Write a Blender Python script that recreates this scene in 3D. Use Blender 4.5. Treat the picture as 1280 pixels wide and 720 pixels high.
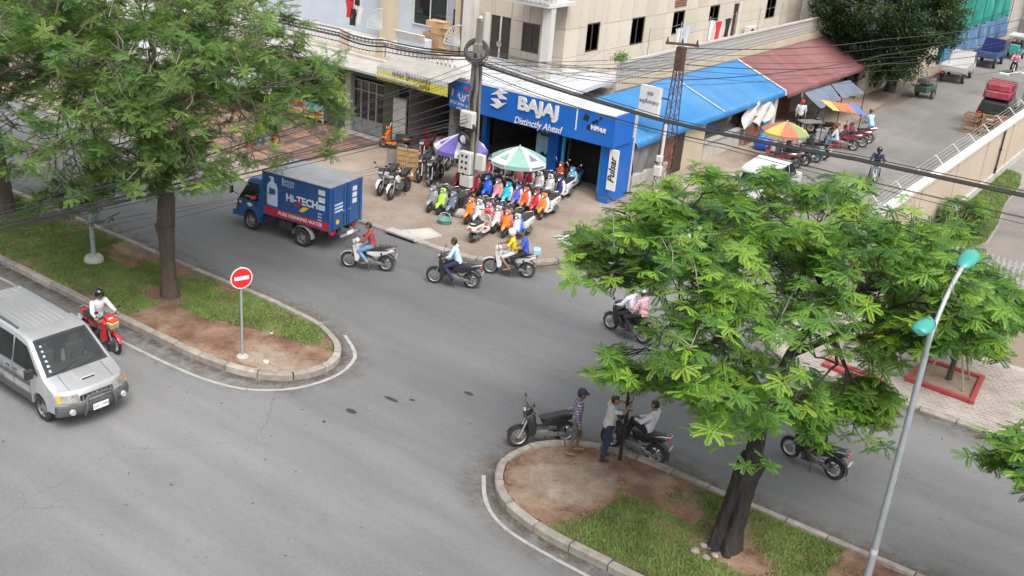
import bpy, bmesh, math, random
import numpy as np
from mathutils import Vector, Matrix, Quaternion, noise as mnoise
for o in list(bpy.data.objects): bpy.data.objects.remove(o)
SC = bpy.context.scene
COL = SC.collection
PI = math.pi
rad = math.radians
# ------------------------------------------------------------------ camera
CAM_H, FPX = 13.7, 1337.8
YAW, PITCH, ROLL = rad(33.72), rad(23.09), rad(5.08)
_F = Vector((-math.sin(YAW)*math.cos(PITCH), math.cos(YAW)*math.cos(PITCH), -math.sin(PITCH)))
_R0 = Vector((math.cos(YAW), math.sin(YAW), 0)); _U0 = _R0.cross(_F)
_R = _R0*math.cos(ROLL) + _U0*math.sin(ROLL)
_U = _U0*math.cos(ROLL) - _R0*math.sin(ROLL)
cd = bpy.data.cameras.new('camera'); cam = bpy.data.objects.new('camera', cd); COL.objects.link(cam)
cam.matrix_world = Matrix(((_R.x, _U.x, -_F.x, 0), (_R.y, _U.y, -_F.y, 0), (_R.z, _U.z, -_F.z, CAM_H), (0, 0, 0, 1)))
cd.sensor_width = 36; cd.lens = FPX/1280*36; cd.clip_start = .1; cd.clip_end = 3000
SC.camera = cam
# ------------------------------------------------------------------ sky, sun, exposure
SUN_EL, SUN_AZ = rad(58), rad(125)      # azimuth clockwise from +Y
W = bpy.data.worlds.new('World'); SC.world = W; W.use_nodes = True
wn = W.node_tree.nodes; bg = wn['Background']
sky = wn.new('ShaderNodeTexSky'); sky.sky_type = 'NISHITA'; sky.sun_disc = False
sky.sun_elevation = SUN_EL; sky.sun_rotation = SUN_AZ; sky.dust_density = 6.0; sky.air_density = 1.0; sky.ozone_density = 1.0
hs = wn.new('ShaderNodeHueSaturation'); hs.inputs['Saturation'].default_value = .28
W.node_tree.links.new(sky.outputs[0], hs.inputs['Color'])
W.node_tree.links.new(hs.outputs[0], bg.inputs[0]); bg.inputs[1].default_value = .15
sl = bpy.data.lights.new('sun', 'SUN'); sun = bpy.data.objects.new('sun', sl); COL.objects.link(sun)
sl.energy = .95; sl.angle = rad(32); sl.color = (1, .96, .9)
_sd = Vector((math.sin(SUN_AZ)*math.cos(SUN_EL), math.cos(SUN_AZ)*math.cos(SUN_EL), math.sin(SUN_EL)))
sun.rotation_euler = _sd.to_track_quat('Z', 'Y').to_euler()
SC.view_settings.view_transform = 'Standard'; SC.view_settings.look = 'None'
SC.view_settings.gamma = 1; SC.view_settings.exposure = .95; SC.view_settings.use_curve_mapping = False
# ------------------------------------------------------------------ photo pixel -> world point on a known surface
def ray(x, y): return _F + _R*((x-640)/FPX) - _U*((y-360)/FPX)
def G(x, y, z=0.0):
    d = ray(x, y); return Vector((0, 0, CAM_H)) + d*((z-CAM_H)/d.z)
def PYp(x, y, Y):
    d = ray(x, y); return Vector((0, 0, CAM_H)) + d*(Y/d.y)
def PXp(x, y, X):
    d = ray(x, y); return Vector((0, 0, CAM_H)) + d*(X/d.x)
# ------------------------------------------------------------------ materials
MATS = {}
def mat(name, col, rough=.6, metal=0., var=.12, scale=4., bump=0., bscale=40., rnd=0., spec=.5, coat=0., dirt=0., dcol=(.12, .1, .08), emit=0., trans=0., alpha=1., stretch=(1, 1, 1), world=False, bdist=.02):
    """principled material with noise in tone, optional wear/dirt, bump and per-object variation"""
    if name in MATS: return MATS[name]
    m = bpy.data.materials.new(name); m.use_nodes = True; nt = m.node_tree; N = nt.nodes; Lk = nt.links
    b = N['Principled BSDF']
    b.inputs['Roughness'].default_value = rough; b.inputs['Metallic'].default_value = metal
    b.inputs['Specular IOR Level'].default_value = spec; b.inputs['Coat Weight'].default_value = coat
    if trans: b.inputs['Transmission Weight'].default_value = trans
    if alpha < 1: b.inputs['Alpha'].default_value = alpha
    c = (*col[:3], 1)
    if world:
        g = N.new('ShaderNodeNewGeometry'); src = g.outputs['Position']
    else:
        tc = N.new('ShaderNodeTexCoord'); src = tc.outputs['Object']
    mp = N.new('ShaderNodeMapping'); mp.inputs['Scale'].default_value = stretch; Lk.new(src, mp.inputs[0]); src = mp.outputs[0]
    nz = N.new('ShaderNodeTexNoise'); nz.inputs['Scale'].default_value = scale; nz.inputs['Detail'].default_value = 6
    Lk.new(src, nz.inputs['Vector'])
    mr = N.new('ShaderNodeMapRange'); mr.inputs[1].default_value = .25; mr.inputs[2].default_value = .75
    mr.inputs[3].default_value = 1-var; mr.inputs[4].default_value = 1+var; Lk.new(nz.outputs[0], mr.inputs[0])
    hv = N.new('ShaderNodeHueSaturation'); hv.inputs['Color'].default_value = c
    val = mr.outputs[0]
    if rnd:
        oi = N.new('ShaderNodeObjectInfo'); r2 = N.new('ShaderNodeMapRange'); r2.inputs[3].default_value = 1-rnd; r2.inputs[4].default_value = 1+rnd
        Lk.new(oi.outputs['Random'], r2.inputs[0]); mu = N.new('ShaderNodeMath'); mu.operation = 'MULTIPLY'
        Lk.new(val, mu.inputs[0]); Lk.new(r2.outputs[0], mu.inputs[1]); val = mu.outputs[0]
    Lk.new(val, hv.inputs['Value']); out = hv.outputs[0]
    if dirt:
        n2 = N.new('ShaderNodeTexNoise'); n2.inputs['Scale'].default_value = scale*.37; n2.inputs['Detail'].default_value = 9; n2.inputs['Roughness'].default_value = .68
        Lk.new(src, n2.inputs['Vector']); m2 = N.new('ShaderNodeMapRange'); m2.inputs[1].default_value = .5; m2.inputs[2].default_value = .72; m2.inputs[4].default_value = dirt
        Lk.new(n2.outputs[0], m2.inputs[0]); mx = N.new('ShaderNodeMix'); mx.data_type = 'RGBA'; mx.inputs[7].default_value = (*dcol, 1)
        Lk.new(m2.outputs[0], mx.inputs[0]); Lk.new(out, mx.inputs[6]); out = mx.outputs[2]
    Lk.new(out, b.inputs['Base Color'])
    if emit:
        b.inputs['Emission Color'].default_value = c; b.inputs['Emission Strength'].default_value = emit
    if bump:
        n3 = N.new('ShaderNodeTexNoise'); n3.inputs['Scale'].default_value = bscale; n3.inputs['Detail'].default_value = 5; Lk.new(src, n3.inputs['Vector'])
        bp = N.new('ShaderNodeBump'); bp.inputs['Strength'].default_value = bump; bp.inputs['Distance'].default_value = bdist
        Lk.new(n3.outputs[0], bp.inputs['Height']); Lk.new(bp.outputs[0], b.inputs['Normal'])
    MATS[name] = m; return m
def M(n): return MATS[n]
# ------------------------------------------------------------------ mesh builder
class MB:
    def __init__(s): s.v = []; s.f = []; s.m = []; s.cm = 0
    def mi(s, i): s.cm = i; return s
    def add(s, vs, fs, mi=None):
        o = len(s.v); s.v.extend([tuple(p) for p in vs])
        for f in fs: s.f.append(tuple(i+o for i in f)); s.m.append(s.cm if mi is None else mi)
        return s
    def box(s, c, d, rz=0., M4=None):
        x, y, z = d[0]/2, d[1]/2, d[2]/2
        vs = [Vector((a*x, b*y, e*z)) for e in (-1, 1) for a, b in ((-1, -1), (1, -1), (1, 1), (-1, 1))]
        if M4 is not None: vs = [M4 @ v for v in vs]
        elif rz: q = Matrix.Rotation(rz, 3, 'Z'); vs = [q @ v for v in vs]
        vs = [v+Vector(c) for v in vs]
        return s.add(vs, [(3, 2, 1, 0), (4, 5, 6, 7), (0, 1, 5, 4), (1, 2, 6, 5), (2, 3, 7, 6), (3, 0, 4, 7)])
    def bx(s, x0, x1, y0, y1, z0, z1): return s.box(((x0+x1)/2, (y0+y1)/2, (z0+z1)/2), (x1-x0, y1-y0, z1-z0))
    def rbox(s, c, d, r=.02, rz=0., M4=None):
        """box with chamfered vertical and horizontal edges (rounded look)"""
        x, y, z = d[0]/2, d[1]/2, d[2]/2; r = min(r, x*.49, y*.49, z*.49)
        def ring(zz, i): return [(-x+i, -y+i+r-i*0, zz), (-x+r+i*0, -y+i, zz), (x-r, -y+i, zz), (x-i, -y+r, zz), (x-i, y-r, zz), (x-r, y-i, zz), (-x+r, y-i, zz), (-x+i, y-r, zz)]
        secs = [ring(-z, r*.7), ring(-z+r*.7, 0), ring(z-r*.7, 0), ring(z, r*.7)]
        def tr(p):
            p = Vector(p)
            if M4 is not None: p = M4 @ p
            elif rz: p = Matrix.Rotation(rz, 3, 'Z') @ p
            return p+Vector(c)
        return s.loft([[tr(p) for p in q] for q in secs])
    def loft(s, secs, cap=True, closed=True):
        n = len(secs[0]); vs = [p for q in secs for p in q]; fs = []
        for k in range(len(secs)-1):
            for i in range(n if closed else n-1):
                j = (i+1) % n; fs.append((k*n+i, k*n+j, (k+1)*n+j, (k+1)*n+i))
        if cap: fs.append(tuple(range(n-1, -1, -1))); fs.append(tuple((len(secs)-1)*n+i for i in range(n)))
        return s.add(vs, fs)
    def tube(s, pts, r, n=8, cap=True):
        pts = [Vector(p) for p in pts]; rs = r if isinstance(r, (list, tuple)) else [r]*len(pts); secs = []; up = None
        for i, p in enumerate(pts):
            t = (pts[min(i+1, len(pts)-1)]-pts[max(i-1, 0)]); t = t.normalized() if t.length > 1e-9 else Vector((0, 0, 1))
            if up is None: up = Vector((0, 0, 1)) if abs(t.z) < .95 else Vector((1, 0, 0))
            a = t.cross(up); a = a.normalized() if a.length > 1e-6 else t.orthogonal().normalized(); b = a.cross(t).normalized(); up = b
            secs.append([p+(a*math.cos(2*PI*k/n)+b*math.sin(2*PI*k/n))*rs[i] for k in range(n)])
        return s.loft(secs, cap)
    def cyl(s, p0, p1, r0, r1=None, n=12): return s.tube([p0, p1], [r0, r0 if r1 is None else r1], n)
    def lathe(s, prof, c=(0, 0, 0), axis='Z', n=16, cap=True, a0=0., a1=2*PI):
        full = abs(a1-a0-2*PI) < 1e-6; k = n if full else n+1; secs = []
        for r, h in prof:
            q = []
            for i in range(k):
                a = a0+(a1-a0)*i/n; x, y = r*math.cos(a), r*math.sin(a)
                p = {'Z': (x, y, h), 'Y': (x, h, y), 'X': (h, x, y)}[axis]; q.append(Vector(p)+Vector(c))
            secs.append(q)
        return s.loft(secs, cap and full, closed=full)
    def ball(s, c, r, n=10, m=7, M3=None):
        r = (r, r, r) if isinstance(r, (int, float)) else r; secs = []
        for j in range(1, m):
            t = PI*j/m; q = []
            for i in range(n):
                a = 2*PI*i/n; p = Vector((math.cos(a)*math.sin(t)*r[0], math.sin(a)*math.sin(t)*r[1], -math.cos(t)*r[2]))
                if M3 is not None: p = M3 @ p
                q.append(p+Vector(c))
            secs.append(q)
        return s.loft(secs)
    def prism(s, poly, fn, t0, t1):
        """2d polygon extruded: fn(u, v, t) -> point"""
        n = len(poly); vs = [fn(u, v, t0) for u, v in poly]+[fn(u, v, t1) for u, v in poly]
        fs = [tuple(range(n-1, -1, -1)), tuple(range(n, 2*n))]+[(i, (i+1) % n, n+(i+1) % n, n+i) for i in range(n)]
        return s.add(vs, fs)
    def sheet(s, fn, us, vs_, flip=False):
        nu, nv = len(us), len(vs_); P = [fn(u, v) for u in us for v in vs_]; F = []
        for i in range(nu-1):
            for j in range(nv-1):
                q = (i*nv+j, (i+1)*nv+j, (i+1)*nv+j+1, i*nv+j+1); F.append(q[::-1] if flip else q)
        return s.add(P, F)
    def torus(s, c, R_, r, axis='Y', n=20, m=8, a0=0., a1=2*PI, sq=1.):
        prof = [(R_+r*math.cos(2*PI*k/m), r*sq*math.sin(2*PI*k/m)) for k in range(m+1)]
        return s.lathe(prof, c, axis, n, False, a0, a1)
    def mesh(s, name, mats, smooth=False, angle=None):
        me = bpy.data.meshes.new(name); me.from_pydata(s.v, [], s.f)
        for x in (mats if isinstance(mats, (list, tuple)) else [mats]): me.materials.append(M(x) if isinstance(x, str) else x)
        me.polygons.foreach_set('material_index', s.m)
        if len(s.f) < 60000:
            bm = bmesh.new(); bm.from_mesh(me); bmesh.ops.recalc_face_normals(bm, faces=bm.faces); bm.to_mesh(me); bm.free()
        if smooth:
            me.polygons.foreach_set('use_smooth', [True]*len(me.polygons))
            if angle is None: angle = 40
            try: me.set_sharp_from_angle(angle=rad(angle))
            except Exception: pass
        me.update(); return me
    def build(s, name, mats, parent=None, smooth=False, angle=None, loc=None, kind=None):
        o = bpy.data.objects.new(name, s.mesh(name, mats, smooth, angle)); COL.objects.link(o)
        if parent is not None: o.parent = parent
        if loc is not None: o.location = loc
        if kind: o['kind'] = kind
        return o
def inst(me, name, parent=None, loc=(0, 0, 0), rz=0., sc=None, rot=None):
    o = bpy.data.objects.new(name, me); COL.objects.link(o); o.parent = parent; o.location = loc
    o.rotation_euler = rot if rot else (0, 0, rz)
    if sc: o.scale = sc if isinstance(sc, (tuple, list)) else (sc, sc, sc)
    return o
def thing(name, label, cat, loc=(0, 0, 0), rz=0., group=None):
    o = bpy.data.objects.new(name, None); COL.objects.link(o); o.empty_display_size = .2
    o.location = loc; o.rotation_euler = (0, 0, rz); tag(o, label, cat, group); return o
def tag(o, label, cat, group=None):
    o['label'] = label; o['category'] = cat
    if group: o['group'] = group
    return o
def struct(o): o['kind'] = 'structure'; return o
def copy_thing(root, loc, rz, label=None, group=None, keep_mats=True):
    def cp(o, par):
        c = o.copy(); COL.objects.link(c); c.parent = par
        for ch in KIDS.get(o.name, []): cp(ch, c)
        return c
    KIDS = {}
    def walk(o):
        KIDS[o.name] = list(o.children)
        for c in o.children: walk(c)
    walk(root); r = cp(root, None); r.location = loc; r.rotation_euler = (0, 0, rz)
    if label: r['label'] = label
    if group: r['group'] = group
    return r
def obj_mat(o, i, m):
    """per-object material on a mesh shared with other copies"""
    o.material_slots[i].link = 'OBJECT'; o.material_slots[i].material = M(m) if isinstance(m, str) else m
def text(body, size, name, m, parent, Mx, ext=.004, shear=0., bold=0., align='CENTER', sx=1.):
    c = bpy.data.curves.new(name, 'FONT'); c.body = body; c.size = size; c.extrude = ext; c.shear = shear; c.offset = bold
    c.align_x = align; c.align_y = 'CENTER'; c.resolution_u = 3
    t = bpy.data.objects.new(name, c); COL.objects.link(t)
    dg = bpy.context.evaluated_depsgraph_get(); me = bpy.data.meshes.new_from_object(t.evaluated_get(dg)); bpy.data.objects.remove(t)
    me.materials.clear(); me.materials.append(M(m)); me.transform(Mx @ Matrix.Diagonal((sx, 1, 1, 1)))
    o = bpy.data.objects.new(name, me); COL.objects.link(o); o.parent = parent; return o
def frame(o, x, y):
    """matrix with local +x along x, +y along y at o"""
    x = Vector(x).normalized(); y = Vector(y); y = (y-x*x.dot(y)).normalized(); z = x.cross(y)
    return Matrix(((x.x, y.x, z.x, o[0]), (x.y, y.y, z.y, o[1]), (x.z, y.z, z.z, o[2]), (0, 0, 0, 1)))
RNG = random.Random(7)
# ------------------------------------------------------------------ shared materials
def ground_mat(name, stops, scale, dscale, rough=.9, bump=.3, bscale=60., blot=None, stretch=(1, 1, 1), speck=0., crack=None, sand=False, bdist=.012):
    """world-space ground: two noises through a colour ramp, fine grain, optional dark blotches"""
    m = bpy.data.materials.new(name); m.use_nodes = True; nt = m.node_tree; N = nt.nodes; Lk = nt.links; b = N['Principled BSDF']
    b.inputs['Roughness'].default_value = rough; b.inputs['Specular IOR Level'].default_value = .3
    g = N.new('ShaderNodeNewGeometry'); mp = N.new('ShaderNodeMapping'); mp.inputs['Scale'].default_value = stretch; Lk.new(g.outputs['Position'], mp.inputs[0])
    def nz(sc, det=8, rgh=.6, src=mp.outputs[0]):
        n = N.new('ShaderNodeTexNoise'); n.inputs['Scale'].default_value = sc; n.inputs['Detail'].default_value = det; n.inputs['Roughness'].default_value = rgh; Lk.new(src, n.inputs['Vector']); return n.outputs[0]
    a = nz(scale); f = nz(dscale, 6, .7, g.outputs['Position'])
    ad = N.new('ShaderNodeMath'); ad.operation = 'MULTIPLY_ADD'; Lk.new(f, ad.inputs[0]); ad.inputs[1].default_value = .35; Lk.new(a, ad.inputs[2])
    sb = N.new('ShaderNodeMath'); sb.operation = 'SUBTRACT'; Lk.new(ad.outputs[0], sb.inputs[0]); sb.inputs[1].default_value = .175
    cr = N.new('ShaderNodeValToRGB'); e = cr.color_ramp.elements
    for i, (p, c) in enumerate(stops):
        el = e[i] if i < 2 else e.new(p)
        el.position = p; el.color = (*c, 1)
    Lk.new(sb.outputs[0], cr.inputs[0]); out = cr.outputs[0]
    if blot:
        n2 = nz(blot[0], 5, .55, g.outputs['Position']); m2 = N.new('ShaderNodeMapRange'); m2.inputs[1].default_value = blot[1]; m2.inputs[2].default_value = blot[1]+blot[4]; m2.inputs[4].default_value = blot[2]
        Lk.new(n2, m2.inputs[0]); mx = N.new('ShaderNodeMix'); mx.data_type = 'RGBA'; mx.inputs[7].default_value = (*blot[3], 1)
        Lk.new(m2.outputs[0], mx.inputs[0]); Lk.new(out, mx.inputs[6]); out = mx.outputs[2]
    if speck:
        vo = N.new('ShaderNodeTexVoronoi'); vo.inputs['Scale'].default_value = speck; Lk.new(g.outputs['Position'], vo.inputs['Vector'])
        m3 = N.new('ShaderNodeMapRange'); m3.inputs[1].default_value = .03; m3.inputs[2].default_value = .06; m3.inputs[3].default_value = .7; m3.inputs[4].default_value = 0
        Lk.new(vo.outputs[0], m3.inputs[0]); n5 = nz(.7, 3, .5, g.outputs['Position']); m5 = N.new('ShaderNodeMapRange'); m5.inputs[1].default_value = .52; m5.inputs[2].default_value = .62; Lk.new(n5, m5.inputs[0])
        mm = N.new('ShaderNodeMath'); mm.operation = 'MULTIPLY'; Lk.new(m3.outputs[0], mm.inputs[0]); Lk.new(m5.outputs[0], mm.inputs[1])
        mx = N.new('ShaderNodeMix'); mx.data_type = 'RGBA'; mx.inputs[7].default_value = (.03, .028, .026, 1)
        Lk.new(mm.outputs[0], mx.inputs[0]); Lk.new(out, mx.inputs[6]); out = mx.outputs[2]
    if crack:
        gr = nz(38, 3, .6, g.outputs['Position']); mg = N.new('ShaderNodeMapRange'); mg.inputs[1].default_value = .3; mg.inputs[2].default_value = .7; mg.inputs[3].default_value = .84; mg.inputs[4].default_value = 1.16; Lk.new(gr, mg.inputs[0])
        sm = N.new('ShaderNodeMapping'); sm.inputs['Scale'].default_value = crack[1]; Lk.new(g.outputs['Position'], sm.inputs[0]); stn = nz(1.0, 5, .6, sm.outputs[0]); ms = N.new('ShaderNodeMapRange'); ms.inputs[1].default_value = .35; ms.inputs[2].default_value = .65; ms.inputs[3].default_value = .93; ms.inputs[4].default_value = 1.06; Lk.new(stn, ms.inputs[0])
        mm = N.new('ShaderNodeMath'); mm.operation = 'MULTIPLY'; Lk.new(mg.outputs[0], mm.inputs[0]); Lk.new(ms.outputs[0], mm.inputs[1])
        big = nz(.055, 4, .55, g.outputs['Position']); mb_ = N.new('ShaderNodeMapRange'); mb_.inputs[1].default_value = .38; mb_.inputs[2].default_value = .62; mb_.inputs[3].default_value = .84; mb_.inputs[4].default_value = 1.12; Lk.new(big, mb_.inputs[0]); m9 = N.new('ShaderNodeMath'); m9.operation = 'MULTIPLY'; Lk.new(mm.outputs[0], m9.inputs[0]); Lk.new(mb_.outputs[0], m9.inputs[1]); mm = m9
        wn_ = N.new('ShaderNodeTexNoise'); wn_.inputs['Scale'].default_value = 1.6; wn_.inputs['Detail'].default_value = 4; Lk.new(g.outputs['Position'], wn_.inputs['Vector']); va = N.new('ShaderNodeVectorMath'); va.operation = 'MULTIPLY_ADD'; va.inputs[1].default_value = (.8, .8, 0); Lk.new(wn_.outputs['Color'], va.inputs[0]); Lk.new(g.outputs['Position'], va.inputs[2])
        vc = N.new('ShaderNodeTexVoronoi'); vc.feature = 'DISTANCE_TO_EDGE'; vc.inputs['Scale'].default_value = crack[0]; Lk.new(va.outputs[0], vc.inputs['Vector']); mc = N.new('ShaderNodeMapRange'); mc.inputs[1].default_value = .001; mc.inputs[2].default_value = .004; mc.inputs[3].default_value = .78; mc.inputs[4].default_value = 1.; Lk.new(vc.outputs['Distance'], mc.inputs[0])
        cm = nz(.23, 3, .5, g.outputs['Position']); mk_ = N.new('ShaderNodeMapRange'); mk_.inputs[1].default_value = .5; mk_.inputs[2].default_value = .58; Lk.new(cm, mk_.inputs[0]); mi_ = N.new('ShaderNodeMix'); mi_.inputs[2].default_value = 1.; Lk.new(mk_.outputs[0], mi_.inputs[0]); Lk.new(mc.outputs[0], mi_.inputs[3])
        m6 = N.new('ShaderNodeMath'); m6.operation = 'MULTIPLY'; Lk.new(mm.outputs[0], m6.inputs[0]); Lk.new(mi_.outputs[0], m6.inputs[1])
        hv = N.new('ShaderNodeHueSaturation'); Lk.new(out, hv.inputs['Color']); Lk.new(m6.outputs[0], hv.inputs['Value']); out = hv.outputs[0]
    if sand:
        at = N.new('ShaderNodeAttribute'); at.attribute_name = 'sand'; fz_ = nz(5, 6, .7, g.outputs['Position']); a2 = N.new('ShaderNodeMath'); a2.operation = 'MULTIPLY_ADD'; a2.inputs[1].default_value = .9; Lk.new(fz_, a2.inputs[0]); Lk.new(at.outputs['Fac'], a2.inputs[2]); m7 = N.new('ShaderNodeMapRange'); m7.inputs[1].default_value = .75; m7.inputs[2].default_value = 1.15; Lk.new(a2.outputs[0], m7.inputs[0])
        n8 = nz(2.2, 8, .7, g.outputs['Position']); r8 = N.new('ShaderNodeValToRGB'); r8.color_ramp.elements[0].position = .3; r8.color_ramp.elements[0].color = (.2, .145, .105, 1); r8.color_ramp.elements[1].position = .7; r8.color_ramp.elements[1].color = (.37, .3, .24, 1); Lk.new(n8, r8.inputs[0])
        mx = N.new('ShaderNodeMix'); mx.data_type = 'RGBA'; Lk.new(m7.outputs[0], mx.inputs[0]); Lk.new(out, mx.inputs[6]); Lk.new(r8.outputs[0], mx.inputs[7]); out = mx.outputs[2]
    Lk.new(out, b.inputs['Base Color'])
    n4 = nz(bscale, 4, .6, g.outputs['Position']); bp = N.new('ShaderNodeBump'); bp.inputs['Strength'].default_value = bump; bp.inputs['Distance'].default_value = bdist
    Lk.new(n4, bp.inputs['Height']); Lk.new(bp.outputs[0], b.inputs['Normal'])
    MATS[name] = m; return m
ground_mat('asphalt', [(.3, (.106, .109, .114)), (.5, (.146, .148, .151)), (.72, (.184, .184, .182))], .11, 9, .85, .4, 70, blot=(.5, .62, .3, (.09, .09, .092), .14), stretch=(.5, 1.6, 1), speck=2.2, crack=(.22, (.12, 1.5, 1)))
ground_mat('asphalt_street', [(.3, (.14, .135, .128)), (.5, (.178, .171, .16)), (.72, (.22, .21, .195))], .3, 7, .88, .35, 60, blot=(.35, .6, .35, (.11, .105, .1), .15), speck=1.6, crack=(.3, (1.2, .1, 1)))
ground_mat('earth', [(.3, (.12, .1, .08)), (.6, (.2, .17, .14))], .2, 4)
ground_mat('soil', [(.3, (.1, .055, .037)), (.46, (.175, .1, .067)), (.6, (.25, .165, .115)), (.75, (.34, .25, .18))], 1.3, 14, .95, 1., 18, blot=(1.6, .58, .65, (.07, .042, .03), .1), sand=True, bdist=.04)
ground_mat('sandy_soil', [(.3, (.19, .135, .1)), (.5, (.265, .2, .15)), (.72, (.34, .275, .22))], .9, 9, .95, .7, 24, blot=(.8, .58, .6, (.2, .125, .085), .15))
ground_mat('apron', [(.3, (.185, .145, .115)), (.5, (.245, .2, .162)), (.7, (.3, .255, .215))], .35, 6, .9, .25, 50, blot=(.45, .56, .55, (.125, .1, .082), .2), speck=1.5, crack=(.35, (.5, .5, 1)))
ground_mat('lawn_soil', [(.3, (.05, .075, .025)), (.6, (.1, .12, .05))], 1.2, 12)
ground_mat('garden_path', [(.3, (.13, .12, .112)), (.6, (.19, .175, .16))], .4, 8, blot=(.5, .55, .5, (.15, .145, .13), .15))
ground_mat('court', [(.3, (.2, .19, .175)), (.6, (.27, .255, .235))], .5, 6, blot=(.35, .5, .55, (.16, .155, .145), .15))
mat('road_paint', (.33, .325, .31), .7, var=.12, scale=7, dirt=.95, dcol=(.16, .155, .15), world=True)
mat('kerb', (.27, .245, .215), .9, var=.25, scale=5, bump=.7, bscale=22, rnd=.18, dirt=.8, dcol=(.14, .12, .1), world=True)
mat('tile_red', (.2, .115, .085), .55, var=.12, scale=6, rnd=.18, dirt=.35, dcol=(.22, .17, .14))
mat('tile_inset', (.28, .18, .135), .5, var=.1, scale=6, rnd=.15, dirt=.3, dcol=(.25, .19, .16))
mat('tile_dark', (.12, .085, .078), .55, var=.12, scale=6, rnd=.15)
mat('paver', (.3, .265, .24), .85, var=.22, scale=2.2, bump=.3, bscale=40, dirt=.4, dcol=(.19, .16, .14), world=True)
mat('concrete', (.36, .345, .32), .9, var=.15, scale=3, bump=.4, bscale=25, dirt=.5, dcol=(.17, .155, .14))
mat('concrete_light', (.4, .385, .36), .88, var=.1, scale=3, bump=.3, bscale=25, dirt=.4, dcol=(.2, .185, .165))
mat('red_paint', (.29, .04, .045), .55, var=.15, scale=5, dirt=.35, dcol=(.3, .14, .12))
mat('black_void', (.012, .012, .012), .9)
mat('grass', (.115, .205, .045), .65, var=.45, scale=1.4, world=True, spec=.25)
mat('grass_dry', (.22, .2, .085), .7, var=.35, scale=2.5, world=True, spec=.25)
# metals, rubbers, plastics, paints
mat('rubber', (.022, .021, .02), .8, var=.3, scale=9, dirt=.5, dcol=(.11, .1, .085))
mat('black_plastic', (.022, .022, .023), .38, var=.15, scale=6, dirt=.25, dcol=(.09, .085, .075))
mat('seat_black', (.028, .028, .03), .5, var=.2, scale=8, bump=.15, bscale=60)
mat('chrome', (.62, .62, .62), .22, 1., var=.1)
mat('alu', (.5, .5, .5), .38, .85, var=.15, scale=7, dirt=.4, dcol=(.16, .14, .12))
mat('engine', (.2, .2, .2), .45, .6, var=.3, scale=12, dirt=.5, dcol=(.07, .06, .05))
mat('galv', (.33, .36, .38), .5, .35, var=.12, scale=3, dirt=.3, dcol=(.22, .2, .18))
mat('glass_dark', (.012, .016, .018), .06, var=.05, spec=.7, coat=.3)
mat('lens_clear', (.36, .37, .37), .1, var=.1, coat=.6)
mat('lens_red', (.5, .02, .02), .18, var=.1, coat=.5)
mat('lens_amber', (.8, .3, .03), .18, var=.1, coat=.5)
mat('plate_white', (.7, .7, .68), .5, var=.06)
mat('mirror_glass', (.5, .55, .58), .05, 1., var=.02)
def paint(n, c, r=.28, d=.12): return mat(n, c, r, 0, var=.05, scale=5, coat=.5, dirt=d, dcol=(c[0]*.5+.06, c[1]*.5+.055, c[2]*.5+.045))
for n, c in dict(p_white=(.56, .56, .555), p_cream=(.66, .62, .54), p_red=(.5, .02, .03), p_blue=(.02, .12, .62), p_pink=(.72, .27, .32), p_cyan=(.02, .5, .66), p_purple=(.13, .1, .48),
                 p_orange=(.82, .2, .02), p_orange_red=(.7, .1, .02), p_lime=(.36, .72, .06), p_grey=(.22, .23, .24), p_slate=(.13, .17, .25), p_black=(.02, .02, .022), p_navy=(.02, .03, .12),
                 p_crimson=(.35, .015, .04), p_rose=(.55, .13, .15), p_sky=(.05, .42, .72), p_maroon=(.2, .02, .03), p_silver=(.4, .41, .42), p_teal=(.05, .28, .26)).items(): paint(n, c)
# ------------------------------------------------------------------ ground, road, street
def flat(name, poly, z, m):
    b = MB(); b.add([(x, y, z) for x, y in poly], [tuple(range(len(poly)))]); o = b.build(name, m); return struct(o)
def slab(name, poly, z0, z1, m):
    b = MB(); b.prism(poly, lambda u, v, t: (u, v, t), z0, z1); return struct(b.build(name, m))
flat('ground', [(-700, -300), (500, -300), (500, 900), (-700, 900)], -.06, 'earth')
flat('road', [(-300, -40), (200, -40), (200, 28.6), (-300, 28.6)], 0, 'asphalt')
flat('side_street', [(-17.9, 28.6), (-9.0, 28.6), (-9.0, 50), (-10.3, 200), (-20.5, 200), (-17.9, 75)], .002, 'asphalt_street')
def arc(cx, cy, r, a0, a1, n=10, ry=None): return [(cx+r*math.cos(a0+(a1-a0)*i/n), cy+(ry or r)*math.sin(a0+(a1-a0)*i/n)) for i in range(n+1)]
# pavements: the corner block left of the side street, and the one in front of the compound
KB = .25
corner = [(-300, 27.45+KB), (-21.3, 27.45+KB)]+arc(-21.3, 31.0, 3.55-KB, -PI/2, 0, 12)[1:]+[(-17.75-KB, 60), (-19.0, 75), (-20.8, 200), (-300, 200)]
pav = slab('corner_pavement', corner, -.05, .115, 'apron')
rpoly = [(200, 28.2), (-8.2, 28.2)]+arc(-8.2, 29.9, 1.7, -PI/2, -PI, 8)[1:]+[(-9.9, 60), (-9.2, 60), (-9.2, 33), (200, 33)]
rpav = slab('compound_pavement', rpoly, -.05, .07, 'concrete')
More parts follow.
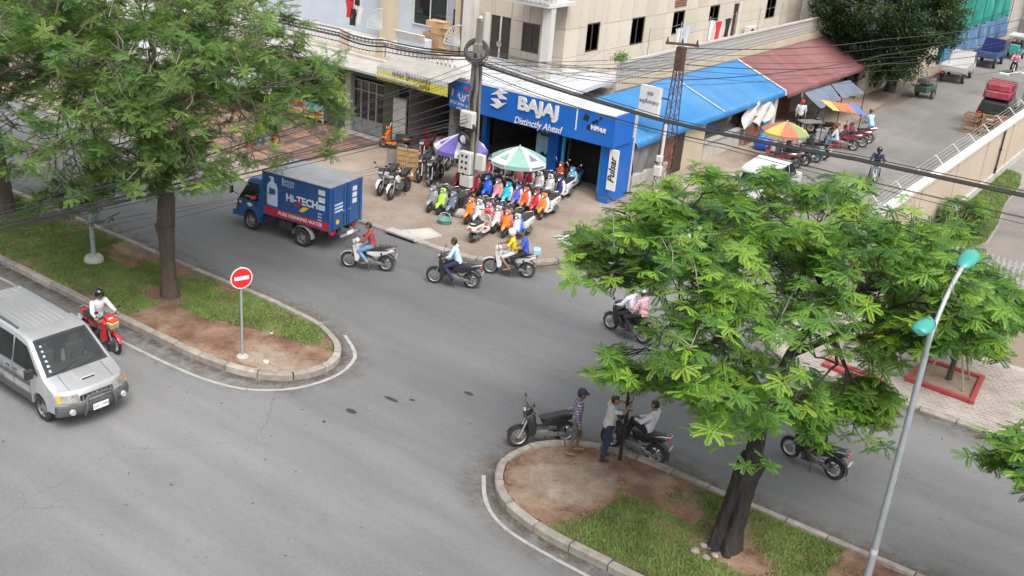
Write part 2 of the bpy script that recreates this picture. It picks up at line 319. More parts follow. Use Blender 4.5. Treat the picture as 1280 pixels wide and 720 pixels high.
# ------------------------------------------------------------------ kerbs made of stones
def resample(pts, step):
    pts = [Vector((p[0], p[1], 0)) for p in pts]; L = [0]
    for a, b in zip(pts, pts[1:]): L.append(L[-1]+(b-a).length)
    n = max(1, round(L[-1]/step)); out = []
    for k in range(n+1):
        d = L[-1]*k/n; i = 0
        while i < len(L)-2 and L[i+1] < d: i += 1
        t = (d-L[i])/max(1e-9, L[i+1]-L[i]); out.append(pts[i].lerp(pts[i+1], t))
    return out
def kerb_run(parent, pts, w, h, step, side=1, z0=-.03, mt='kerb', bev=.03, rr=None):
    """stones along an outline; side=+1 puts their body to the left of the walking direction"""
    r = rr or RNG; q = resample(pts, step/3); k = 0
    nrm = []
    for i in range(len(q)):
        t = (q[min(i+1, len(q)-1)]-q[max(i-1, 0)]).normalized(); nrm.append(Vector((-t.y, t.x, 0))*side)
    while k+1 < len(q):
        e = min(k+3, len(q)-1); secs = []; dz = r.uniform(-.012, .012); dn = r.uniform(-.012, .012)
        for i in range(k, e+1):
            p = q[i].copy(); 
            if i == k: p = p.lerp(q[i+1], .05)
            if i == e: p = p.lerp(q[i-1], .05)
            n = nrm[i]; p = p+n*dn; H = h+dz
            secs.append([p+Vector((0, 0, z0)), p+Vector((0, 0, H-bev)), p+n*bev+Vector((0, 0, H)), p+n*(w-.01)+Vector((0, 0, H)), p+n*w+Vector((0, 0, z0))])
        b = MB(); b.loft(secs); b.build('kerb_stone', mt, parent); k = e
def round_outline(pts, n=8):
    P = [Vector((p[0], p[1], 0)) for p in pts]; out = []
    for i in range(len(P)-1):
        a, b, c, d = P[max(i-1, 0)], P[i], P[i+1], P[min(i+2, len(P)-1)]
        for k in range(n):
            t = k/n; out.append(tuple((.5*((2*b)+(c-a)*t+(2*a-5*b+4*c-d)*t*t+(3*b-a-3*c+d)*t**3))[:2]))
    out.append(tuple(P[-1][:2])); return out
LM = [(-70, 20.34), (-40, 20.34), (-34, 20.34), (-30, 20.34), (-26, 20.34), (-22.6, 20.38), (-20.3, 20.28), (-19.15, 19.92), (-18.4, 19.4), (-18.02, 18.75), (-18.0, 18.1), (-18.3, 17.4), (-18.9, 16.93), (-19.8, 16.6), (-21.3, 16.46), (-23.4, 16.44), (-25.7, 16.44), (-30.3, 16.46), (-36, 16.46), (-42, 16.46), (-70, 16.46)]
RM = [(40, 16.22), (4, 16.22), (0, 16.22), (-3, 16.22), (-5, 16.22), (-6.5, 16.22), (-7.7, 16.22), (-8.75, 16.22), (-9.6, 16.27), (-10.6, 16.52), (-11.2, 16.88), (-11.62, 17.4), (-11.86, 17.95), (-11.87, 18.5), (-11.72, 19.05), (-11.3, 19.62), (-10.7, 20.05), (-9.9, 20.33), (-8.9, 20.42), (-7.6, 20.4), (-6.2, 20.4), (-4, 20.4), (0, 20.4), (4, 20.4), (40, 20.4)]
LMo, RMo = round_outline(LM), round_outline(RM)
def inset(pts, d, side):
    P = [Vector((p[0], p[1], 0)) for p in pts]; o = []
    for i in range(len(P)):
        t = (P[min(i+1, len(P)-1)]-P[max(i-1, 0)]).normalized(); o.append(tuple((P[i]+Vector((-t.y, t.x, 0))*side*d)[:2]))
    return o
GH = .15
def grass_mask_left(x, y):
    n = mnoise.fractal(Vector((x*.45, y*.75, 1.3)), 1, 2, 4)+.25*mnoise.noise(Vector((x*3, y*3, 5)))
    d = .75
    if y > 19.45: d -= .55*min(1, (y-19.45)/.35) if x < -23.2 else 0
    if y < 16.95: d -= .5
    r = math.hypot((x+24.5)/1.5, (y-18.2)/.9); d -= max(0, 1.0-r)*1.5
    if -24.2 < x < -22.0 and y < 18.1: d -= .9
    if x > -22.2: d = .95 if y > 18.35+(x+22.2)*.22 else -.35
    if x > -19.3: d -= .8
    if -29 < x < -27 and y > 18.9: d -= .7
    return d+n*.75
def grass_mask_right(x, y):
    n = mnoise.fractal(Vector((x*.5, y*.8, 7.3)), 1, 2, 4)+.25*mnoise.noise(Vector((x*3, y*3, 9)))
    d = .85
    if x < -9.0: d = -.55+max(0, (17.9-y))*.45+(x+9.9)*.7
    elif x < -7.2 and y > 18.7: d = -.1+(x+8.4)*.35
    r = math.hypot((x+6.0)/1.1, (y-18.3)/.8); d -= max(0, 1.1-r)*1.6
    if x > -4.3 and y > 19.0: d -= 1.1
    if y < 16.7: d -= .25
    return d+n*.7
def grass_stuff(name, label, poly_in, mask, x0, x1, y0, y1, dens, seed, z=GH, hgt=.075, parent=None):
    r = random.Random(seed); b = MB(); inside = poly_in
    n = int((x1-x0)*(y1-y0)*dens); V = []; Fc = []; Mi = []
    for _ in range(n):
        x, y = r.uniform(x0, x1), r.uniform(y0, y1)
        if not inside(x, y): continue
        k = mask(x, y)
        if r.random() > (k-.02)*2.0: continue
        h = hgt*r.uniform(.5, 1.25)*(.7+.5*min(1, max(0, k))); a = r.uniform(0, 2*PI); w = r.uniform(.009, .017); l = r.uniform(.3, 1.2)*h; ca, sa = math.cos(a), math.sin(a); a2 = r.uniform(0, 2*PI)
        i = len(V); V += [(x-sa*w, y+ca*w, z-.01), (x+sa*w, y-ca*w, z-.01), (x+math.cos(a2)*l, y+math.sin(a2)*l, z+h)]; Fc.append((i, i+1, i+2)); Mi.append(1 if r.random() < .24+.3*max(0, .5-k) else 0)
    b.v, b.f, b.m = V, Fc, Mi; o = b.build(name, ['grass', 'grass_dry'], parent); o['kind'] = 'stuff'
    if label: tag(o, label, 'grass')
    return o
def in_poly_fn(poly):
    def f(x, y):
        c = False; n = len(poly)
        for i in range(n):
            x1, y1 = poly[i]; x2, y2 = poly[i-1]
            if (y1 > y) != (y2 > y) and x < (x2-x1)*(y-y1)/(y2-y1)+x1: c = not c
        return c
    return f
def uneven(poly, z, m, name, x0, x1, y0, y1, st=.13, seed=0, amp=.03):
    """lumpy soil bed clipped to an outline"""
    fn = in_poly_fn(poly); b = MB(); nx, ny = int((x1-x0)/st), int((y1-y0)/st)
    P = {}
    for i in range(nx+1):
        for j in range(ny+1):
            x, y = x0+(x1-x0)*i/nx, y0+(y1-y0)*j/ny
            if fn(x, y): P[i, j] = len(b.v); b.v.append((x, y, z+amp*mnoise.fractal(Vector((x*.9, y*.9, seed)), 1, 2, 4)))
    for i in range(nx):
        for j in range(ny):
            c = [(i, j), (i+1, j), (i+1, j+1), (i, j+1)]; k = [P[q] for q in c if q in P]
            if len(k) >= 3: b.f.append(tuple(k)); b.m.append(0)
    o = b.build(name, m, smooth=True); at = o.data.attributes.new('sand', 'FLOAT', 'POINT'); vals = []
    for x, y, _ in b.v:
        k = 0.
        for cx, cy, rx, ry in ((-10.4, 18.25, 1.55, 1.9), (-19.3, 17.7, 1.4, 1.0)): k = max(k, 1.15-math.hypot((x-cx)/rx, (y-cy)/ry))
        vals.append(max(0., min(1., k*.9+.25*mnoise.fractal(Vector((x*1.1, y*1.1, 2)), 1, 2, 4))))
    at.data.foreach_set('value', vals); return o
for nm, out, side, mk, ext, sand in (('left_median', LMo, -1, grass_mask_left, (-46, -17.9, 16.4, 20.4), False), ('right_median', RMo, -1, grass_mask_right, (-12, 3, 16.2, 20.45), True)):
    core = inset(out, .2, side)
    o = slab(nm, core, -.05, GH-.045, 'soil')
    poly = inset(out, .16, side); fn = in_poly_fn(poly)
    bed = uneven(poly, GH-.01, 'soil', 'soil_bed', ext[0], ext[1], ext[2], ext[3], seed=3 if sand else 8); bed.parent = o
    vis = [p for p in out if -48 < p[0] < 4]
    kerb_run(o, vis, .2, GH+.045, .95, side)
    gfn = in_poly_fn(inset(out, .24, side))
    tag(grass_stuff('grass', None, gfn, mk, max(ext[0], -40), min(ext[1], 1), ext[2], ext[3], 2600, 11 if sand else 12, hgt=.048), 'patchy short grass on the %s' % ('median strip with the sandy tip' if sand else 'median strip around the no entry sign'), 'grass')
# sandy tip of the right-hand median and trodden tip of the other
def patch(name, cx, cy, rx, ry, m, z, seed, parent):
    b = MB(); n = 40; ring = []
    for i in range(n):
        a = 2*PI*i/n; k = 1+.22*mnoise.noise(Vector((math.cos(a)*1.6, math.sin(a)*1.6, seed)))+.1*mnoise.noise(Vector((math.cos(a)*5, math.sin(a)*5, seed)))
        ring.append((cx+rx*k*math.cos(a), cy+ry*k*math.sin(a)))
    V = [(cx, cy, z)]
    for s_ in (.5, 1): V += [(cx+(x-cx)*s_, cy+(y-cy)*s_, z if s_ < 1 else z-.02) for x, y in ring]
    F = [(0, 1+i, 1+(i+1) % n) for i in range(n)]+[(1+i, 1+n+i, 1+n+(i+1) % n, 1+(i+1) % n) for i in range(n)]
    b.add(V, F); return b.build(name, m, parent)
# kerbs of the pavements
co = [(-48, 27.45), (-21.3, 27.45)]+arc(-21.3, 31.0, 3.55, -PI/2, 0, 14)[1:]+[(-17.75, 58)]
kerb_run(pav, co, KB, .125, 1.0, 1)
ro = [(4, 28.0), (-8.2, 28.0)]+arc(-8.2, 29.9, 1.9, -PI/2, -PI, 8)[1:]+[(-10.1, 46)]
kerb_run(rpav, ro, .2, .1, 1.0, -1)
# road dirt gathered in the gutters
def dust_mat(name, col):
    m = bpy.data.materials.new(name); m.use_nodes = True; N = m.node_tree.nodes; Lk = m.node_tree.links; b = N['Principled BSDF']; b.inputs['Roughness'].default_value = .95; b.inputs['Base Color'].default_value = (*col, 1); b.inputs['Specular IOR Level'].default_value = .1
    at = N.new('ShaderNodeAttribute'); at.attribute_name = 'edge'; g = N.new('ShaderNodeNewGeometry'); n = N.new('ShaderNodeTexNoise'); n.inputs['Scale'].default_value = 2.2; n.inputs['Detail'].default_value = 8; n.inputs['Roughness'].default_value = .7; Lk.new(g.outputs['Position'], n.inputs['Vector'])
    mr = N.new('ShaderNodeMapRange'); mr.inputs[1].default_value = .38; mr.inputs[2].default_value = .7; Lk.new(n.outputs[0], mr.inputs[0]); mu = N.new('ShaderNodeMath'); mu.operation = 'MULTIPLY'; Lk.new(mr.outputs[0], mu.inputs[0]); Lk.new(at.outputs['Fac'], mu.inputs[1]); Lk.new(mu.outputs[0], b.inputs['Alpha']); MATS[name] = m
dust_mat('gutter_dust', (.17, .14, .11)); dust_mat('gutter_dark', (.1, .088, .076))
def gutter(pts, side, w, m, z):
    q = resample([p for p in pts if -48 < p[0] < 6], .3); V = []; F = []; E = []
    for i, p in enumerate(q):
        t = (q[min(i+1, len(q)-1)]-q[max(i-1, 0)]).normalized(); n = Vector((-t.y, t.x, 0))*-side; ww = w*(1+.4*mnoise.noise(p*.8))
        for u in (-.05, .3, 1): V.append(p+n*ww*u+Vector((0, 0, z))); E.append((1, .8, 0)[(-.05, .3, 1).index(u)])
    for i in range(len(q)-1):
        for j in range(2): F.append((3*i+j, 3*i+j+1, 3*i+j+4, 3*i+j+3))
    o = MB().add(V, F).build('gutter_dirt', m); o.data.attributes.new('edge', 'FLOAT', 'POINT').data.foreach_set('value', E); return struct(o)
for pts_, sd_ in ((LMo, -1), (RMo, -1), (co, 1), (ro, -1)): gutter(pts_, sd_, .9, 'gutter_dust', .003); gutter(pts_, sd_, .24, 'gutter_dark', .0042)
# painted edge lines
def line_strip(name, pts, w, z=.0065):
    q = resample(pts, .35); b = MB(); V = []; F = []
    for i, p in enumerate(q):
        t = (q[min(i+1, len(q)-1)]-q[max(i-1, 0)]).normalized(); n = Vector((-t.y, t.x, 0)); ww = w*(1+.15*mnoise.noise(p*3))
        V += [p+n*ww/2+Vector((0, 0, z)), p-n*ww/2+Vector((0, 0, z))]
    for i in range(len(q)-1): F.append((2*i, 2*i+1, 2*i+3, 2*i+2))
    b.add(V, F); return struct(b.build(name, 'road_paint'))
wl = [(-70, 15.86), (-40, 15.86), (-33, 15.86), (-29, 15.87), (-25.4, 15.85), (-22.9, 15.8), (-21, 15.84), (-19.8, 15.97), (-18.8, 16.3), (-18.1, 16.94), (-17.76, 17.66), (-17.68, 18.6), (-18.0, 19.5), (-18.5, 19.95), (-19.2, 20.36)]
line_strip('road_line', round_outline(wl), .1)
wr = [(-11.88, 17.32), (-11.3, 16.6), (-10.65, 16.14), (-9.8, 15.92), (-8.2, 15.84), (-7, 15.82), (-4, 15.82), (0, 15.82), (4, 15.82), (30, 15.82)]
line_strip('road_line', round_outline(wr), .09)
# ------------------------------------------------------------------ red-brown tiled forecourt, one tile each
forecourt = struct(MB().bx(-42, -31.75, 29.4, 36.15, .09, .121).build('tiled_forecourt', 'tile_dark'))
T = .46; tm = {}
for nm, m in (('tile_red', 'tile_red'), ('tile_dark', 'tile_dark')):
    b = MB(); b.mi(0).box((0, 0, .012), (T-.012, T-.012, .022))
    if nm == 'tile_red': b.mi(1).box((0, 0, .024), (T*.62, T*.2, .004))
    tm[nm] = b.mesh('tile', [m, 'tile_inset'])
for i in range(22):
    for j in range(14):
        x, y = -31.75-T*(i+.5), 29.55+T*(j+.5)
        if x < -41.9 or y > 36: continue
        inst(tm['tile_dark' if (i % 3 == 2 or j % 4 == 3) else 'tile_red'], 'tile', forecourt, (x, y, .121))
# pavers in front of the compound: joined, too small to tell apart singly
b = MB(); pr = random.Random(5)
for j in range(27):
    y = 28.3+j*.172
    for i in range(52):
        x = -9.6+i*.205+(.1 if j % 2 else 0)
        if y > 32.75 or math.hypot(x+8.2, y-29.9) > 1.6 and x < -8.2 and y < 29.9: continue
        b.box((x, y, .073+pr.uniform(-.004, .006)), (.19, .158, .03))
pv = b.build('paver', 'paver', rpav); pv['kind'] = 'stuff'
b = MB(); 
for x in (): pass
# compound garden behind the low wall
flat('compound_court', [(-9.2, 33), (60, 33), (60, 120), (-9.2, 120)], .03, 'court')
gl = [(-9.1, 39.0), (-8.2, 40.5), (-7.1, 44.6), (-7.3, 47.5), (-7.8, 51.0), (-7.9, 54.5), (-8.3, 57), (-9.1, 57.4)]
flat('lawn', gl, .06, 'lawn_soil'); flat('garden_path', [(-8.1, 40.2), (-7.0, 44.6), (-7.2, 47.5), (-7.7, 51), (-7.8, 54.5), (-5.6, 54.5), (-4.6, 50), (-4.4, 45), (-5, 39)], .05, 'garden_path')
tag(grass_stuff('lawn_grass', None, in_poly_fn(gl), lambda x, y: 1.0, -9.1, -7, 39, 57.4, 500, 21, z=.065, hgt=.1), 'mown lawn strip inside the compound beside the curving path', 'grass')
# ------------------------------------------------------------------ buildings
mat('panel_lit', (.5, .455, .385), .8, var=.08, scale=1.2, rnd=.07, dirt=.6, dcol=(.33, .285, .235), bump=.08, bscale=30)  # side wall panels: lighter copy, the brighter light put into the colour
mat('panel_shaded', (.4, .35, .29), .8, var=.1, scale=1.2, rnd=.08, dirt=.35, dcol=(.3, .26, .21))  # front wall panels: darker copy, the weaker light put into the colour
mat('joint', (.27, .24, .2), .9)
mat('white_plaster', (.5, .49, .47), .85, var=.08, scale=1.5, dirt=.75, dcol=(.31, .29, .255), stretch=(1, 1, .35))
mat('stained_plaster', (.46, .445, .41), .85, var=.12, scale=1.6, dirt=.8, dcol=(.26, .24, .21), stretch=(2, 2, .3))
mat('cream_plaster', (.43, .37, .27), .85, var=.1, scale=1.5, dirt=.4, dcol=(.36, .3, .22))
mat('pale_blue_wall', (.4, .44, .5), .8, var=.08, scale=1.5, dirt=.3, dcol=(.38, .4, .43))
mat('white_roof', (.46, .475, .49), .6, var=.1, scale=.9, dirt=.7, dcol=(.32, .325, .33))
mat('brown_door', (.035, .026, .022), .45, var=.2, scale=5)
mat('dark_glass_wall', (.02, .02, .022), .15, var=.2)
mat('window_frame', (.06, .05, .045), .5)
mat('white_metal', (.5, .5, .48), .45, var=.08, dirt=.35, dcol=(.3, .28, .25))
mat('grey_metal', (.3, .31, .32), .5, .3, var=.12, dirt=.4, dcol=(.18, .17, .16))
mat('green_tile', (.075, .09, .062), .35, var=.15, scale=3, rnd=.12, dirt=.3, dcol=(.13, .13, .1))
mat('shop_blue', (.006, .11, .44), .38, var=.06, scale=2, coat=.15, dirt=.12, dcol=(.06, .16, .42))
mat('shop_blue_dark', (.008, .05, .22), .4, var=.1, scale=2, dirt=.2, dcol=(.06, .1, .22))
mat('sign_white', (.62, .62, .62), .45, var=.03)
mat('sign_black', (.015, .015, .018), .5)
mat('sign_red', (.6, .03, .06), .45)
mat('sign_yellow', (.5, .45, .05), .55, var=.12, scale=4, dirt=.4, dcol=(.5, .46, .2))
mat('roof_blue', (.016, .15, .36), .5, var=.12, scale=.7, rnd=.07, dirt=.5, dcol=(.09, .2, .34), stretch=(.3, 1, 1))
mat('roof_red', (.17, .06, .06), .6, var=.15, scale=.8, rnd=.1, dirt=.6, dcol=(.17, .11, .105), stretch=(.3, 1, 1))
mat('roof_white', (.42, .43, .43), .5, var=.1, scale=1, rnd=.05, dirt=.5, dcol=(.36, .36, .34))
mat('tarp_blue_grey', (.13, .155, .205), .75, var=.2, scale=1.5, dirt=.5, dcol=(.12, .13, .15))
mat('tarp_grey', (.16, .155, .15), .85, var=.25, scale=2.5, dirt=.5, dcol=(.07, .065, .06))
mat('brick_dark', (.19, .075, .055), .85, var=.2, rnd=.2, dirt=.4, dcol=(.1, .06, .05))
mat('inside_wall', (.17, .16, .15), .85, var=.15)
mat('inside_floor', (.2, .19, .18), .4, var=.15)
mat('wood', (.27, .17, .09), .7, var=.25, scale=5, stretch=(1, 6, 1))
mat('wicker', (.42, .27, .12), .8, var=.25, scale=9, dirt=.3, dcol=(.22, .13, .06))
mat('cardboard', (.36, .23, .13), .85, var=.12, rnd=.15)
mat('iron_dark', (.05, .04, .036), .6, .3, var=.2, dirt=.5, dcol=(.1, .05, .035))
mat('poster', (.2, .38, .5), .4, var=.25, scale=2.5, dirt=.5, dcol=(.5, .56, .6))
def RY(x0, y0, x1, y1, Y):
    a = PYp(x0, (y0+y1)/2, Y); b = PYp(x1, (y0+y1)/2, Y); c = PYp((x0+x1)/2, y0, Y); d = PYp((x0+x1)/2, y1, Y)
    return a.x, b.x, d.z, c.z
def RX(x0, y0, x1, y1, X):
    a = PXp(x0, (y0+y1)/2, X); b = PXp(x1, (y0+y1)/2, X); c = PXp((x0+x1)/2, y0, X); d = PXp((x0+x1)/2, y1, X)
    return a.y, b.y, d.z, c.z
# ---- corner building: upper storey with stone panels
cb = thing('corner_building', 'cream panelled corner building with upper walkway above the blue motorcycle showroom', 'building')
FY, SX, CX0 = 40.3, -25.3, -30.1       # front plane, side plane, left end
ZT = 11.0
b = MB(); b.bx(CX0, SX-.06, FY+.06, 74, 3.3, ZT); b.build('wall', 'joint', cb)
front_op = [RY(612, 20, 637, 76, FY), RY(652, 29, 674, 66, FY)]
side_op = [RX(733, 29, 749, 64, SX), RX(789, 22, 805, 55, SX), RX(841, 14, 855, 42, SX), RX(887, 7, 899, 27, SX), RX(916, 5, 922, 44, SX), RX(959, -8, 970, 22, SX)]
def panelled(axis, u0, u1, z0, z1, du, dz, ops, plane, m, off, par):
    """stone panels with recessed joints, split around the openings"""
    nu = round((u1-u0)/du); zz = [z0]
    while zz[-1] < z1-.01: zz.append(min(z1, zz[-1]+dz))
    for i in range(nu):
        for k in range(len(zz)-1):
            a0, a1 = u0+(u1-u0)*i/nu, u0+(u1-u0)*(i+1)/nu; c0, c1 = zz[k], zz[k+1]
            rects = [(a0, a1, c0, c1)]
            for (p0, p1, q0, q1) in ops:
                nr = []
                for (r0, r1, s0, s1) in rects:
                    if p1 <= r0 or p0 >= r1 or q1 <= s0 or q0 >= s1: nr.append((r0, r1, s0, s1)); continue
                    if p0 > r0: nr.append((r0, p0, s0, s1))
                    if p1 < r1: nr.append((p1, r1, s0, s1))
                    m0, m1 = max(r0, p0), min(r1, p1)
                    if q1 < s1: nr.append((m0, m1, q1, s1))
                    if q0 > s0: nr.append((m0, m1, s0, q0))
                rects = nr
            for (r0, r1, s0, s1) in rects:
                if r1-r0 < .05 or s1-s0 < .05: continue
                g = .008; bb = MB(); w, h = r1-r0-2*g, s1-s0-2*g
                if axis == 'Y': bb.box((0, 0, 0), (w, .06, h)); o = bb.build('panel', m, par, loc=((r0+r1)/2, plane+.03, (s0+s1)/2))
                else: bb.box((0, 0, 0), (.06, w, h)); o = bb.build('panel', m, par, loc=(plane-.03, (r0+r1)/2, (s0+s1)/2))
panelled('Y', CX0, SX, 3.35, 7.9, .95, 1.25, front_op, FY, 'panel_shaded', .03, cb)
panelled('X', FY, 72, 3.35, 7.1, 1.18, 1.25, side_op, SX, 'panel_lit', .03, cb)
def window_x(r, X, par, m='dark_glass_wall', mull=True):
    y0, y1, z0, z1 = r; f = MB(); t = .06
    for (a, c, d, e) in ((y0, y1, z1-t, z1), (y0, y1, z0, z0+t), (y0, y0+t, z0+t, z1-t), (y1-t, y1, z0+t, z1-t))+(((y0*.55+y1*.45-.02, y0*.55+y1*.45+.02, z0+t, z1-t),) if mull else ()): f.bx(X-.1, X-.02, a, c, d, e)
    w = f.build('window', 'window_frame', par); MB().bx(X-.08, X-.06, y0+.02, y1-.02, z0+.02, z1-.02).build('pane', m, w); return w
def window_y(r, Y, par, m='dark_glass_wall', nm='window', fm='window_frame'):
    x0, x1, z0, z1 = r; f = MB(); t = .06; xm = (x0+x1)/2
    for (a, c, d, e) in ((x0, x1, z1-t, z1), (x0, x1, z0, z0+t), (x0, x0+t, z0+t, z1-t), (x1-t, x1, z0+t, z1-t), (xm-.025, xm+.025, z0+t, z1-t)): f.bx(a, c, Y+.02, Y+.1, d, e)
    w = f.build(nm, fm, par); MB().bx(x0+.02, x1-.02, Y+.055, Y+.08, z0+.02, z1-.02).build('pane', m, w); return w
for i, r in enumerate(side_op):
    if i == 4: 
        d = MB().bx(SX-.09, SX-.05, r[0], r[1], r[2], r[3]).build('door', 'brown_door', cb); MB().bx(SX-.05, SX-.03, r[1]-.14, r[1]-.08, r[2]+.95, r[2]+1.05).build('handle', 'chrome', d)
    else: window_x(r, SX, cb, 'dark_glass_wall')
r = front_op[0]; xm = (r[0]+r[1])/2
for k in range(2):
    a, c = (r[0], xm-.035) if k == 0 else (xm+.035, r[1]); d = MB().bx(a+.02, c-.02, FY+.04, FY+.09, r[2], r[3]).build('door_leaf', 'brown_door', cb)
    bb = MB()
    for j in range(3): bb.bx(a+.1, c-.1, FY+.03, FY+.04, r[2]+.15+j*.6, r[2]+.62+j*.6)
    bb.build('door_panel', 'brown_door', d)
MB().bx(xm-.035, xm+.035, FY+.01, FY+.08, r[2], r[3]).build('door_post', 'white_metal', cb)
MB().lathe([(.001, -.02), (.15, -.02), (.15, .02), (.001, .02)], (xm, FY, r[2]+.75), 'Y', 14).build('door_lock', 'chrome', cb)
MB().bx(r[0]-.3, r[0]-.02, FY-.06, FY+.02, r[2], r[3]+.05).build('door_jamb', 'white_plaster', cb)
window_y(front_op[1], FY, cb, 'brown_door')
p = PYp(684, 40, 38.6); MB().bx(p.x-.2, p.x+.2, 38.5, 38.85, 3.8, ZT).build('column', 'stained_plaster', cb)
# second-floor balcony edge with slatted rail, at the very top of the view
p0, p1 = PYp(628, 0, 38.3), PYp(697, 12, 38.3)
bal = MB().bx(p0.x, SX+.4, 38.2, FY, p1.z-.02, p1.z+.12).build('balcony_slab', 'white_plaster', cb)
for k in range(5): MB().bx(p0.x, SX+.42, 38.12, 38.17, p1.z+.2+k*.17, p1.z+.26+k*.17).build('rail', 'white_metal', bal)
for k in range(12): xx = p0.x+(SX+.4-p0.x)*k/11; MB().bx(xx-.02, xx+.02, 38.175, 38.2, p1.z+.12, p1.z+1.1).build('rail_post', 'white_metal', bal)
vr = RX(844, -2, 858, 8, SX); vb = MB()
for k in range(3): vb.bx(SX+.0, SX+.035, vr[0], vr[1], vr[2]+k*.13, vr[2]+.09+k*.13)
vb.build('vent_brick', 'brick_dark', cb)
# walkway above the lean-to: slab, parapet with pierced blocks, clothes line posts
WX = -23.0
wk = MB().bx(SX, WX, 41.2, 68, 3.2, 3.5).build('walkway_slab', 'concrete_light', cb)
MB().bx(WX-.12, WX+.05, 41.2, 66, 3.5, 3.86).build('walkway_upstand', 'cream_plaster', wk)
cap = MB().bx(WX-.14, WX+.02, 41.2, 65.5, 4.66, 4.76).build('parapet_cap', 'concrete_light', cb)
bb = MB(); bb.box((0, 0, .0), (.1, .05, .78))
for z in (-.3, -.1, .1, .3): bb.box((0, .14, z), (.09, .22, .045))
for z in (-.2, 0, .2): bb.box((0, .14, z), (.085, .045, .17))
bm_ = bb.mesh('pierced_block', 'concrete_light')
for k in range(86):
    inst(bm_, 'pierced_block', cap, (WX-.06, 41.35+k*.28, 4.26))
for k in range(7): MB().cyl((WX-.1, 44+k*3.1, 4.7), (WX-.1, 44+k*3.1, 6.0), .02, n=6).build('clothes_post', 'grey_metal', cap)
MB().tube([(WX-.1, 44+k*.6, 5.9-.06*math.sin((k % 5)/5*PI)) for k in range(31)], .008, 4).build('clothes_line', 'grey_metal', cap)
# showroom below: floor, back wall, side walls, ceiling, blue pillars and shopfront frames
SY = 37.3
x0s, x1s = -28.55, -20.1
MB().bx(x0s, -23.1, SY+.02, 45.88, .1, .16).build('showroom_floor', 'inside_floor', cb); MB().bx(-23.09, x1s-.3, SY+.02, 38.09, .1, .16).build('showroom_floor', 'inside_floor', cb)
sh = MB(); sh.bx(x0s, -23.1, 45.9, 46.1, .16, 3.1); sh.build('showroom_wall', 'inside_wall', cb); MB().bx(x0s-.15, x0s, SY, 45.88, .16, 3.1).build('showroom_wall', 'inside_wall', cb)
MB().bx(-23.09, x1s-.2, 38.1, 38.18, .16, 2.9).build('showroom_wall', 'black_void', cb); MB().bx(-23.25, -23.1, 38.2, 45.88, .16, 3.1).build('showroom_wall', 'inside_wall', cb)  # black wall: darkness of a deeper unlit room put into its colour
MB().bx(x0s-.1, -23.1, 36.4, 46.2, 3.12, 3.29).build('showroom_ceiling', 'inside_wall', cb); MB().bx(-23.09, x1s-.05, 36.4, 38.15, 3.12, 3.29).build('showroom_ceiling', 'inside_wall', cb)
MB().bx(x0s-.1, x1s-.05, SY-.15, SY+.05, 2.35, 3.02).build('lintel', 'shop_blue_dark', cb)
def pil(px, py, w, m='shop_blue', d=.3, nm='pillar'):
    p = PYp(px, py, SY); return MB().bx(p.x-w/2, p.x+w/2, SY-.12, SY-.12+d, .12, 2.6).build(nm, m, cb)
pil(606, 175, .22); pil(691, 200, .5); pil(704, 200, .1, 'p_sky', .12, 'shopfront_frame'); pil(751, 215, .1, 'p_sky', .12, 'shopfront_frame')
pp = PYp(763, 220, SY-.3); rp = MB().bx(pp.x-.12, x1s+.05, 36.35, 38.0, .12, 2.6).build('pillar', 'shop_blue', cb)
r = RY(669, 165, 687, 219, SY-.05)
po = MB().bx(r[0], r[1], SY-.05, SY+.02, r[2], r[3]+.15).build('poster', 'poster', cb)
text('Pulsar', .3, 'lettering', 'sign_black', po, frame(((r[0]+r[1])/2, SY-.06, r[3]-.05), (1, 0, 0), (0, 0, 1)), .004, .3, .01)
bk = MB(); cx, cz = (r[0]+r[1])/2, r[2]+.55
bk.lathe([(.13, -.01), (.21, -.01), (.21, .01), (.13, .01)], (cx-.2, SY-.06, cz), 'Y', 14, False); bk.lathe([(.13, -.01), (.21, -.01), (.21, .01), (.13, .01)], (cx+.22, SY-.06, cz), 'Y', 14, False)
bk.prism([(-.2, .1), (-.1, .42), (.05, .5), (.12, .38), (.34, .46), (.3, .33), (.2, .15), (0, .05)], lambda u, v, t: (cx+u, t, cz+v), SY-.07, SY-.052); bk.build('printed_motorcycle', 'sign_black', po)
MB().bx(x0s, -24.8, 36.35, 40.3, 3.72, 3.8).build('showroom_canopy', 'white_roof', cb)
cp = MB(); cp.prism([(36.32, 3.78), (41.3, 4.08), (41.3, 3.9), (36.32, 3.6)], lambda u, v, t: (t, u, v), -29.3, -23.05); cp.build('canopy_roof', 'white_roof', cb)
cp = MB(); cp.prism([(36.3, 3.74), (37.75, 3.77), (37.75, 3.6), (36.3, 3.6)], lambda u, v, t: (t, u, v), -23.04, -19.98); cp.build('canopy_roof', 'white_roof', cb)
MB().bx(x1s-.05, x1s+.02, 37.78, 38.2, .12, 3.75).build('party_wall', 'stained_plaster', cb)
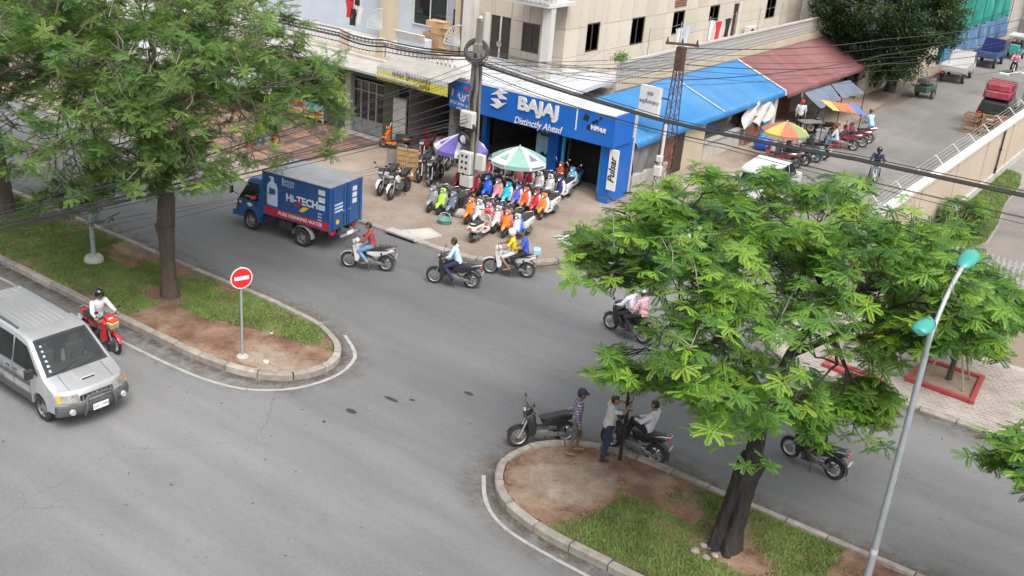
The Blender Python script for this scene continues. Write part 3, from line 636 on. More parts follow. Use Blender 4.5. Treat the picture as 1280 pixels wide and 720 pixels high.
# ---- blue fascia sign with the brand lettering
fs = thing('showroom_sign', 'long blue fascia sign with white BAJAJ lettering above the motorcycle showroom', 'sign')
FYs = 36.12; fx0, fx1 = -27.2, -19.96; fz0, fz1 = 2.5, 3.76
MB().bx(fx0, fx1, FYs, FYs+.2, fz0, fz1).build('board', 'shop_blue', fs)
MB().bx(fx1-.1, fx1-.002, FYs+.2, 37.72, fz0+.001, fz1-.001).build('side_board', 'shop_blue', fs)
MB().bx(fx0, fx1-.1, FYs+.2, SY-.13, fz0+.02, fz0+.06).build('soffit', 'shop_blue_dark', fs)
MB().bx(fx0-.005, fx1+.012, FYs-.012, FYs+.05, fz1, fz1+.035).build('trim', 'white_metal', fs)
def onf(px, py): p = PYp(px, py, FYs); return p
def letters(body, x0, y0, x1, y1, m, hpx, bold=0., shear=0., sx=1., ext=.03):
    a, c = onf(x0, y0), onf(x1, y1); d = (c-a); mid = (a+c)/2; mid.y = FYs-.03
    return text(body, hpx, 'lettering', m, fs, frame(mid, (d.x, 0, d.z), (0, 0, 1)), ext, shear, bold, 'CENTER', sx)
letters('BAJAJ', 641, 127, 706, 144, 'sign_white', .72, .03, 0, 1.18)
letters('Distinctly Ahead', 641, 149, 704, 164, 'sign_white', .4, .004, .25, .88, .01)
letters('VIPAR', 736, 158, 759, 165, 'sign_white', .24, .012, .3, 1.15, .01)
a = onf(721, 148); MB().box((a.x, FYs-.01, a.z-.05), (.05, .02, .85)).build('divider', 'sign_white', fs)
e = onf(624, 124)   # slanted double-wing emblem
for s_ in (1, -1):
    b = MB(); b.prism([(-.42, .06), (.02, .5), (.42, .36), (.1, .22), (.4, .02), (.05, -.06), (-.12, .16)], lambda u, v, t: (e.x+u*s_, t, e.z+.02+(v*.75+.05)*s_), FYs-.06, FYs-.003); b.build('emblem', 'sign_white', fs)
for u, v, w in ((735, 147, .26), (748, 152, .16), (738, 159, .22), (744, 153, .14), (753, 148, .12)):
    q = onf(u-2, v); b = MB(); b.prism([(-w*.55, -w*.35), (w*.35, -w*.55), (w*.6, w*.35), (-w*.3, w*.55)], lambda u_, v_, t: (q.x+u_, t, q.z+v_), FYs-.012, FYs-.002); b.build('checker_mark', 'sign_black', fs)
ls = thing('price_sign', 'small blue sign with white Khmer writing left of the concrete pole', 'sign')
a, c = PYp(563, 100, 35.95), PYp(589, 140, 35.95)
MB().bx(a.x, c.x+.02, 35.95, 36.06, c.z, a.z+.03).build('board', 'shop_blue', ls)
mx = (a.x+c.x)/2
text('1 ស្រ្ត', .42, 'lettering', 'sign_white', ls, frame((mx, 35.945, a.z-.55), (1, 0, -.1), (0, 0, 1)), .004, 0, .01)
text('ផ្លូវ លេខ ១៣', .2, 'lettering', 'sign_white', ls, frame((mx, 35.945, a.z-.92), (1, 0, -.1), (0, 0, 1)), .004)
text('ទូរស័ព្ទ', .14, 'lettering', 'sign_white', ls, frame((mx, 35.945, a.z-1.12), (1, 0, -.1), (0, 0, 1)), .004)
b = MB(); b.prism([(-.1, 0), (0, .14), (.12, .05), (.04, -.12)], lambda u, v, t: (mx+.25+u, t, a.z-.22+v), 35.938, 35.949); b.build('emblem', 'sign_red', ls)
vs = thing('pulsar_sign', 'upright white sign reading Pulsar on the end pillar of the showroom', 'sign')
a = PYp(769, 186, 36.3); z0, z1 = .75, 2.42
MB().bx(a.x-.2, a.x+.2, 36.27, 36.345, z0, z1).build('board', 'sign_white', vs)
text('Pulsar', .42, 'lettering', 'sign_black', vs, frame((a.x, 36.262, (z0+z1)/2), (0, 0, 1), (-1, 0, 0)), .003, .3, .008)
# ---- lean-to with blue corrugated roof along the side street, and the red roofed one beyond
def corrugated(par, X0, Z0, X1, Z1, y0, y1, m, pitch=.21, amp=.034, panel=.94, nm='roof_panel', curl=True):
    n = max(1, round((y1-y0)/panel))
    for i in range(n):
        a, c = y0+(y1-y0)*i/n-.03, y0+(y1-y0)*(i+1)/n+.02; k = max(6, int((c-a)/pitch)*7)
        us = [a+(c-a)*j/k for j in range(k+1)]; pr = [(X0+(X1-X0)*t, Z0+(Z1-Z0)*t) for t in (0, .5, .92)]
        if curl: pr += [(X1-.08*(X1 < X0)+.02, Z0+(Z1-Z0)*.975), (X1+.06, Z1-.04), (X1+.09, Z1-.14), (X1+.08, Z1-.22)]
        else: pr.append((X1, Z1))
        b = MB(); b.sheet(lambda u, v: (pr[v][0], u, pr[v][1]+amp*math.sin((u-y0)/pitch*2*PI)+.004*(i % 2)), us, list(range(len(pr)))); b.build(nm, m, par, smooth=True, angle=80)
l1 = thing('roadside_shop', 'single storey shop with bright blue corrugated lean-to roof on the side street', 'building')
LX = -20.35
corrugated(l1, WX+.06, 3.42, -20.05, 2.32, 38.25, 54.0, 'roof_blue')
MB().tube([(WX+.06, 54.02, 3.47), (-20.0, 54.02, 2.37), (-19.95, 54.02, 2.12)], .045, 6).build('roof_flashing', 'white_metal', l1)
MB().tube([(WX+.1, 46.6, 3.45), (-20.0, 46.6, 2.38)], .03, 6).build('roof_seam', 'white_metal', l1)
MB().bx(-23, -22.8, 38.2, 54, .1, 3.3).build('back_wall', 'inside_wall', l1)
def seg(name, pxa, pxb, m, z0=.12, z1=2.25, dx=0., par=l1):
    y0, y1 = PXp(pxa, 190, LX).y, PXp(pxb, 190, LX).y; return MB().bx(LX-.1+dx, LX+.05+dx, y0, y1, z0, z1).build(name, m, par)
g0 = PXp(794, 215, LX).y
b = MB(); yA, yB = 38.4, 40.6
b.sheet(lambda u, v: (LX+.12+.1*math.sin(u*7+v*3)*v+.25*v*(1-v), u, 2.2-1.35*v), [yA+(yB-yA)*i/16 for i in range(17)], [j/6 for j in range(7)]); b.build('rolled_screen', 'tarp_grey', l1, smooth=True)
MB().bx(LX-.05, LX+.25, yA, yB+1, .12, .85).build('low_wall', 'concrete', l1)
MB().bx(LX-.1, LX+.05, 41.5, 42.3, .12, 2.3).build('wall', 'brick_dark', l1)
MB().bx(LX-.08, LX+.08, 42.35, 43.2, .12, 2.4).build('post', 'iron_dark', l1)
MB().bx(LX-.12, LX+.06, 43.3, 45.4, .12, 2.3).build('wall', 'cream_plaster', l1)
MB().bx(LX-.12, LX+.06, 45.5, 49.6, .12, 1.0).build('low_wall', 'concrete_light', l1)
MB().bx(LX-.14, LX-.1, 45.5, 49.6, 1.02, 2.28).build('window_opening', 'dark_glass_wall', l1)
MB().bx(LX-.12, LX+.16, 45.4, 49.7, .98, 1.08).build('counter', 'concrete_light', l1)
bp = thing('rubble_wall', 'low brick wall between the cream pillar and the blue tarp', 'wall', (0, 0, 0))
bk = MB(); bk.box((0, 0, 0), (.11, .23, .075)); bkm = bk.mesh('brick', 'brick_dark')
MB().bx(LX-.02, LX+.2, 49.8, 51.6, .12, 1.5).build('core', 'joint', bp)
for j in range(15):
    for i in range(7): inst(bkm, 'brick', bp, (LX+.19, 49.96+i*.247+(.12 if j % 2 else 0), .18+j*.09))
b = MB(); b.sheet(lambda u, v: (LX+.3+.15*math.sin(u*4+v*5), u, 2.2-1.1*v+.15*math.sin(u*6)), [49.2+3.6*i/14 for i in range(15)], [j/6 for j in range(7)]); b.build('hanging_sheet', 'white_plaster', l1, smooth=True)
MB().bx(LX-.02, LX+.12, 52.4, 52.9, .12, 2.3).build('shutter', 'p_sky', l1); MB().bx(LX+.05, LX+.2, 53.2, 53.6, .12, 2.3).build('post', 'white_plaster', l1)
l2 = thing('red_roof_shop', 'low shop with dull red corrugated roof and dark brick front', 'building')
corrugated(l2, WX+.06, 3.42, -19.95, 2.2, 54.1, 67.0, 'roof_red')
MB().bx(-21.6, -21.4, 54.1, 67, .12, 2.7).build('wall', 'joint', l2)
for j in range(26):
    for i in range(18): inst(bkm, 'brick', l2, (-21.37, 54.25+i*.247+(.12 if j % 2 else 0), .2+j*.09))
for y in (57.5, 60.5, 63.5, 66.5): MB().cyl((-20.2, y, .12), (-20.2, y, 2.25), .05, n=8).build('post', 'iron_dark', l2)
tp = thing('tarpaulin_awning', 'sagging blue grey tarpaulin awning hung from the red roof', 'awning')
def tarp(par, P, m, nm='tarpaulin', sag=.12, n=14):
    A, B, C, D = [Vector(p) for p in P]; b = MB()
    def f(u, v):
        p = A.lerp(B, u).lerp(D.lerp(C, u), v); p.z -= sag*math.sin(PI*u)*math.sin(PI*v)+.03*math.sin(u*17+v*5)*v; return p
    b.sheet(f, [i/n for i in range(n+1)], [j/n for j in range(n+1)]); return b.build(nm, m, par, smooth=True)
ta, tb, tc, td = PXp(1004, 114, -20.0), PXp(1062, 100, -19.9), PXp(1081, 116, -18.3), PXp(1025, 136, -18.6)
tarp(tp, (ta, PXp(1038, 106, -19.95), PXp(1052, 124, -18.5), td), 'tarp_blue_grey'); tarp(tp, (PXp(1039, 106, -19.95)+Vector((0, .05, .04)), tb, tc, PXp(1053, 123, -18.5)), 'tarp_blue_grey')
for q in (td, tc, PXp(1052, 124, -18.5)): MB().cyl((q.x, q.y, .1), (q.x, q.y, q.z+.05), .03, n=6).build('pole', 'iron_dark', tp)
# ---- shophouse left of the showroom: canopy slab, baluster parapet, recessed upper wall, tiled ground floor
s2 = thing('shophouse', 'white shophouse with baluster balcony above green tiled ground floor', 'building')
GY = 36.2; XL, XR = -38.4, -28.75
MB().bx(-46, XR, 41.0, 60, .1, ZT).build('wall', 'pale_blue_wall', s2)
MB().bx(-46, XR, 36.6, 40.98, 3.35, 3.62).build('balcony_floor', 'concrete_light', s2)
MB().bx(-46, XR, 34.6, 36.58, 3.42, 3.52).build('canopy_slab', 'concrete', s2)
MB().bx(-46, XR, GY+.02, GY+.3, 2.75, 3.42).build('beam', 'green_tile', s2)
rl = MB().bx(-46, XR, 36.9, 37.1, 4.34, 4.42).build('balcony_rail', 'white_plaster', s2)
MB().bx(-46, XR, 36.87, 37.11, 3.62, 3.7).build('balcony_kerb', 'cream_plaster', s2)
prof = [(.045, 3.7), (.06, 3.74), (.035, 3.8), (.075, 3.95), (.06, 4.08), (.032, 4.17), (.05, 4.23), (.055, 4.32)]
bal_me = MB().lathe(prof, (0, 0, 0), 'Z', 8).mesh('baluster', 'white_plaster', True)
x = -45.8
while x < XR-.1:
    inst(bal_me, 'baluster', rl, (x, 37.0, 0)); x += .235
for px in (432, 477): q = PYp(px, 55, 37.0); MB().bx(q.x-.16, q.x+.16, 36.84, 37.14, 3.62, 4.5).build('pier', 'cream_plaster', s2)
for px, w, m, y in ((480, .5, 'cream_plaster', 40.2), (572, .3, 'cream_plaster', 40.1), (585, .62, 'stained_plaster', 39.9)):
    q = PYp(px, 20, y); MB().bx(q.x-w/2, q.x+w/2, y, 41.02, 3.5, ZT).build('pillar', m, s2)
MB().bx(XR-1.3, XR-.0, 37.2, 40.98, 3.62, 4.0).build('ledge', 'stained_plaster', s2)
r = RY(517, 4, 560, 34, 40.97); window_y((r[0], r[1], r[2], r[3]+.5), 40.9, s2, 'glass_dark', 'window', 'white_metal')
r = RY(567, 12, 573, 40, 40.97); MB().bx(r[0], r[1], 40.92, 40.99, r[2], r[3]).build('door', 'glass_dark', s2)
r = RY(435, -20, 452, 8, 40.97); window_y(r, 40.9, s2, 'glass_dark', 'window', 'white_metal')
def fan_grille(px, py, Y, R_, side):
    q = PYp(px, py, Y); b = MB()
    b.tube([(q.x+side*R_*math.cos(a), Y, q.z+R_*math.sin(a)) for a in [PI/2*i/10 for i in range(11)]], .03, 6)
    for k in range(1, 9): a = PI/2*k/9; b.cyl((q.x, Y, q.z), (q.x+side*R_*math.cos(a), Y, q.z+R_*math.sin(a)), .014, n=5)
    b.cyl((q.x, Y, q.z), (q.x+side*R_, Y, q.z), .02, n=5); return b.build('fan_grille', 'white_metal', s2)
fan_grille(478, 38, 37.3, .95, -1); fan_grille(575, 58, 37.4, .9, -1)
# ground floor
def gseg(name, p0, p1, m, y0=GY, y1=GY+.25, z0=.12, z1=2.76, py=140, par=s2):
    a, c = PYp(p0, py, GY).x, PYp(p1, py, GY).x; return MB().bx(a, c, y0, y1, z0, z1).build(name, m, par), a, c
def tiles_wall(p0, p1, py=140):
    o, a, c = gseg('wall', p0, p1, 'joint', py=py); n = max(1, round((c-a)/.42)); w = (c-a)/n
    for i in range(n):
        for k in range(5): MB().box((0, 0, 0), (w-.012, .02, .515)).build('wall_tile', 'green_tile', o, loc=(a+w*(i+.5), GY-.012, .39+k*.527))
tiles_wall(402, 433); tiles_wall(479, 494)
gseg('column', 433.5, 440, 'concrete', GY-.12, GY+.2)
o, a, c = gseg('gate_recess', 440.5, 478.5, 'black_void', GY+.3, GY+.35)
gt = thing('folding_gate', 'grey folding metal gate with dark upper panes in the green tiled shopfront', 'gate')
nb = 4; w = (c-a)/nb
for i in range(nb+1): MB().bx(a+w*i-.04 if i else a, a+w*i+.04 if i < nb else c, GY+.06, GY+.14, .14, 2.62).build('stile', 'grey_metal', gt)
for i in range(nb):
    l, rr_ = a+w*i+.045, a+w*(i+1)-.045
    MB().bx(l, rr_, GY+.09, GY+.12, .16, .78).build('kick_panel', 'grey_metal', gt); MB().bx(l, rr_, GY+.1, GY+.11, .84, 2.1).build('pane', 'glass_dark', gt); MB().bx(l, rr_, GY+.1, GY+.11, 2.18, 2.58).build('pane', 'glass_dark', gt)
    for z in (.8, 2.14, 2.6): MB().bx(l, rr_, GY+.07, GY+.13, z-.03, z+.03).build('rail', 'grey_metal', gt)
MB().bx(a-.3, c+.2, GY-.5, GY, .1, .16).build('doorstep', 'concrete_light', s2)
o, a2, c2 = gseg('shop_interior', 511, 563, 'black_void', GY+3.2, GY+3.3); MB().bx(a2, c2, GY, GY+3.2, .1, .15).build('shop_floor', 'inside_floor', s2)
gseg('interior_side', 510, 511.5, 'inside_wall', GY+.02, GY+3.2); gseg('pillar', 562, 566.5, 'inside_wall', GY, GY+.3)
sp = thing('sliding_panel', 'white folding shutter leaf standing beside the dark shop opening', 'shutter')
a, c = PYp(494, 150, GY).x, PYp(509.5, 150, GY).x
for k in range(2): MB().rbox(((a+c)/2, GY-.16, .14+.52+k*1.06), ((c-a), .05, 1.03), .015).build('panel', 'white_metal', sp)
MB().bx(a-.02, c+.02, GY-.13, GY-.09, .13, 2.3).build('frame', 'grey_metal', sp)
# clutter inside the dark shop
for i, (dx, h, m, nm) in enumerate(((.5, .7, 'p_maroon', 'shop_crate'), (1.3, .5, 'p_pink', 'shop_crate'), (2.1, .95, 'p_grey', 'shop_crate'))):
    ob = MB(); ob.rbox((a2+dx, GY+.9, .15+h/2), (.5, .5, h), .03); ob.rbox((a2+dx, GY+.9, .17+h), (.54, .54, .05), .02)
    tag(ob.build(nm, m), ['dark red crate', 'pink crate', 'grey cabinet'][i]+' in the unlit shop under the yellow awning', 'crate')
ya = thing('yellow_awning', 'faded yellow and white corrugated awning with writing beside the blue sign', 'awning')
p0, p1, q0, q1 = PYp(472, 80, 34.75), PYp(561, 107, 34.75), PYp(473, 97, 34.7), PYp(560, 123, 34.7)
zt, zb = (p0.z+p1.z)/2+.02, (q0.z+q1.z)/2; xa, xb = p0.x, p1.x
n = 120
b = MB(); b.sheet(lambda u, v: (u, 34.75+v*1.4, zt+v*.3+.02*math.sin(u*2*PI/.16)), [xa+(xb-xa)*i/n for i in range(n+1)], [0, .5, 1]); b.build('roof_sheet', mat('roof_tin', (.27, .26, .24), .6, var=.2, scale=1.5, dirt=.6, dcol=(.15, .14, .125)), ya, smooth=True)
b = MB(); b.sheet(lambda u, v: (u, 34.72+.015*math.sin(u*2*PI/.16), zt-(zt-zb)*v-(.03*abs(math.sin(u*2*PI/.32)) if v == 1 else 0)), [xa+(xb-xa)*i/n for i in range(n+1)], [0, .35]); b.build('valance', 'roof_white', ya, smooth=True)
b = MB(); b.sheet(lambda u, v: (u, 34.722+.015*math.sin(u*2*PI/.16), zt-(zt-zb)*v-(.03*abs(math.sin(u*2*PI/.32)) if v == 1 else 0)), [xa+(xb-xa)*i/n for i in range(n+1)], [.36, 1]); b.build('valance', 'sign_yellow', ya, smooth=True)
text('លក់គ្រឿងបន្លាស់ម៉ូតូ', .24, 'lettering', 'sign_black', ya, frame(((xa+xb)/2, 34.69, zt-.16), (1, 0, 0), (0, 0, 1)), .003)
text('ជួសជុលម៉ូតូ គ្រប់ប្រភេទ', .24, 'lettering', 'sign_black', ya, frame(((xa+xb)/2, 34.69, zt-.42), (1, 0, 0), (0, 0, 1)), .003)
# things on the balcony
for i, (px, py, w, h, d, rz) in enumerate(((553, 44, .9, .5, .4, .1), (545, 30, 1.1, .6, .5, -.1), (553, 26, .9, .3, .5, .2), (548, 20, 1.0, .25, .6, .05), (556, 50, .8, .35, .5, -.2))):
    q = PYp(px, py, 39.4); bb = MB(); bb.box((0, 0, 0), (w, d, h), rz); bb.box((w*.3, -.1, h/2+.02), (w*.45, d*.8, .015), rz)
    tag(bb.build('cardboard_box', 'cardboard', loc=(q.x, 39.3+i*.05, 3.65+h/2+(0, .5, 1.1, 1.4, 0)[i])), ['brown carton at the foot of the balcony heap', 'brown carton lying above the lowest one on the balcony', 'flattened brown carton high in the balcony heap', 'topmost flattened carton of the balcony heap', 'brown carton beside the fan shaped balcony grille'][i], 'carton')
fz = thing('chest_freezer', 'pale blue chest lying on its side on the balcony before the cartons', 'chest', (0, 0, 0))
q0, q1 = PYp(500, 44, 38.6), PYp(536, 50, 38.6)
MB().rbox(((q0.x+q1.x)/2, 38.6, 4.25), (q1.x-q0.x, .5, .55), .04).build('body', 'pale_blue_wall', fz); MB().rbox(((q0.x+q1.x)/2, 38.32, 4.55), (q1.x-q0.x+.02, .06, .42), .02, M4=Matrix.Rotation(.3, 3, 'X')).build('lid', 'white_plaster', fz)
MB().bx(q0.x, q1.x, 38.4, 38.8, 3.62, 3.97).build('stand', 'grey_metal', fz)
for i, (px, py, m, l) in enumerate(((437, 10, 'p_red', 'red cloth'), (441, 20, 'sign_black', 'black trousers'), (449, 18, 'p_white', 'white shirt'))):
    q = PYp(px, py, 38.2); b = MB(); b.sheet(lambda u, v: (q.x+(u-.5)*.55*(1-.2*v), 38.2+.06*math.sin(u*9+v*3), q.z+.35-v*.8), [k/8 for k in range(9)], [k/6 for k in range(7)])
    o = b.build('hanging_laundry', m, smooth=True); tag(o, l+' hanging to dry on the baluster balcony', 'laundry')
for i, (px, py, m, l) in enumerate(((848, 47, 'p_white', 'white and blue shirt'), (858, 45, 'pale_blue_wall', 'pale checked sheet'), (888, 37, 'p_white', 'white T-shirt'), (897, 38, 'p_red', 'red striped dress'), (909, 34, 'sign_black', 'black trousers'))):
    q = PXp(px, py, WX-.3); b = MB(); b.sheet(lambda u, v: (WX-.3+.05*math.sin(u*9+v*3), q.y+(u-.5)*(.75-.15*v), q.z+.45-v*.95), [k/8 for k in range(9)], [k/6 for k in range(7)])
    tag(b.build('hanging_laundry', m, smooth=True), l+' drying on the walkway line of the cream building', 'laundry')
ac = thing('air_conditioner', 'outdoor air conditioner unit on the walkway of the cream building', 'air conditioner'); q = PXp(938, 32, SX+.35)
MB().rbox((SX+.4, q.y, 4.05), (.35, 1.0, .7), .03).build('case', 'white_metal', ac); MB().lathe([(.001, 0), (.25, 0), (.25, .02), (.22, .02)], (SX+.58, q.y-.15, 4.05), 'X', 16).build('fan_grille', 'iron_dark', ac)
# ---- pharmacy far left under the tree: white corrugated awning, counter, plants
ph = thing('pharmacy_shop', 'open fronted shop with white corrugated awning and striped counter', 'shop')
MB().bx(-46, -37.6, 38.6, 38.8, .1, 3.4).build('back_wall', 'green_tile', ph); MB().bx(-46, -37.7, GY+.3, 38.6, 2.6, 2.7).build('ceiling', 'inside_wall', ph)
MB().bx(-41.0, -40.6, GY, GY+.3, .12, 2.7).build('pillar', 'green_tile', ph)
A, B = PYp(384, 84, 36.3), PYp(349, 111, 34.3)
n = 150; b = MB(); b.sheet(lambda u, v: (A.x+(-48-A.x)*u-.35*v, 36.3-2.0*v, A.z+.12-(A.z-B.z-.02)*v+.02*math.sin(u*(48+A.x)*2*PI/.18)), [i/n for i in range(n+1)], [0, .5, 1]); b.build('awning_sheet', 'roof_white', ph, smooth=True)
MB().bx(-48, A.x-.36, 34.26, 34.3, B.z-.42, B.z+.08).build('valance', 'white_metal', ph)
b = MB(); q = (A.x-.75, 34.25, B.z-.17); b.box(q, (.1, .012, .34)); b.box(q, (.34, .0125, .1)); b.build('green_cross', mat('cross_green', (.02, .35, .2), .5), ph)
MB().cyl((A.x-.4, 34.35, .1), (A.x-.4, 34.35, B.z), .03, n=6).build('post', 'white_metal', ph)
ct = thing('display_counter', 'shop counter with red yellow and white striped front and green cross', 'counter')
x0, x1 = PYp(361, 120, 35.9).x, PYp(404, 135, 35.9).x
mat('ctr_red', (.5, .04, .05), .5, dirt=.3, dcol=(.4, .2, .15)); mat('ctr_yellow', (.6, .42, .05), .5, dirt=.3); mat('ctr_blue', (.2, .42, .5), .5)
MB().bx(x0, x1, 35.92, 36.5, .25, 1.0).build('case', 'inside_wall', ct)
for k, (zz0, zz1, ma, mb_) in enumerate(((.28, .5, 'ctr_yellow', 'ctr_yellow'), (.5, .62, 'p_white', 'ctr_red'), (.62, .75, 'ctr_red', 'ctr_yellow'), (.75, 1.0, 'ctr_red', 'ctr_blue'))):
    xm = x0+(x1-x0)*.42
    MB().bx(x0, xm-.03, 35.88, 35.92, zz0+.004, zz1).build('front_stripe', ma, ct); MB().bx(xm+.03, x1, 35.88, 35.92, zz0+.004, zz1).build('front_stripe', mb_, ct)
xm = x0+(x1-x0)*.7; b = MB(); b.box((xm, 35.87, .66), (.12, .012, .46)); b.box((xm, 35.87, .66), (.44, .0125, .12)); b.build('cross', 'cross_green', ct)
MB().bx(x0+.05, x1-.05, 35.95, 36.4, 1.0, 1.35).build('glass_top', 'glass_dark', ct)
for k in range(3): xx = x0+(x1-x0)*k/2; MB().bx(xx-.03 if k else xx, xx+.03, 35.86, 35.9, .12, 1.05).build('post', 'white_metal', ct)
# ---- houses far left behind the tree crown and far up the side street
fh = thing('row_house', 'weathered row house with tin roofs beyond the pharmacy awning', 'building')
MB().bx(-64, -46.2, 37.5, 50, .1, 8).build('wall', 'cream_plaster', fh)
for k in range(5):
    x = -62.5+k*3.4; f = MB().bx(x, x+1.6, 37.42, 37.5, 4.4, 6.0).build('window', 'window_frame', fh); MB().bx(x+.1, x+1.5, 37.4, 37.42, 4.5, 5.9).build('pane', 'glass_dark', f)
for k in range(4):
    x = -63+k*4.3; MB().bx(x, x+3.6, 37.42, 37.5, .15, 2.7).build('shutter', 'grey_metal', fh)
n = 200; b = MB(); b.sheet(lambda u, v: (-64+18*u, 37.6-2.6*v, 3.7-.7*v+.03*math.sin(u*18*2*PI/.2)), [i/n for i in range(n+1)], [0, .5, 1]); b.build('tin_roof', 'roof_white', fh, smooth=True)
fb = thing('netted_building', 'building under construction wrapped in green safety net up the side street', 'building')
mat('net_green', (.02, .25, .2), .8, var=.35, scale=.8, dirt=.5, dcol=(.05, .33, .3), stretch=(1, 1, .3)); mat('net_blue', (.1, .2, .36), .75, var=.3, scale=.9, dirt=.4, dcol=(.2, .3, .42))
nx = -20.0; na = G(1222, 92).y
MB().bx(-30, nx-1.2, 88, 108, 0, 10.5).build('wall', 'concrete', fb)
b = MB(); b.sheet(lambda u, v: (nx-.5+.25*math.sin(u*1.9+v)+.15*math.sin(u*5), u, 1.9+v), [86+22*i/44 for i in range(45)], [j*.6 for j in range(15)]); b.build('safety_net', 'net_green', fb, smooth=True)
b = MB(); b.sheet(lambda u, v: (nx-.2+.2*math.sin(u*2.3+v*2), u, .2+v), [85+22*i/44 for i in range(45)], [j*.24 for j in range(9)]); b.build('hoarding_sheet', 'net_blue', fb, smooth=True)
b = MB(); b.sheet(lambda u, v: (u, 85.7+.15*math.sin(u*3+v), .2+v), [-30+10*i/30 for i in range(31)], [j*.6 for j in range(16)]); b.build('safety_net', 'net_green', fb, smooth=True)
for i in range(7):
    y = 85.6+i*3.6; MB().cyl((nx-.15, y, 0), (nx-.15, y, 11), .03, n=6).build('scaffold_pole', 'iron_dark', fb)
for z in (2.5, 4.5, 6.5, 8.5): MB().cyl((nx-.15, 85.6, z), (nx-.15, 107.6, z), .025, n=6).build('scaffold_rail', 'iron_dark', fb)
ys = thing('yellow_scaffold', 'yellow scaffold frame on top beside the green netting', 'scaffold', (0, 0, 0)); mat('yel', (.5, .33, .05), .5)
for i in range(4):
    for j in range(2): MB().cyl((-23+j*1.4, 84+i*.9-2, 5.0), (-23+j*1.4, 84+i*.9-2, 8.6), .05, n=6).build('post', 'yel', ys)
for k in range(6): MB().cyl((-23, 82, 5.2+k*.6), (-23, 84.7, 5.2+k*.6), .04, n=6).build('rung', 'yel', ys); MB().cyl((-21.6, 82, 5.2+k*.6), (-21.6, 84.7, 5.2+k*.6), .04, n=6).build('rung', 'yel', ys)
MB().bx(-25, -21, 81.8, 85, 0, 5.0).build('base_wall', 'concrete', ys)
ah = thing('terrace_house', 'pale house with red roof tiles glimpsed over the dense tree', 'building')
MB().bx(-34, -21.5, 68.5, 84, 0, 8.2).build('wall', 'white_plaster', ah); b = MB(); b.prism([(-21.1, 8.2), (-34.4, 8.2), (-28, 10.6)], lambda u, v, t: (u, t, v), 68.2, 84.4); b.build('roof', 'roof_red', ah)
for k in range(4): f = MB().bx(-21.5, -21.42, 69.5+k*3.4, 71.2+k*3.4, 4.4, 6.2).build('window', 'window_frame', ah); MB().bx(-21.41, -21.39, 69.6+k*3.4, 71.1+k*3.4, 4.5, 6.1).build('pane', 'glass_dark', f)
bw = thing('boundary_wall', 'weathered cream boundary wall below the dense street tree', 'wall'); MB().bx(-20.4, -20.15, 67.2, 84, 0, 2.2).build('wall', 'cream_plaster', bw)
for k in range(6): MB().bx(-20.5, -20.05, 67.5+k*3.2, 67.9+k*3.2, 0, 2.4).build('pier', 'concrete_light', bw)
eb = thing('street_end_house', 'grey house closing the far end of the side street', 'building'); MB().bx(-36, -20.6, 109, 150, 0, 9).build('wall', 'concrete_light', eb)
for k in range(6): f = MB().bx(-20.6, -20.5, 111+k*5, 113.5+k*5, 3.6, 5.4).build('window', 'window_frame', eb); MB().bx(-20.5, -20.47, 111.2+k*5, 113.3+k*5, 3.7, 5.3).build('pane', 'glass_dark', f)
# ---- compound wall on the right of the side street with barbed-wire brackets
mat('wall_beige', (.42, .35, .275), .85, var=.07, scale=.8, dirt=.4, dcol=(.34, .28, .22), bump=.1, bscale=20, stretch=(1, 1, .5))
cw = thing('compound_wall', 'long beige compound wall with white barbed wire brackets along the side street', 'wall')
wx = -9.25
for k in range(8):
    y0 = 36.0+k*5.2; MB().bx(wx-.13, wx+.05, y0+.005, y0+5.195, 0, 2.58).build('wall_panel', 'wall_beige', cw)
    if k: MB().bx(wx-.2, wx+.1, y0-.13, y0+.13, 0, 2.62).build('pier', 'wall_beige', cw)
MB().bx(wx-.25, wx+.14, 36, 77.6, 2.58, 2.7).build('coping', 'white_plaster', cw)
MB().bx(wx+.06, wx+.16, 36, 77.6, .02, .42).build('plinth', 'concrete_light', cw)
for k in range(16):
    y = 36.3+k*2.6; b = MB(); b.tube([(wx-.08, y, 2.7), (wx-.1, y, 2.86), (wx-.42, y, 3.16), (wx-.5, y, 3.13)], .022, 6); b.build('bracket', 'white_metal', cw)
for j in range(5):
    t = j/4; b = MB(); b.tube([(wx-.1-.33*t, 36.3+k*1.6/2, 2.8+.36*t-.02*(k % 2)) for k in range(51)], .006, 4); b.build('barbed_wire', 'white_metal', cw)
pp = thing('drainpipe', 'dark drainpipe running down the beige compound wall', 'pipe'); q = PXp(1255, 170, wx+.1).y
MB().cyl((wx+.12, q, .1), (wx+.12, q, 2.6), .045, n=8).build('pipe', 'iron_dark', pp)
for z in (.6, 1.6): MB().bx(wx+.05, wx+.18, q-.07, q+.07, z, z+.05).build('clamp', 'iron_dark', pp)
iw = thing('inner_wall', 'tall beige cross wall inside the compound', 'wall'); MB().bx(-9.0, 10, 62.5, 62.8, 0, 3.0).build('wall', 'wall_beige', iw); MB().bx(-9.0, 10, 62.4, 62.9, 3.0, 3.1).build('coping', 'white_plaster', iw)
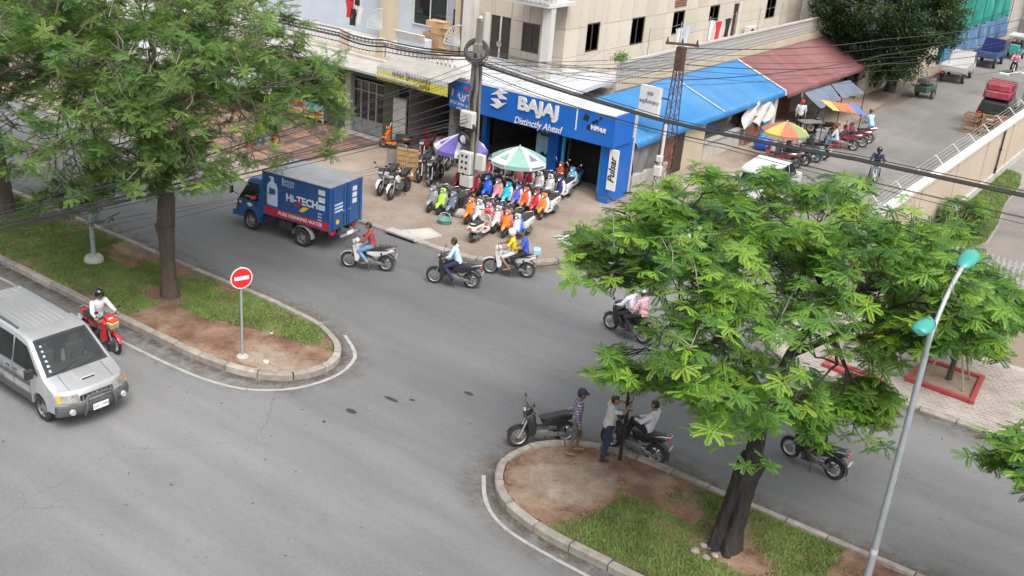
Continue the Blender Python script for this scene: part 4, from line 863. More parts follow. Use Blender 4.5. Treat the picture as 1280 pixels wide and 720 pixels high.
# low front wall with pickets facing the boulevard
lw = thing('picket_fence', 'beige low wall topped by white pickets around the compound front', 'fence')
fy = 33.2
lf = MB().bx(-9.3, 6, fy, fy+.22, 0, 2.3).build('low_wall', 'wall_beige', lw); MB().bx(-9.35, 6, fy-.06, fy+.28, 2.3, 2.4).build('coping', 'white_plaster', lw)
for z in (2.5, 2.95): MB().bx(-9.2, 6, fy+.12, fy+.15, z, z+.05).build('rail', 'white_metal', lw)
pk = MB(); pk.prism([(-.035, 0), (.035, 0), (.035, .72), (0, .8), (-.035, .72)], lambda u, v, t: (u, t, v), 0, .025); pkm = pk.mesh('picket', 'white_metal')
x = -9.1
while x < 5.8: inst(pkm, 'picket', lw, (x, fy+.085, 2.4)); x += .17
lw2 = thing('picket_return', 'white picket return fence climbing toward the long compound wall', 'fence')
MB().bx(-9.35, -9.15, fy+.3, 36, 0, 2.3).build('low_wall', 'wall_beige', lw2); MB().bx(-9.4, -9.1, fy+.3, 35.98, 2.3, 2.4).build('coping', 'white_plaster', lw2)
y = fy+.4
while y < 35.9: inst(pkm, 'picket', lw2, (-9.25, y, 2.4), PI/2); y += .17
MB().bx(-9.2, -9.17, fy+.4, 35.95, 2.55, 2.6).build('rail', 'white_metal', lw2)
# red-edged tree pits on the paved corner
def pit(pts, label, par_name='tree_pit', h=.14):
    t = thing(par_name, label, 'planter'); P = [Vector((*p, 0)) for p in pts]; n = len(P); c = sum(P, Vector())/n
    for i in range(n):
        a, b_ = P[i], P[(i+1) % n]; d = (b_-a).normalized(); m_ = (a+b_)/2; L = (b_-a).length
        MB().rbox((m_.x, m_.y, .07+h/2), (L-.12, .14, h), .02, math.atan2(d.y, d.x)).build('edge', 'red_paint', t)
        MB().rbox((a.x, a.y, .07+h/2+.004), (.16, .16, h+.008), .02, math.atan2(d.y, d.x)).build('corner', 'red_paint', t)
    b = MB(); b.add([(p.x, p.y, .12) for p in P], [tuple(range(n))]); b.build('soil', 'sandy_soil', t); return t
pit([(-5.75, 29.5), (-3.95, 29.4), (-4.1, 31.2), (-5.7, 31.2)], 'square tree pit with bright red kerb holding the staked tree')
pit([(-7.9, 28.6), (-6.35, 28.4), (-6.3, 28.75), (-7.9, 29.0)], 'narrow red kerbed bed at the pavement corner')
pit([(-7.6, 31.0), (-6.9, 32.3), (-7.15, 32.5), (-7.85, 31.1)], 'slanting red kerb strip near the low beige wall')
# ------------------------------------------------------------------ trees
def leaf_mat(name, col, tcol, var=.25):
    m = bpy.data.materials.new(name); m.use_nodes = True; nt = m.node_tree; N = nt.nodes; Lk = nt.links; b = N['Principled BSDF']
    g = N.new('ShaderNodeNewGeometry'); nz = N.new('ShaderNodeTexNoise'); nz.inputs['Scale'].default_value = 1.1; nz.inputs['Detail'].default_value = 4; Lk.new(g.outputs['Position'], nz.inputs['Vector'])
    mr = N.new('ShaderNodeMapRange'); mr.inputs[1].default_value = .3; mr.inputs[2].default_value = .7; mr.inputs[3].default_value = 1-var; mr.inputs[4].default_value = 1+var; Lk.new(nz.outputs[0], mr.inputs[0])
    hv = N.new('ShaderNodeHueSaturation'); hv.inputs['Color'].default_value = (*col, 1); Lk.new(mr.outputs[0], hv.inputs['Value']); Lk.new(hv.outputs[0], b.inputs['Base Color'])
    b.inputs['Roughness'].default_value = .5; b.inputs['Specular IOR Level'].default_value = .35
    t = N.new('ShaderNodeBsdfTranslucent'); t.inputs[0].default_value = (*tcol, 1); mx = N.new('ShaderNodeMixShader'); mx.inputs[0].default_value = .38
    Lk.new(b.outputs[0], mx.inputs[1]); Lk.new(t.outputs[0], mx.inputs[2]); Lk.new(mx.outputs[0], N['Material Output'].inputs[0]); MATS[name] = m
leaf_mat('leaf_bright', (.135, .27, .033), (.18, .37, .035)); leaf_mat('leaf_mid', (.085, .19, .028), (.13, .28, .03)); leaf_mat('leaf_deep', (.045, .11, .025), (.07, .16, .025))
leaf_mat('leaf_olive', (.11, .195, .042), (.15, .28, .04)); leaf_mat('leaf_olive_deep', (.06, .12, .033), (.085, .17, .03)); leaf_mat('leaf_olive_light', (.18, .26, .06), (.22, .34, .05))
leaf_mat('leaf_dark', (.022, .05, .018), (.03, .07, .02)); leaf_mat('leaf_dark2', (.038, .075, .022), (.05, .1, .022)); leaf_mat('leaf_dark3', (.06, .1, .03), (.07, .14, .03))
leaf_mat('leaf_lime', (.205, .335, .038), (.25, .43, .038)); leaf_mat('leaf_yellow', (.32, .36, .05), (.35, .4, .05))
mat('bark', (.024, .02, .018), .95, var=.4, scale=4, bump=1., bscale=11, bdist=.09, stretch=(1, 1, .3), dirt=.35, dcol=(.075, .065, .058))
mat('bark_grey', (.08, .062, .047), .95, var=.35, scale=4, bump=1., bscale=11, bdist=.09, stretch=(1, 1, .3), dirt=.5, dcol=(.06, .05, .042))
mat('twig_pale', (.24, .21, .18), .9, var=.2)
def frond(L, npair, pl, pw, r):
    """feathery compound leaf along +x: list of quads"""
    V = []; F = []
    for k in range(npair+1):
        t = (k+.6)/(npair+.8); x = L*t; z = -.22*L*t*t
        for s_ in ((1, -1) if k < npair else (0,)):
            ln = pl*(.55+1.0*t*(1.35-t))*r.uniform(.85, 1.1)*(.8 if s_ == 0 else 1); a = (rad(62)-rad(22)*t)*s_+r.uniform(-.08, .08); d = Vector((math.cos(a), math.sin(a), -.18-.2*abs(s_)*t)); n = Vector((-math.sin(a), math.cos(a), 0))
            o = Vector((x, 0, z)); i = len(V); w = pw*r.uniform(.85, 1.15); m_ = o+d*ln*.55
            V += [o, m_+n*w, o+d*ln+Vector((0, 0, -.12*ln)), m_-n*w]; F.append((i, i+1, i+2, i+3))
    return V, F
def spray(nf, L, npair, pl, pw, seed, flat=.25):
    r = random.Random(seed); V = []; F = []
    for k in range(nf):
        a = 2*PI*(k+r.uniform(-.3, .3))/nf; tilt = r.uniform(-.15, .45)*flat*2; q = Matrix.Rotation(a, 3, 'Z') @ Matrix.Rotation(-tilt, 3, 'Y') @ Matrix.Rotation(r.uniform(-.35, .35), 3, 'X')
        v, f = frond(L*r.uniform(.75, 1.15), npair, pl, pw, r); i = len(V); o = Vector((0, 0, r.uniform(-.05, .05)))
        V += [q @ p+o for p in v]; F += [tuple(j+i for j in x) for x in f]
    return np.array([tuple(v) for v in V]), np.array(F)
def blade_spray(n, R_, lw, seed):
    """cluster of small oval leaves"""
    r = random.Random(seed); V = []; F = []
    for k in range(n):
        c = Vector((r.gauss(0, 1), r.gauss(0, 1), r.gauss(0, .7))).normalized()*R_*r.uniform(.2, 1); q = Matrix.Rotation(r.uniform(0, 6.3), 3, 'Z') @ Matrix.Rotation(r.uniform(-.3, .9), 3, 'Y') @ Matrix.Rotation(r.uniform(-.5, .5), 3, 'X'); i = len(V)
        V += [c+q @ Vector(p) for p in ((0, 0, 0), (lw*1.1, lw*.5, .01), (lw*2.3, 0, -.03), (lw*1.1, -lw*.5, .01))]; F.append((i, i+1, i+2, i+3))
    return np.array([tuple(v) for v in V]), np.array(F)
def limb_tube(b, pts, rs, n=6): b.tube(pts, rs, n, True)
def trunk_mesh(path, rads, seed, n=44, lump=.14, cleft=0.):
    """gnarled tapered trunk"""
    P = round3(path, 12); k = len(P); secs = []
    for i, p in enumerate(P):
        t = i/(k-1)*(len(rads)-1); j = min(int(t), len(rads)-2); r0 = rads[j]+(rads[j+1]-rads[j])*(t-j); ring = []
        for a in range(n):
            th = 2*PI*a/n; c = Vector((math.cos(th), math.sin(th), 0)); l = 1+lump*mnoise.noise(Vector((c.x*1.7, c.y*1.7, p.z*1.1+seed)))*1.6+lump*.6*mnoise.noise(Vector((c.x*5, c.y*5, p.z*2+seed)))+lump*.55*(abs(mnoise.noise(Vector((c.x*9, c.y*9, p.z*1.6+seed))))-.2)+lump*.25*mnoise.noise(Vector((c.x*14, c.y*14, p.z*9+seed)))
            if cleft: l -= cleft*math.exp(-((th-4.7-.25*math.sin(p.z*2))/.26)**2)*(1-i/k)
            ring.append(p+c*r0*l)
        secs.append(ring)
    return MB().loft(secs)
def round3(pts, n):
    P = [Vector(p) for p in pts]; out = []
    for i in range(len(P)-1):
        a, b, c, d = P[max(i-1, 0)], P[i], P[i+1], P[min(i+2, len(P)-1)]
        for k in range(n): t = k/n; out.append(.5*((2*b)+(c-a)*t+(2*a-5*b+4*c-d)*t*t+(3*b-a-3*c+d)*t**3))
    out.append(P[-1]); return out
def make_tree(name, label, base, path, rads, targets, leaf, mats, bark, seed, group=None, n_single=0, bare=0., r_tip=.012, pipe=.5, r0=None, lump=.14, cleft=0., leafscale=(.8, 1.2), mixw=(3, 3, 2), droop=.0, per=1, tilt=.3):
    r = random.Random(seed); root = thing(name, label, 'tree', base, 0, group)
    fork = Vector(path[-1]); trunk_mesh(path, rads, seed, lump=lump, cleft=cleft).build('trunk', bark, root, smooth=True, angle=60)
    lim = MB(); tips = []; N0 = len(targets); rf = r0 or rads[-1]
    def rr(n): return max(r_tip, rf*(n/N0)**pipe*.95)
    def grow(p, d, T, depth):
        n = len(T)
        if n == 1 or depth > 13:
            for t in T:
                m_ = p.lerp(t, .5)+Vector((r.uniform(-.1, .1), r.uniform(-.1, .1), r.uniform(.0, .12)))*(t-p).length
                lim.tube([p, m_, t], [rr(1)*1.2, rr(1), r_tip*.5], 4); tips.append((t, (t-p).normalized()))
            return
        c = sum(T, Vector())/n; v = c-p; L = v.length*r.uniform(.3, .5)
        dd = (d*.55+v.normalized()).normalized() if v.length > 1e-6 else d
        p2 = p+dd*L+Vector((r.uniform(-.1, .1), r.uniform(-.1, .1), r.uniform(-.08, .08)))*L
        mid = p.lerp(p2, .5)+Vector((r.uniform(-.07, .07), r.uniform(-.07, .07), r.uniform(-.05, .05)))*L
        # split the targets about the plane of largest spread
        X = np.array([tuple(t-p2) for t in T]); X = X/np.maximum(1e-6, np.linalg.norm(X, axis=1))[:, None]; u, s_, vt = np.linalg.svd(X-X.mean(0), full_matrices=False); pr = (X-X.mean(0)) @ vt[0]; o = np.argsort(pr)
        cut = max(1, min(n-1, int(n*r.uniform(.35, .65)))); A = [T[i] for i in o[:cut]]; B = [T[i] for i in o[cut:]]
        lim.tube([p, mid, p2], [rr(n)*1.0, rr(n)*.96, rr(max(len(A), len(B)))], 7 if rr(n) > .05 else 5)
        grow(p2, dd, A, depth+1); grow(p2, dd, B, depth+1)
    grow(fork-Vector((0, 0, .12)), Vector((0, 0, 1)), [Vector(t) for t in targets], 0)
    lim.build('limbs', bark, root, smooth=True)
    # bare pale twigs
    if bare:
        bt = MB()
        for t, d in r.sample(tips, int(len(tips)*bare)):
            e = t+Vector((r.uniform(-.4, .4), r.uniform(-.4, .4), r.uniform(.35, .8))); bt.tube([t-d*.3, t.lerp(e, .5)+Vector((r.uniform(-.1, .1), r.uniform(-.1, .1), 0)), e], [.013, .009, .004], 4)
            bt.tube([t.lerp(e, .5), t.lerp(e, .6)+Vector((r.uniform(-.35, .35), r.uniform(-.35, .35), .2))], [.008, .004], 4)
        o = bt.build('bare_twigs', 'twig_pale', root); o['kind'] = 'stuff'
    cb_ = np.array(cam.location)-np.array(base); pl = []
    for t, d in tips:
        for q in range(per): pl.append((np.array(t)+np.array([r.uniform(-.3, .3), r.uniform(-.3, .3), r.uniform(-.17, .17)])*(q > 0)+np.array([d.x, d.y, 0])*r.uniform(0, .12), r.choice(range(len(leaf))), r.uniform(0, 2*PI), r.uniform(*leafscale), r.uniform(-tilt, tilt), r.uniform(-tilt, tilt), r.choices(range(len(mats)), mixw)[0]))
    camv = np.array((0, 0, CAM_H)); pl.sort(key=lambda a: np.linalg.norm(a[0]+np.array(base)-camv))
    if n_single:
        lm = [[MB().add([tuple(v) for v in V], [tuple(f) for f in F]).mesh('leaf_spray', m) for m in mats] for V, F in leaf]
        for t, k, a, s_, tx, ty, mi in pl[:n_single]: inst(lm[k][mi], 'leaf_spray', root, tuple(t), sc=s_, rot=(tx, ty, a))
    VV = []; FF = []; MM = []; off = 0
    for t, k, a, s_, tx, ty, mi in pl[n_single:]:
        V, F = leaf[k]; R3 = np.array(Matrix.Rotation(a, 3, 'Z') @ Matrix.Rotation(ty, 3, 'Y') @ Matrix.Rotation(tx, 3, 'X'))
        VV.append((V*s_) @ R3.T+t); FF.append(F+off); off += len(V); MM.append(np.full(len(F), mi))
    if VV:
        V, F, Mi = np.concatenate(VV), np.concatenate(FF), np.concatenate(MM); me = bpy.data.meshes.new('crown'); nv, nf = len(V), len(F)
        me.vertices.add(nv); me.vertices.foreach_set('co', V.ravel()); me.loops.add(nf*4); me.loops.foreach_set('vertex_index', F.ravel().astype(np.int32)); me.polygons.add(nf)
        me.polygons.foreach_set('loop_start', np.arange(0, nf*4, 4, dtype=np.int32)); me.update(calc_edges=True)
        for m in mats: me.materials.append(M(m))
        me.polygons.foreach_set('material_index', Mi.astype(np.int32)); me.update()
        o = bpy.data.objects.new('crown', me); COL.objects.link(o); o.parent = root; o['kind'] = 'stuff'
    return root
def umbrella_targets(n, c, rx, ry, rz, seed, under=.35, lobes=None, gap=.0):
    """points through a flat layered crown: clustered in tiers, with holes"""
    r = random.Random(seed); out = []; tries = 0
    while len(out) < n and tries < n*60:
        tries += 1; a = r.uniform(0, 2*PI); q = math.sqrt(r.random()); k = 1+.22*mnoise.noise(Vector((math.cos(a)*1.5, math.sin(a)*1.5, seed)))+.1*mnoise.noise(Vector((math.cos(a)*4, math.sin(a)*4, seed+3)))
        x, y = math.cos(a)*q*rx*k, math.sin(a)*q*ry*k; top = math.sqrt(max(0, 1-(q*.97)**2)); lo = -under*(1-.5*q)
        z = rz*(lo+(top-lo)*(r.random()**.6)); p = Vector((c[0]+x, c[1]+y, c[2]+z))
        if mnoise.noise(Vector((p.x*.62, p.y*.62, p.z*1.1+seed))) < gap: continue
        out.append(p)
    return out
fe = [spray(7, .38, 8, .105, .021, s) for s in range(6)]
# poinciana on the near median, leaning trunk
B0 = Vector((-6.34, 18.49, .14)); C0 = Vector((-6.6, 20.0, 5.35))-B0
T0 = umbrella_targets(960, C0, 4.6, 4.6, 2.45, 3, .85, gap=-.12)+umbrella_targets(60, Vector((-9.6, 18.6, 3.4))-B0, 1.5, 1.3, .9, 5, .5)+umbrella_targets(45, Vector((-4.2, 19.6, 3.5))-B0, 1.3, 1.4, .8, 6, .5)
for px, py, Y, n_, rx_, ry_, rz_ in ((885, 500, 17.6, 46, 1.1, .8, .5), (800, 462, 18.7, 34, .8, .6, .3), (765, 320, 19.5, 26, .8, .8, .45), (985, 500, 18.6, 40, .9, .9, .5), (1075, 500, 20.2, 46, 1.0, 1.0, .7), (1190, 400, 21.2, 60, 1.1, 1.2, .9), (1100, 420, 21.5, 40, 1.2, 1.2, .8)):
    T0 += umbrella_targets(n_, PYp(px, py, Y)-B0, rx_, ry_, rz_, int(px), .6)
T0 = [t for t in T0 if not (t.x+B0.x > -4.75 and t.y+B0.y < 18.75) and not (t.x+B0.x > -2.0)]
def px_of(p): q = Vector(p)-Vector((0, 0, CAM_H)); c = q.dot(_F); return 640+q.dot(_R)/c*FPX, 360-q.dot(_U)/c*FPX
def carve(T, B, wins):
    out = []
    for t in T:
        x, y = px_of(t+B)
        if not any(a < x < c and b_ < y < d for a, b_, c, d in wins): out.append(t)
    return out
# open gaps in the crown as the real tree has them
T0 = carve(T0, B0, ((700, 488, 862, 720), (715, 355, 832, 440), (640, 380, 735, 720), (1105, 440, 1330, 720), (1215, 200, 1330, 372), (1248, 372, 1330, 470), (690, 100, 800, 215), (560, 100, 708, 720), (690, 355, 770, 400), (1130, 150, 1330, 235)))
make_tree('flame_tree', 'bright green spreading tree with gnarled dark trunk on the sandy tipped median', B0, [(0, 0, -.05), (-.02, .02, .5), (.05, .03, 1.2), (.12, .05, 1.8), (.2, .08, 2.25)], [.38, .3, .27, .27, .3], T0, fe, ['leaf_lime', 'leaf_bright', 'leaf_mid', 'leaf_deep'], 'bark', 3, n_single=300, bare=.07, cleft=.55, mixw=(2, 4, 4, 3), per=3, leafscale=(.5, .85), lump=.2, tilt=.45, r0=.2, pipe=.55)
# older trees on the far median
fo = [spray(7, .38, 8, .1, .018, s+20) for s in range(6)]
B1 = Vector((-24.48, 18.43, .14)); C1 = Vector((-26.5, 18.8, 6.1))-B1
T1 = umbrella_targets(1300, C1, 6.0, 5.7, 3.6, 11, .85, gap=-.06)
for px, py, n_ in ((150, 225, 40), (230, 215, 30), (200, 200, 40), (90, 260, 30)): T1 += umbrella_targets(n_, PYp(px, py, 17.6)-B1, 1.3, 1.2, .8, px, .7)
make_tree('rain_tree', 'large olive green tree with grey trunk behind the no entry sign', B1, [(0, 0, -.05), (-.02, 0, .6), (-.06, .02, 1.2), (-.1, .03, 1.8), (-.14, .05, 2.2)], [.3, .215, .19, .22, .28], T1, fo, ['leaf_olive', 'leaf_olive_deep', 'leaf_olive_light', 'leaf_deep'], 'bark_grey', 5, bare=.1, mixw=(4, 3, 2, 2), per=3, n_single=200, leafscale=(.55, .85), tilt=.8)
B2 = Vector((-33.9, 18.8, .14)); C2 = Vector((-36.0, 18.6, 6.0))-B2
T2 = umbrella_targets(420, C2, 5.6, 5.2, 3.2, 17, .9, gap=-.15)
make_tree('rain_tree', 'olive green tree at the far end of the grassy median beyond the grey lamp post', B2, [(0, 0, -.05), (0, 0, 1.0), (-.1, 0, 2.0), (-.2, 0, 2.9)], [.42, .34, .3, .3], T2, fo, ['leaf_olive', 'leaf_olive_deep', 'leaf_olive_light', 'leaf_deep'], 'bark_grey', 6, mixw=(3, 4, 1, 3), per=3, leafscale=(.55, .9), tilt=.8)
# dense dark tree shading the side street, more foliage at the far end
bl = [blade_spray(34, .42, .085, s) for s in range(5)]
def ball_targets(n, c, R3, seed, shell=.55):
    r = random.Random(seed); out = []
    while len(out) < n:
        v = Vector((r.gauss(0, 1), r.gauss(0, 1), r.gauss(0, 1))).normalized(); k = 1+.3*mnoise.noise(v*1.8+Vector((seed, 0, 0)))+.16*mnoise.noise(v*4.5+Vector((seed, 4, 0))); q = r.uniform(shell, 1)**.7*k
        out.append(Vector((c[0]+v.x*R3[0]*q, c[1]+v.y*R3[1]*q, c[2]+v.z*R3[2]*q)))
    return out
Bt = Vector((-19.4, 71.0, .1))
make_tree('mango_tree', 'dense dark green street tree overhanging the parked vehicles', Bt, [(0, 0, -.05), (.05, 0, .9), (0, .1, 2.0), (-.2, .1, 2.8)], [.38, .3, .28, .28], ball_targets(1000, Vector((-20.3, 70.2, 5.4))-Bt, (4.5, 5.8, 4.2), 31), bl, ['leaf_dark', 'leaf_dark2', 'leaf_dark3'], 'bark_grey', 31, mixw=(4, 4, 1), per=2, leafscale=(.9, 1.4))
Bt = Vector((-16.6, 118, .1))
make_tree('mango_tree', 'green tree standing at the far end of the side street', Bt, [(0, 0, -.05), (0, 0, 1.2), (0, .1, 2.6)], [.34, .28, .26], ball_targets(240, Vector((-17, 118, 6.5))-Bt, (4.5, 5, 4), 33), bl, ['leaf_dark2', 'leaf_dark3', 'leaf_dark'], 'bark_grey', 33, per=2, leafscale=(1.6, 2.2))
# staked young tree in the red pit, and a branch reaching in from a tree farther along the median
Bs = Vector((-4.85, 30.4, .12)); fs_ = [spray(6, .4, 6, .13, .024, s+50) for s in range(4)]
st = make_tree('young_tree', 'young staked tree growing from the red kerbed pit', Bs, [(0, 0, -.05), (.03, 0, .6), (.0, .02, 1.3), (.05, 0, 1.7)], [.09, .075, .07, .065], umbrella_targets(120, Vector((.0, -.3, 2.6)), 1.7, 1.5, 1.1, 41, .6), fs_, ['leaf_bright', 'leaf_mid', 'leaf_deep'], 'bark_grey', 41, per=2, r_tip=.006, mixw=(2, 4, 2), n_single=100)
for k, (dx, dy, h) in enumerate(((.55, -.5, 1.5), (-.6, -.25, 1.6), (.5, .45, 1.5))): MB().cyl((dx, dy, -.02), (dx*.1, dy*.1, h), .03, .025, 6).build('stake', 'twig_pale', st)
Br = Vector((1.9, 18.6, .14))
make_tree('flame_tree', 'tree reaching a leafy branch over the road past the double street lamp', Br, [(0, 0, -.05), (0, 0, 1.4), (-.1, 0, 3.2)], [.3, .24, .22], umbrella_targets(150, Vector((-.85, .4, 4.3)), 3.1, 2.4, 1.2, 47, .5), fe, ['leaf_bright', 'leaf_mid', 'leaf_deep'], 'bark', 47, per=3, mixw=(2, 3, 2), leafscale=(.55, .85))
# ornamental plants: yellow-striped pot plants by the pharmacy, garden shrub in the compound
def strap_plant(name, label, loc, n, L, w, mats, seed, cat='plant', stem=.0, group=None):
    r = random.Random(seed); t = thing(name, label, cat, loc, 0, group)
    for k in range(n):
        b = MB(); a = r.uniform(0, 2*PI); e = r.uniform(.25, 1.15); l = L*r.uniform(.7, 1.1); d = Vector((math.cos(a), math.sin(a), 0)); nn = Vector((-math.sin(a), math.cos(a), 0)); P = []
        for j in range(6):
            u = j/5; P.append(d*l*u*math.sin(e)+Vector((0, 0, stem*r.uniform(.3, 1)*(1 if j == 0 else 1)+l*(u*math.cos(e)-.35*u*u*math.sin(e)))))
        z0 = P[0].z
        V = []; F = []
        for j, p in enumerate(P): ww = w*math.sin(PI*(.12+.88*j/5))*.5+.002; V += [p+nn*ww, p-nn*ww]
        F = [(2*j, 2*j+1, 2*j+3, 2*j+2) for j in range(5)]; b.add(V, F); b.build('leaf', r.choice(mats), t)
    if stem: MB().cyl((0, 0, 0), (0, 0, stem), .03, .02, 6).build('stem', 'bark_grey', t)
    return t
mat('terracotta', (.3, .1, .06), .8, var=.15)
for k, (px, py, L, m, st_) in enumerate(((333, 180, 1.0, ['leaf_yellow', 'leaf_bright'], .9), (345, 180, .7, ['leaf_mid', 'leaf_olive_light'], .2), (322, 182, .8, ['leaf_yellow', 'leaf_mid'], .3), (312, 186, .6, ['leaf_mid', 'leaf_deep'], .1), (338, 172, .9, ['leaf_yellow', 'leaf_bright'], 1.3))):
    q = G(px, py, .12); q.z = .45
    strap_plant('potted_plant', ['tall yellow striped plant in the row of pots', 'broad green potted plant at the end of the pot row', 'short yellow green potted plant among the pots', 'low dark green potted plant nearest the tree shade', 'tallest yellow leaved plant behind the other pots'][k], q, 26, L, .09, m, 60+k, stem=st_)
    pt = MB(); pt.lathe([(.001, 0), (.13, 0), (.19, .32), (.21, .33), (.21, .37), (.17, .37), (.16, .3), (.001, .3)], (0, 0, 0), 'Z', 14); o = pt.build('flower_pot', 'terracotta' if k % 2 else 'p_grey', smooth=True, loc=(q.x, q.y, .115))
    tag(o, ['grey pot under the tall yellow striped plant', 'terracotta pot at the end of the row', 'grey pot of the short yellow green plant', 'terracotta pot of the low dark plant', 'grey pot behind the others'][k], 'pot')
def shrub(label, loc, R3, n, mats, seed, lsc=(.7, 1.0)):
    t = thing('shrub', label, 'shrub', loc); r = random.Random(seed); tg = ball_targets(n, (0, 0, R3[2]*.9), R3, seed, .3); b = MB()
    for p in tg[::4]: b.tube([(0, 0, 0), p*.5+Vector((0, 0, .1)), p], [.03, .018, .006], 4)
    b.build('stems', 'bark_grey', t); VV = []; FF = []; off = 0; Mi = []
    for p in tg:
        V, F = r.choice(bl if lsc[0] < .9 else fe); s_ = r.uniform(*lsc)*.75; a = r.uniform(0, 6.3); R_ = np.array(Matrix.Rotation(a, 3, 'Z')); VV.append((V*s_) @ R_.T+np.array(p)); FF.append(F+off); off += len(V); Mi += [r.randrange(len(mats))]*len(F)
    b = MB(); b.v = [tuple(v) for v in np.concatenate(VV)]; b.f = [tuple(f) for f in np.concatenate(FF)]; b.m = Mi; o = b.build('foliage', mats, t); o['kind'] = 'stuff'; return t
shrub('feathery green shrub on the lawn by the beige compound wall', (-8.3, 44.6, .05), (1.2, 1.5, .9), 90, ['leaf_mid', 'leaf_bright', 'leaf_deep'], 71, (.95, 1.2))
shrub('small shrub sprouting from the walkway parapet of the cream building', (-23.1, 41.7, 4.7), (.25, .35, .25), 8, ['leaf_mid'], 72)
# ------------------------------------------------------------------ poles, lamps, signs, cables
mat('cable', (.03, .03, .032), .6, var=.1); mat('cable_grey', (.12, .12, .12), .6)
mat('pole_concrete', (.17, .155, .135), .9, var=.2, scale=3, bump=.3, dirt=.6, dcol=(.1, .09, .08), stretch=(1, 1, .3))
mat('rust', (.085, .045, .035), .8, .2, var=.25, scale=5, dirt=.5, dcol=(.04, .03, .028))
mat('teal_cap', (.03, .26, .22), .35, var=.1, scale=3, coat=.3); mat('meter_white', (.5, .49, .46), .5, var=.08, dirt=.35, dcol=(.32, .3, .27))
CP = Vector((-24.3, 32.68, 0.1))
cpole = thing('utility_pole', 'square concrete utility pole wrapped in cables in front of the blue showroom', 'utility pole', CP)
b = MB(); b.loft([[(a*w, c*w, z) for a, c in ((-1, -1), (1, -1), (1, 1), (-1, 1))] for w, z in ((.2, -.1), (.19, 2), (.165, 4.5), (.14, 6.1), (.1, 6.15), (.09, 7.05))]); b.build('shaft', 'pole_concrete', cpole)
tl = Matrix.Rotation(rad(52), 3, 'X')
cr_ = random.Random(4)
for k in range(11):
    R_ = .36+.03*(k % 4)+cr_.uniform(-.02, .02); q = Matrix.Rotation(cr_.uniform(-.12, .12), 3, 'Y') @ Matrix.Rotation(rad(60)+cr_.uniform(-.15, .15), 3, 'X') ; c = Vector((cr_.uniform(-.03, .03), -.12, 5.85+cr_.uniform(-.06, .06))); c.rotate(Matrix.Identity(3))
    MB().tube([c+Matrix.Rotation(YAW, 3, 'Z') @ q @ Vector((R_*math.cos(a), R_*math.sin(a), 0)) for a in [2*PI*i/24 for i in range(25)]], .024, 5).build('cable_coil', 'cable', cpole)
for dx, z in ((-.02, 6.75), (.02, 6.95)): MB().lathe([(.05, 0), (.09, .04), (.05, .08), (.085, .12), (.04, .18), (.02, .2)], (dx, 0, z), 'Z', 10).build('insulator', 'meter_white', cpole)
for k in range(30):
    a = cr_.uniform(-2.9, .4); rr0 = .21; P = []
    for j in range(9): z = .9+j*.6+cr_.uniform(-.1, .1); P.append((math.cos(a)*(rr0-.012*j)+cr_.uniform(-.03, .05), math.sin(a)*(rr0-.012*j)+cr_.uniform(-.05, .03), z))
    MB().tube(P[cr_.randrange(0, 6):], cr_.choice((.014, .02, .028)), 5).build('riser_cable', 'cable' if k % 5 else 'cable_grey', cpole)
def pole_box(px0, py0, px1, py1, nm, m, dep=.28, dots=0, fl=0):
    y = CP.y-.38; r = RY(px0, py0, px1, py1, y); L_ = ((r[0]+r[1])/2-CP.x, -.38, (r[2]+r[3])/2-CP.z); o = MB().rbox(L_, (r[1]-r[0], dep, r[3]-r[2]), .03).build(nm, m, cpole)
    for k in range(dots): MB().lathe([(.001, -.01), (.055, -.01), (.055, .02), (.001, .02)], (L_[0]-.1+.2*(k % 2), L_[1]-dep/2-.005, L_[2]+.28-.24*(k//2)), 'Y', 10).build('meter', 'sign_black', o)
    return o
pole_box(577, 139, 593, 159, 'junction_box', 'meter_white'); pole_box(575, 189, 590, 217, 'meter_box', 'meter_white', .25, 6); pole_box(576, 218.5, 590, 233, 'meter_box', 'meter_white', .22, 1); pole_box(595, 193, 606, 213, 'meter_box', 'meter_white', .2)
for z, dx, R_ in ((2.45, -.1, .24), (3.0, .18, .2)):
    for k in range(5): MB().torus((dx, -.36-.03*k, z+cr_.uniform(-.03, .03)), R_-.02*(k % 3), .022, 'Y', 18, 5).build('cable_loop', 'cable', cpole)
# lattice steel pole by the blue roof
LP = Vector((-19.35, 39.75, .1))
lp = thing('lattice_pole', 'rusty lattice steel power pole standing against the blue corrugated roof', 'utility pole', LP)
legs = []
for sx in (-1, 1):
    for sy in (-1, 1):
        P = [Vector((sx*.3, sy*.3, 0)), Vector((sx*.15, sy*.15, 5.2))]; legs.append(P); MB().tube(P, .026, 4).build('leg', 'rust', lp)
for f in range(4):
    A, B = legs[f], legs[(0, 1, 3, 2)[(0, 1, 3, 2).index(f)-1]]
    for k in range(9):
        t0, t1 = k/9, (k+1)/9; MB().cyl(A[0].lerp(A[1], t0), B[0].lerp(B[1], t1), .012, n=4).build('brace', 'rust', lp); MB().cyl(B[0].lerp(B[1], t0), A[0].lerp(A[1], t1), .012, n=4).build('brace', 'rust', lp)
MB().box((0, 0, 5.65), (.33, .33, .95)).build('head_box', 'rust', lp)
MB().box((0, 0, 6.24), (1.35, .1, .1), YAW).build('cross_arm', 'rust', lp)
for k in (-.6, 0, .6): MB().lathe([(.03, 0), (.055, .05), (.03, .1), (.02, .16)], (math.cos(YAW)*k, math.sin(YAW)*k, 6.3), 'Z', 8).build('insulator', 'rust', lp)
bs = thing('lightbox_sign', 'white lightbox sign with Khmer writing fixed to the lattice pole', 'sign')
r0_, r1_ = PYp(803, 107, 39.4), PYp(821, 147, 39.4); zc = (r0_.z+r1_.z)/2
